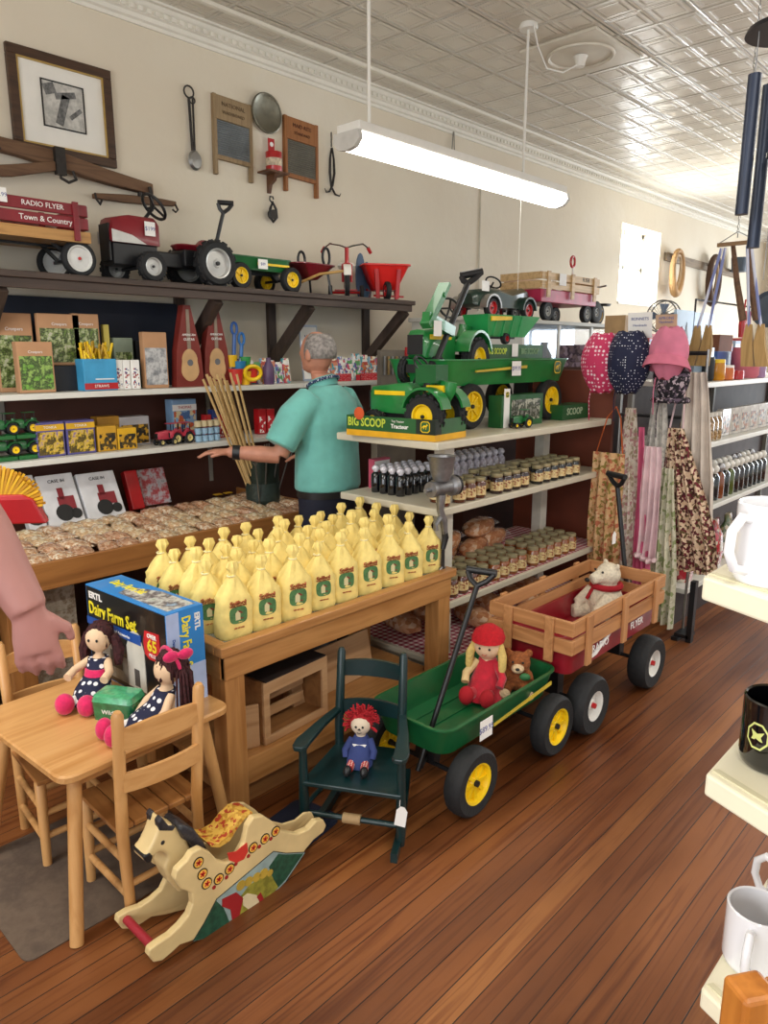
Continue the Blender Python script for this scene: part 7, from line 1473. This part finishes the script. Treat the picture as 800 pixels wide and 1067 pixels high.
t = thing('panel_stand', 'white wire board holding the shiny picture panels', 'stand', (on_y(722, 350, 1.68).x, 1.68, zt)); MB().box(-.2, .2, 0, .02, 0, .3).build('board', mat('stand_white', 'B8BCC0', .4), t)
for i, (a, b_, y0, y1, lab, txt, mm) in enumerate(((656, 679, 326, 352, 'white handwritten price card above the navy bonnet', 'BONNETS', PAPER), (684, 705, 328, 343, 'tan handwritten card above the pink cap', 'APRONS', mat('tan_card', 'C4A488', .7)))):
    A = on_x(a, y0, 3.95); B_ = on_x(b_, y1, 3.95); t = thing('sign_card', lab, 'sign', (3.95, (A.y+B_.y)/2, B_.z), 0, rot=(0, R(-8), 0)); W = A.y-B_.y; H = A.z-B_.z
    MB().box(0, .003, -W/2, W/2, 0, H).build('card', mm, t); letters(txt, .022, mat('pen_blue', '6A6FA0', .7), t, (-.001, 0, H*.75), (0, -1, 0), (0, 0, 1)); letters('Handmade', .018, MATS['pen_blue'], t, (-.001, 0, H*.5), (0, -1, 0), (0, 0, 1)); MB().cyl((.004, 0, -.02), (.004, 0, 0), .003, n=6).build('clip', STEEL, t)
    t.location.z = max(t.location.z, 1.64)
q = (on_y(640, 340, 2.3).x, on_y(655, 340, 2.3).x, 1.5, on_y(648, 326, 2.3).z)
t = thing('craft_box', 'tan craft box with turquoise spot on a tall stand beyond the bonnets', 'box', (on_y(648, 340, 2.55).x, 2.55, 1.662)); MB().box(-.12, .12, -.08, .08, 0, .21).build('carton', mat('craft_tan', 'B8966A', .6), t); MB().box(-.05, .03, -.0815, -.08, .1, .18).build('turquoise_spot', mat('turq', '4AA0B0', .5), t)
t = thing('fabric_basket', 'long shelf unit draped in dark floral fabric beyond the bonnets', 'shelving', (5.3, 2.6, 0)); MB().box(-.3, 1.1, -.2, .25, 0, 1.5).build('unit', mat('unit_brown', '4A2E26', .6, var=.2), t); MB().box(-.3, 1.1, -.22, .27, 1.501, 1.66).build('draped_fabric', prints('dark_fab', ['5A4A5A', '3A2E3A', '8A7A8A', '6A5A60'], 18, .8), t)
# table fan
t = thing('table_fan', 'grey table fan in front of the bright window', 'fan', (on_y(694, 300, 2.62).x, 2.62, 1.662)); R_ = .13
MB().lathe([(.07, 0), (.06, .02), (.02, .03), (.015, .12), (0, .12)], n=18).build('base', STEEL, t, smooth=True)
m = MB().tube([(.03, R_*math.cos(a), .24+R_*math.sin(a)) for a in [2*PI*i/28 for i in range(28)]], .006, 6, True).tube([(-.05, R_*math.cos(a), .24+R_*math.sin(a)) for a in [2*PI*i/28 for i in range(28)]], .006, 6, True)
for i in range(24): a = 2*PI*i/24; m.tube([(-.07, .02*math.cos(a), .24+.02*math.sin(a)), (-.05, R_*math.cos(a), .24+R_*math.sin(a)), (.03, R_*math.cos(a), .24+R_*math.sin(a))], .002, 4)
m.build('guard', STEEL, t, smooth=True)
for i in range(4): a = PI/2*i; MB().rings([[Vector((-.02+.01*k, .02*math.cos(a+k*.4), .24+.02*math.sin(a+k*.4))) for k in (-1, 0, 1)]+[Vector((-.02+.012*k, .11*math.cos(a+k*.35), .24+.11*math.sin(a+k*.35))) for k in (1, 0, -1)]]*1, cap=False).add([(-.03, .02*math.cos(a-.3), .24+.02*math.sin(a-.3)), (-.01, .02*math.cos(a+.3), .24+.02*math.sin(a+.3)), (-.005, .11*math.cos(a+.4), .24+.11*math.sin(a+.4)), (-.03, .11*math.cos(a-.3), .24+.11*math.sin(a-.3))], [(0, 1, 2, 3)]).build('blade', mat('blade_blue', '6E86A8', .3), t)
MB().lathe([(0, -.01), (.04, -.0), (.05, .04), (.03, .09), (0, .1)], (0, 0, .24), 'x', 16).build('motor', STEEL, t, smooth=True)
# hearth brooms hanging on chain frame
BX = 4.27; BY = on_x(768, 250, BX).y
t = thing('chain_hanger', 'thin chain with wooden spreader hung from ceiling holding the brooms', 'hanger', (BX, BY, 2.17))
m = MB(); z = .04
while z < CEIL-2.17: m.tube([(.006*math.cos(a)*(1 if int(z*33) % 2 else .4), .006*math.cos(a)*(.4 if int(z*33) % 2 else 1), z+.013*math.sin(a)) for a in [k*PI/3 for k in range(6)]], .002, 4, True); z += .022
m.build('chain', STEEL, t); MB().bar((0, -.1, 0), (0, .1, 0), .015, .02).build('spreader', wood('spreader', '8A6A44', '6A4A2A', 1), t); MB().tube([(0, -.09, .01), (0, 0, .06), (0, .09, .01)], .003, 5).build('cord', STEEL, t)
PUR = checks('pole_paint', '7C86B8', '7C86B8', 'C9CDDD', 12)
for i, (ya, yb, lab) in enumerate(((.07, .16, 'outer left'), (.05, .1, 'inner left'), (-.06, -.11, 'inner right'), (-.08, -.17, 'outer right'))):
    t = thing('hearth_broom', 'hanging straw broom with blue-white pole, %s of four' % lab, 'broom', (BX-.02, BY+ya, 2.15), 0, 'hanging straw brooms'); d = Vector((0, (yb-ya), -.42))
    MB().tube([(0, 0, 0), d], .0075, 10).build('pole', PUR, t, smooth=True); e = d*1.5
    MB().rings([[d+Vector((a*.3, b_, .02)) for a, b_ in ((-.02, -.015), (.02, -.015), (.02, .015), (-.02, .015))], [d+Vector((a*.5, b_, -.08)) for a, b_ in ((-.03, -.028), (.03, -.028), (.03, .028), (-.03, .028))], [d+Vector((a*.6, b_+(yb-ya)*.3, -.2)) for a, b_ in ((-.03, -.032), (.03, -.032), (.03, .032), (-.03, .032))]]).build('straw_head', wood('broom_straw', 'B4935E', '8E6F40', 2, .8), t, smooth=True)
t = thing('wire_rail_frame', 'dark metal rail frame standing over the right top shelf', 'frame', (0, 0, 0)); A = on_y(725, 312, 1.7); B_ = on_y(790, 318, 1.7)
MB().tube([(A.x, 1.7, zt), (A.x, 1.7, A.z), (B_.x+.5, 1.7, A.z), (B_.x+.5, 1.7, zt)], .006, 8).build('rail', IRON, t, smooth=True)
t = thing('cloth_bag', 'red cloth bag hanging from the rail right of the brooms', 'bag', (on_y(770, 330, 1.7).x, 1.66, on_y(770, 352, 1.7).z)); MB().rings([rr(.03, .14, .012, 0), rr(.04, .15, .015, .08), rr(.03, .13, .012, .17)]).build('bag', RED, t, smooth=True); MB().tube([(-.04, 0, .17), (-.03, 0, .24), (.03, 0, .24), (.04, 0, .17)], .006, 6).build('handle', RED, t, smooth=True)
t = thing('wooden_yoke', 'pair of curved old brown wooden handles hanging behind the brooms', 'tool', (BX+.06, BY-.02, 1.775)); MB().tube([(0, .06, .4), (0, .02, .2), (0, -.03, 0)], [.012, .016, .02], 8).build('curved_handle', OLDW, t, smooth=True); MB().tube([(0, -.02, .4), (0, -.05, .2), (0, -.1, 0)], [.012, .016, .02], 8).build('curved_handle', OLDW, t, smooth=True)
t = thing('enamel_disc', 'dark blue-grey round enamel plate at the right edge of view', 'plate', on_y(803, 322, 1.62)); MB().lathe([(0, .0), (.1, 0), (.12, -.02), (.125, -.02), (.1, .01), (0, .012)], (0, 0, 0), 'x', 26).build('plate', mat('slate_plate', '4A5866', .4), t, smooth=True)
# pale wall shelving far beyond
t = thing('far_cabinet', 'pale grey tall shelving far back along the left wall', 'shelving', (0, 3.3, 0)); MB().box(6.9, 11.5, .3, .69, 0, 1.6).build('carcass', mat('far_grey', 'A8A6A0', .6, var=.05), t)
for z in (.5, .9, 1.3, 1.6): MB().box(6.9, 11.5, 0, .3, z-.03, z).build('shelf', SHW, t)
for i in range(14):
    x = 7.1+i*.3; h_ = .12+.1*((i*7) % 5)/5; pack('carton', 'mixed carton on the far pale shelving, %s' % (ORDS[i]), 'box', x, x+.2, 1.601, 1.601+h_, 3.36, .15, mat('far%d' % (i % 5), ['B8966A', '7A8AA0', 'A84A4A', 'C9C4B8', '5A6A5A'][i % 5], .6), BOOKM[i % 5], group='cartons on the far shelving')
# ================================================================ MUG SHELVES, FRONT RIGHT
T0 = .93; r1 = ray(732, 600); C1 = Vector((r1[0]*T0, r1[1]*T0, EYE+r1[2]*T0)); hd_ = math.hypot(C1.x, C1.y)
def zat(px, py): r = ray(px, py); return EYE+r[2]*hd_/math.hypot(r[0], r[1])
zs = [C1.z, zat(735, 806), zat(730, 1030)]
t = thing('mug_shelving', 'cream painted shelf unit carrying the mugs at right foreground', 'shelving', (C1.x, C1.y, 0))
ed = Vector((math.cos(R(-112)), math.sin(R(-112)), 0))
for z, pc in zip(zs, ((732, 600), (735, 806), (730, 1030))):
    rc = ray(*pc); q_ = hd_/math.hypot(rc[0], rc[1]); dx_, dy_ = rc[0]*q_-C1.x, rc[1]*q_-C1.y; S_ = lambda pts: [(a+dx_, b+dy_) for a, b in pts]
    MB().prism(S_([(0, 0), (ed.x*.5, ed.y*.5), (ed.x*.5+.45, ed.y*.5), (.32, 0)]), z-.032, z, 'xy').build('shelf', CREAM, t, bevel=.004)
    MB().prism(S_([(.012, -.004), (ed.x*.48+.014, ed.y*.48), (ed.x*.48+.02, ed.y*.48), (.02, -.01)]), z, z+.002, 'xy').build('groove_strip', mat('cream_darker', 'CFC8A8', .5), t)  # thin strip along the shelf edge in a darker cream
MB().box(.2, .24, -.3, -.26, 0, zs[0]-.032).build('post', CREAM, t); MB().prism([(.0, -.45), (.5, -.45), (.5, -.42), (.0, -.42)], 0, .04, 'xy').build('foot', CREAM, t)
def mug(nm, lab, mt, loc, rz, grp, r=.041, h=.098):
    t = thing(nm, lab, 'mug', loc, rz, grp)
    MB().lathe([(0, 0), (r*.86, 0), (r*.95, .004), (r, .012), (r, h-.002), (r-.002, h), (r-.004, h-.002), (r-.0045, .012), (0, .008)], n=36).build('cup', mt, t, smooth=True)
    MB().tube([(r-.003, 0, h*.82), (r+.012, 0, h*.86), (r+.026, 0, h*.7), (r+.028, 0, h*.45), (r+.018, 0, h*.24), (r-.003, 0, h*.18)], .0062, 10).build('handle', mt, t, smooth=True); return t
WM = mat('mug_white', 'E9E9EC', .12, var=.01, coat=.6); BM = mat('mug_black', '0B0B0D', .08, var=.05, coat=.8)
def onsh(px, py, z): v = on_z(px, py, z); return v
v = onsh(800, 606, zs[0]); mug('mug', 'large white mug on the topmost cream mug shelf', WM, (v.x, v.y, zs[0]+.0005), AZ+R(112), 'mugs in the foreground', .043, .1)
v = onsh(803, 795, zs[1]); t = mug('mug', 'glossy black mug with pale emblem on the middle cream shelf', BM, (v.x, v.y, zs[1]+.0005), R(222), 'mugs in the foreground', .042, .098)
ang = AZ+R(122)-t.rotation_euler.z; ex = Vector((math.cos(ang), math.sin(ang), 0)); tx = Vector((ex.y, -ex.x, 0))*-1
m = MB(); 
def dec(pts, d, mi):
    m.m = mi; vs = []
    for a, b_ in pts: an = ang-a/.0425; vs.append(((.0421+d)*math.cos(an), (.0421+d)*math.sin(an), .052+b_))
    m.add(vs, [tuple(range(len(vs)))])
oc = [(.016*math.cos(PI/8+PI/4*i), .02*math.sin(PI/8+PI/4*i)) for i in range(8)]
for i in range(8):
    a, b_ = oc[i], oc[(i+1) % 8]; dec([a, b_, (b_[0]*.85, b_[1]*.85), (a[0]*.85, a[1]*.85)], .0004, 0)
dec([(-.008, -.006), (.008, -.006), (.006, 0), (.009, .008), (0, .004), (-.009, .008), (-.005, 0)], .0004, 0); m.build('emblem', mat('emblem_lime', 'C4C878', .4), t)
v = onsh(783, 1003, zs[2]); mug('mug', 'white mug with handle forward on the lowest cream shelf', WM, (v.x, v.y, zs[2]+.0005), R(186), 'mugs in the foreground', .042, .098)
v = onsh(826, 962, zs[2]); mug('mug', 'second white mug, partly cut off at the right edge', WM, (v.x, v.y, zs[2]+.0005), AZ+R(30), 'mugs in the foreground', .042, .098)
# oak chair-back corner
r1 = ray(812, 1070); T1 = .70; c = Vector((r1[0]*T1, r1[1]*T1, EYE+r1[2]*T1))
t = thing('oak_stand', 'corner of an orange-brown oak stand at the bottom right edge', 'stand', (c.x, c.y, 0), AZ-PI/2+R(12)); HO = wood('orange_oak', 'B9742F', '96561E', 2, .35, .8, .3)
MB().box(-.04, .0, 0, .035, 0, c.z+.035).build('post', HO, t, bevel=.005); MB().box(0, .3, .004, .03, c.z-.06, c.z+.03).build('top_rail', wood('orange_oak', 'B9742F', '96561E', 0, .35, .8, .3), t, bevel=.005); MB().box(.3, .34, 0, .035, 0, c.z+.03).build('post', HO, t, bevel=.005); MB().box(0, .3, .01, .025, .2, .26).build('lower_rail', HO, t)
# ================================================================ WIND CHIME
r1 = ray(823, 27); T2 = 1.5; c = Vector((r1[0]*T2, r1[1]*T2, EYE+r1[2]*T2))
t = thing('wind_chime', 'black wind chime with long dark tubes hanging at top right', 'wind chime', c); CB = mat('chime_black', '14171E', .3, metal=.3)
MB().lathe([(0, .012), (.05, .01), (.08, .0), (.084, -.01), (0, -.01)], n=30).build('top_disc', CB, t, smooth=True); MB().cyl((0, 0, .008), (0, 0, CEIL-c.z), .0012, n=5).build('hanging_cord', mat('grey_cord', '8A8A8A', .7), t)
for i in range(4):
    a = AZ+R(90)+2*PI*i/4; x, y_ = .062*math.cos(a), .062*math.sin(a); o = MB().cyl((x, y_, -.09), (x, y_, -.365-.02*i), .0135, n=16); o.build('tube', mat('chime_tube', '20293C', .35, metal=.3), t, smooth=True)
    MB().cyl((x, y_, -.09), (x, y_, -.008), .0012, n=5).build('string', MATS['grey_cord'], t)
MB().cyl((0, 0, -.008), (0, 0, -.5), .001, n=5).build('clapper_cord', MATS['grey_cord'], t); MB().lathe([(0, -.25), (.02, -.25), (.02, -.24), (0, -.24)], n=16).build('clapper', CB, t, smooth=True)
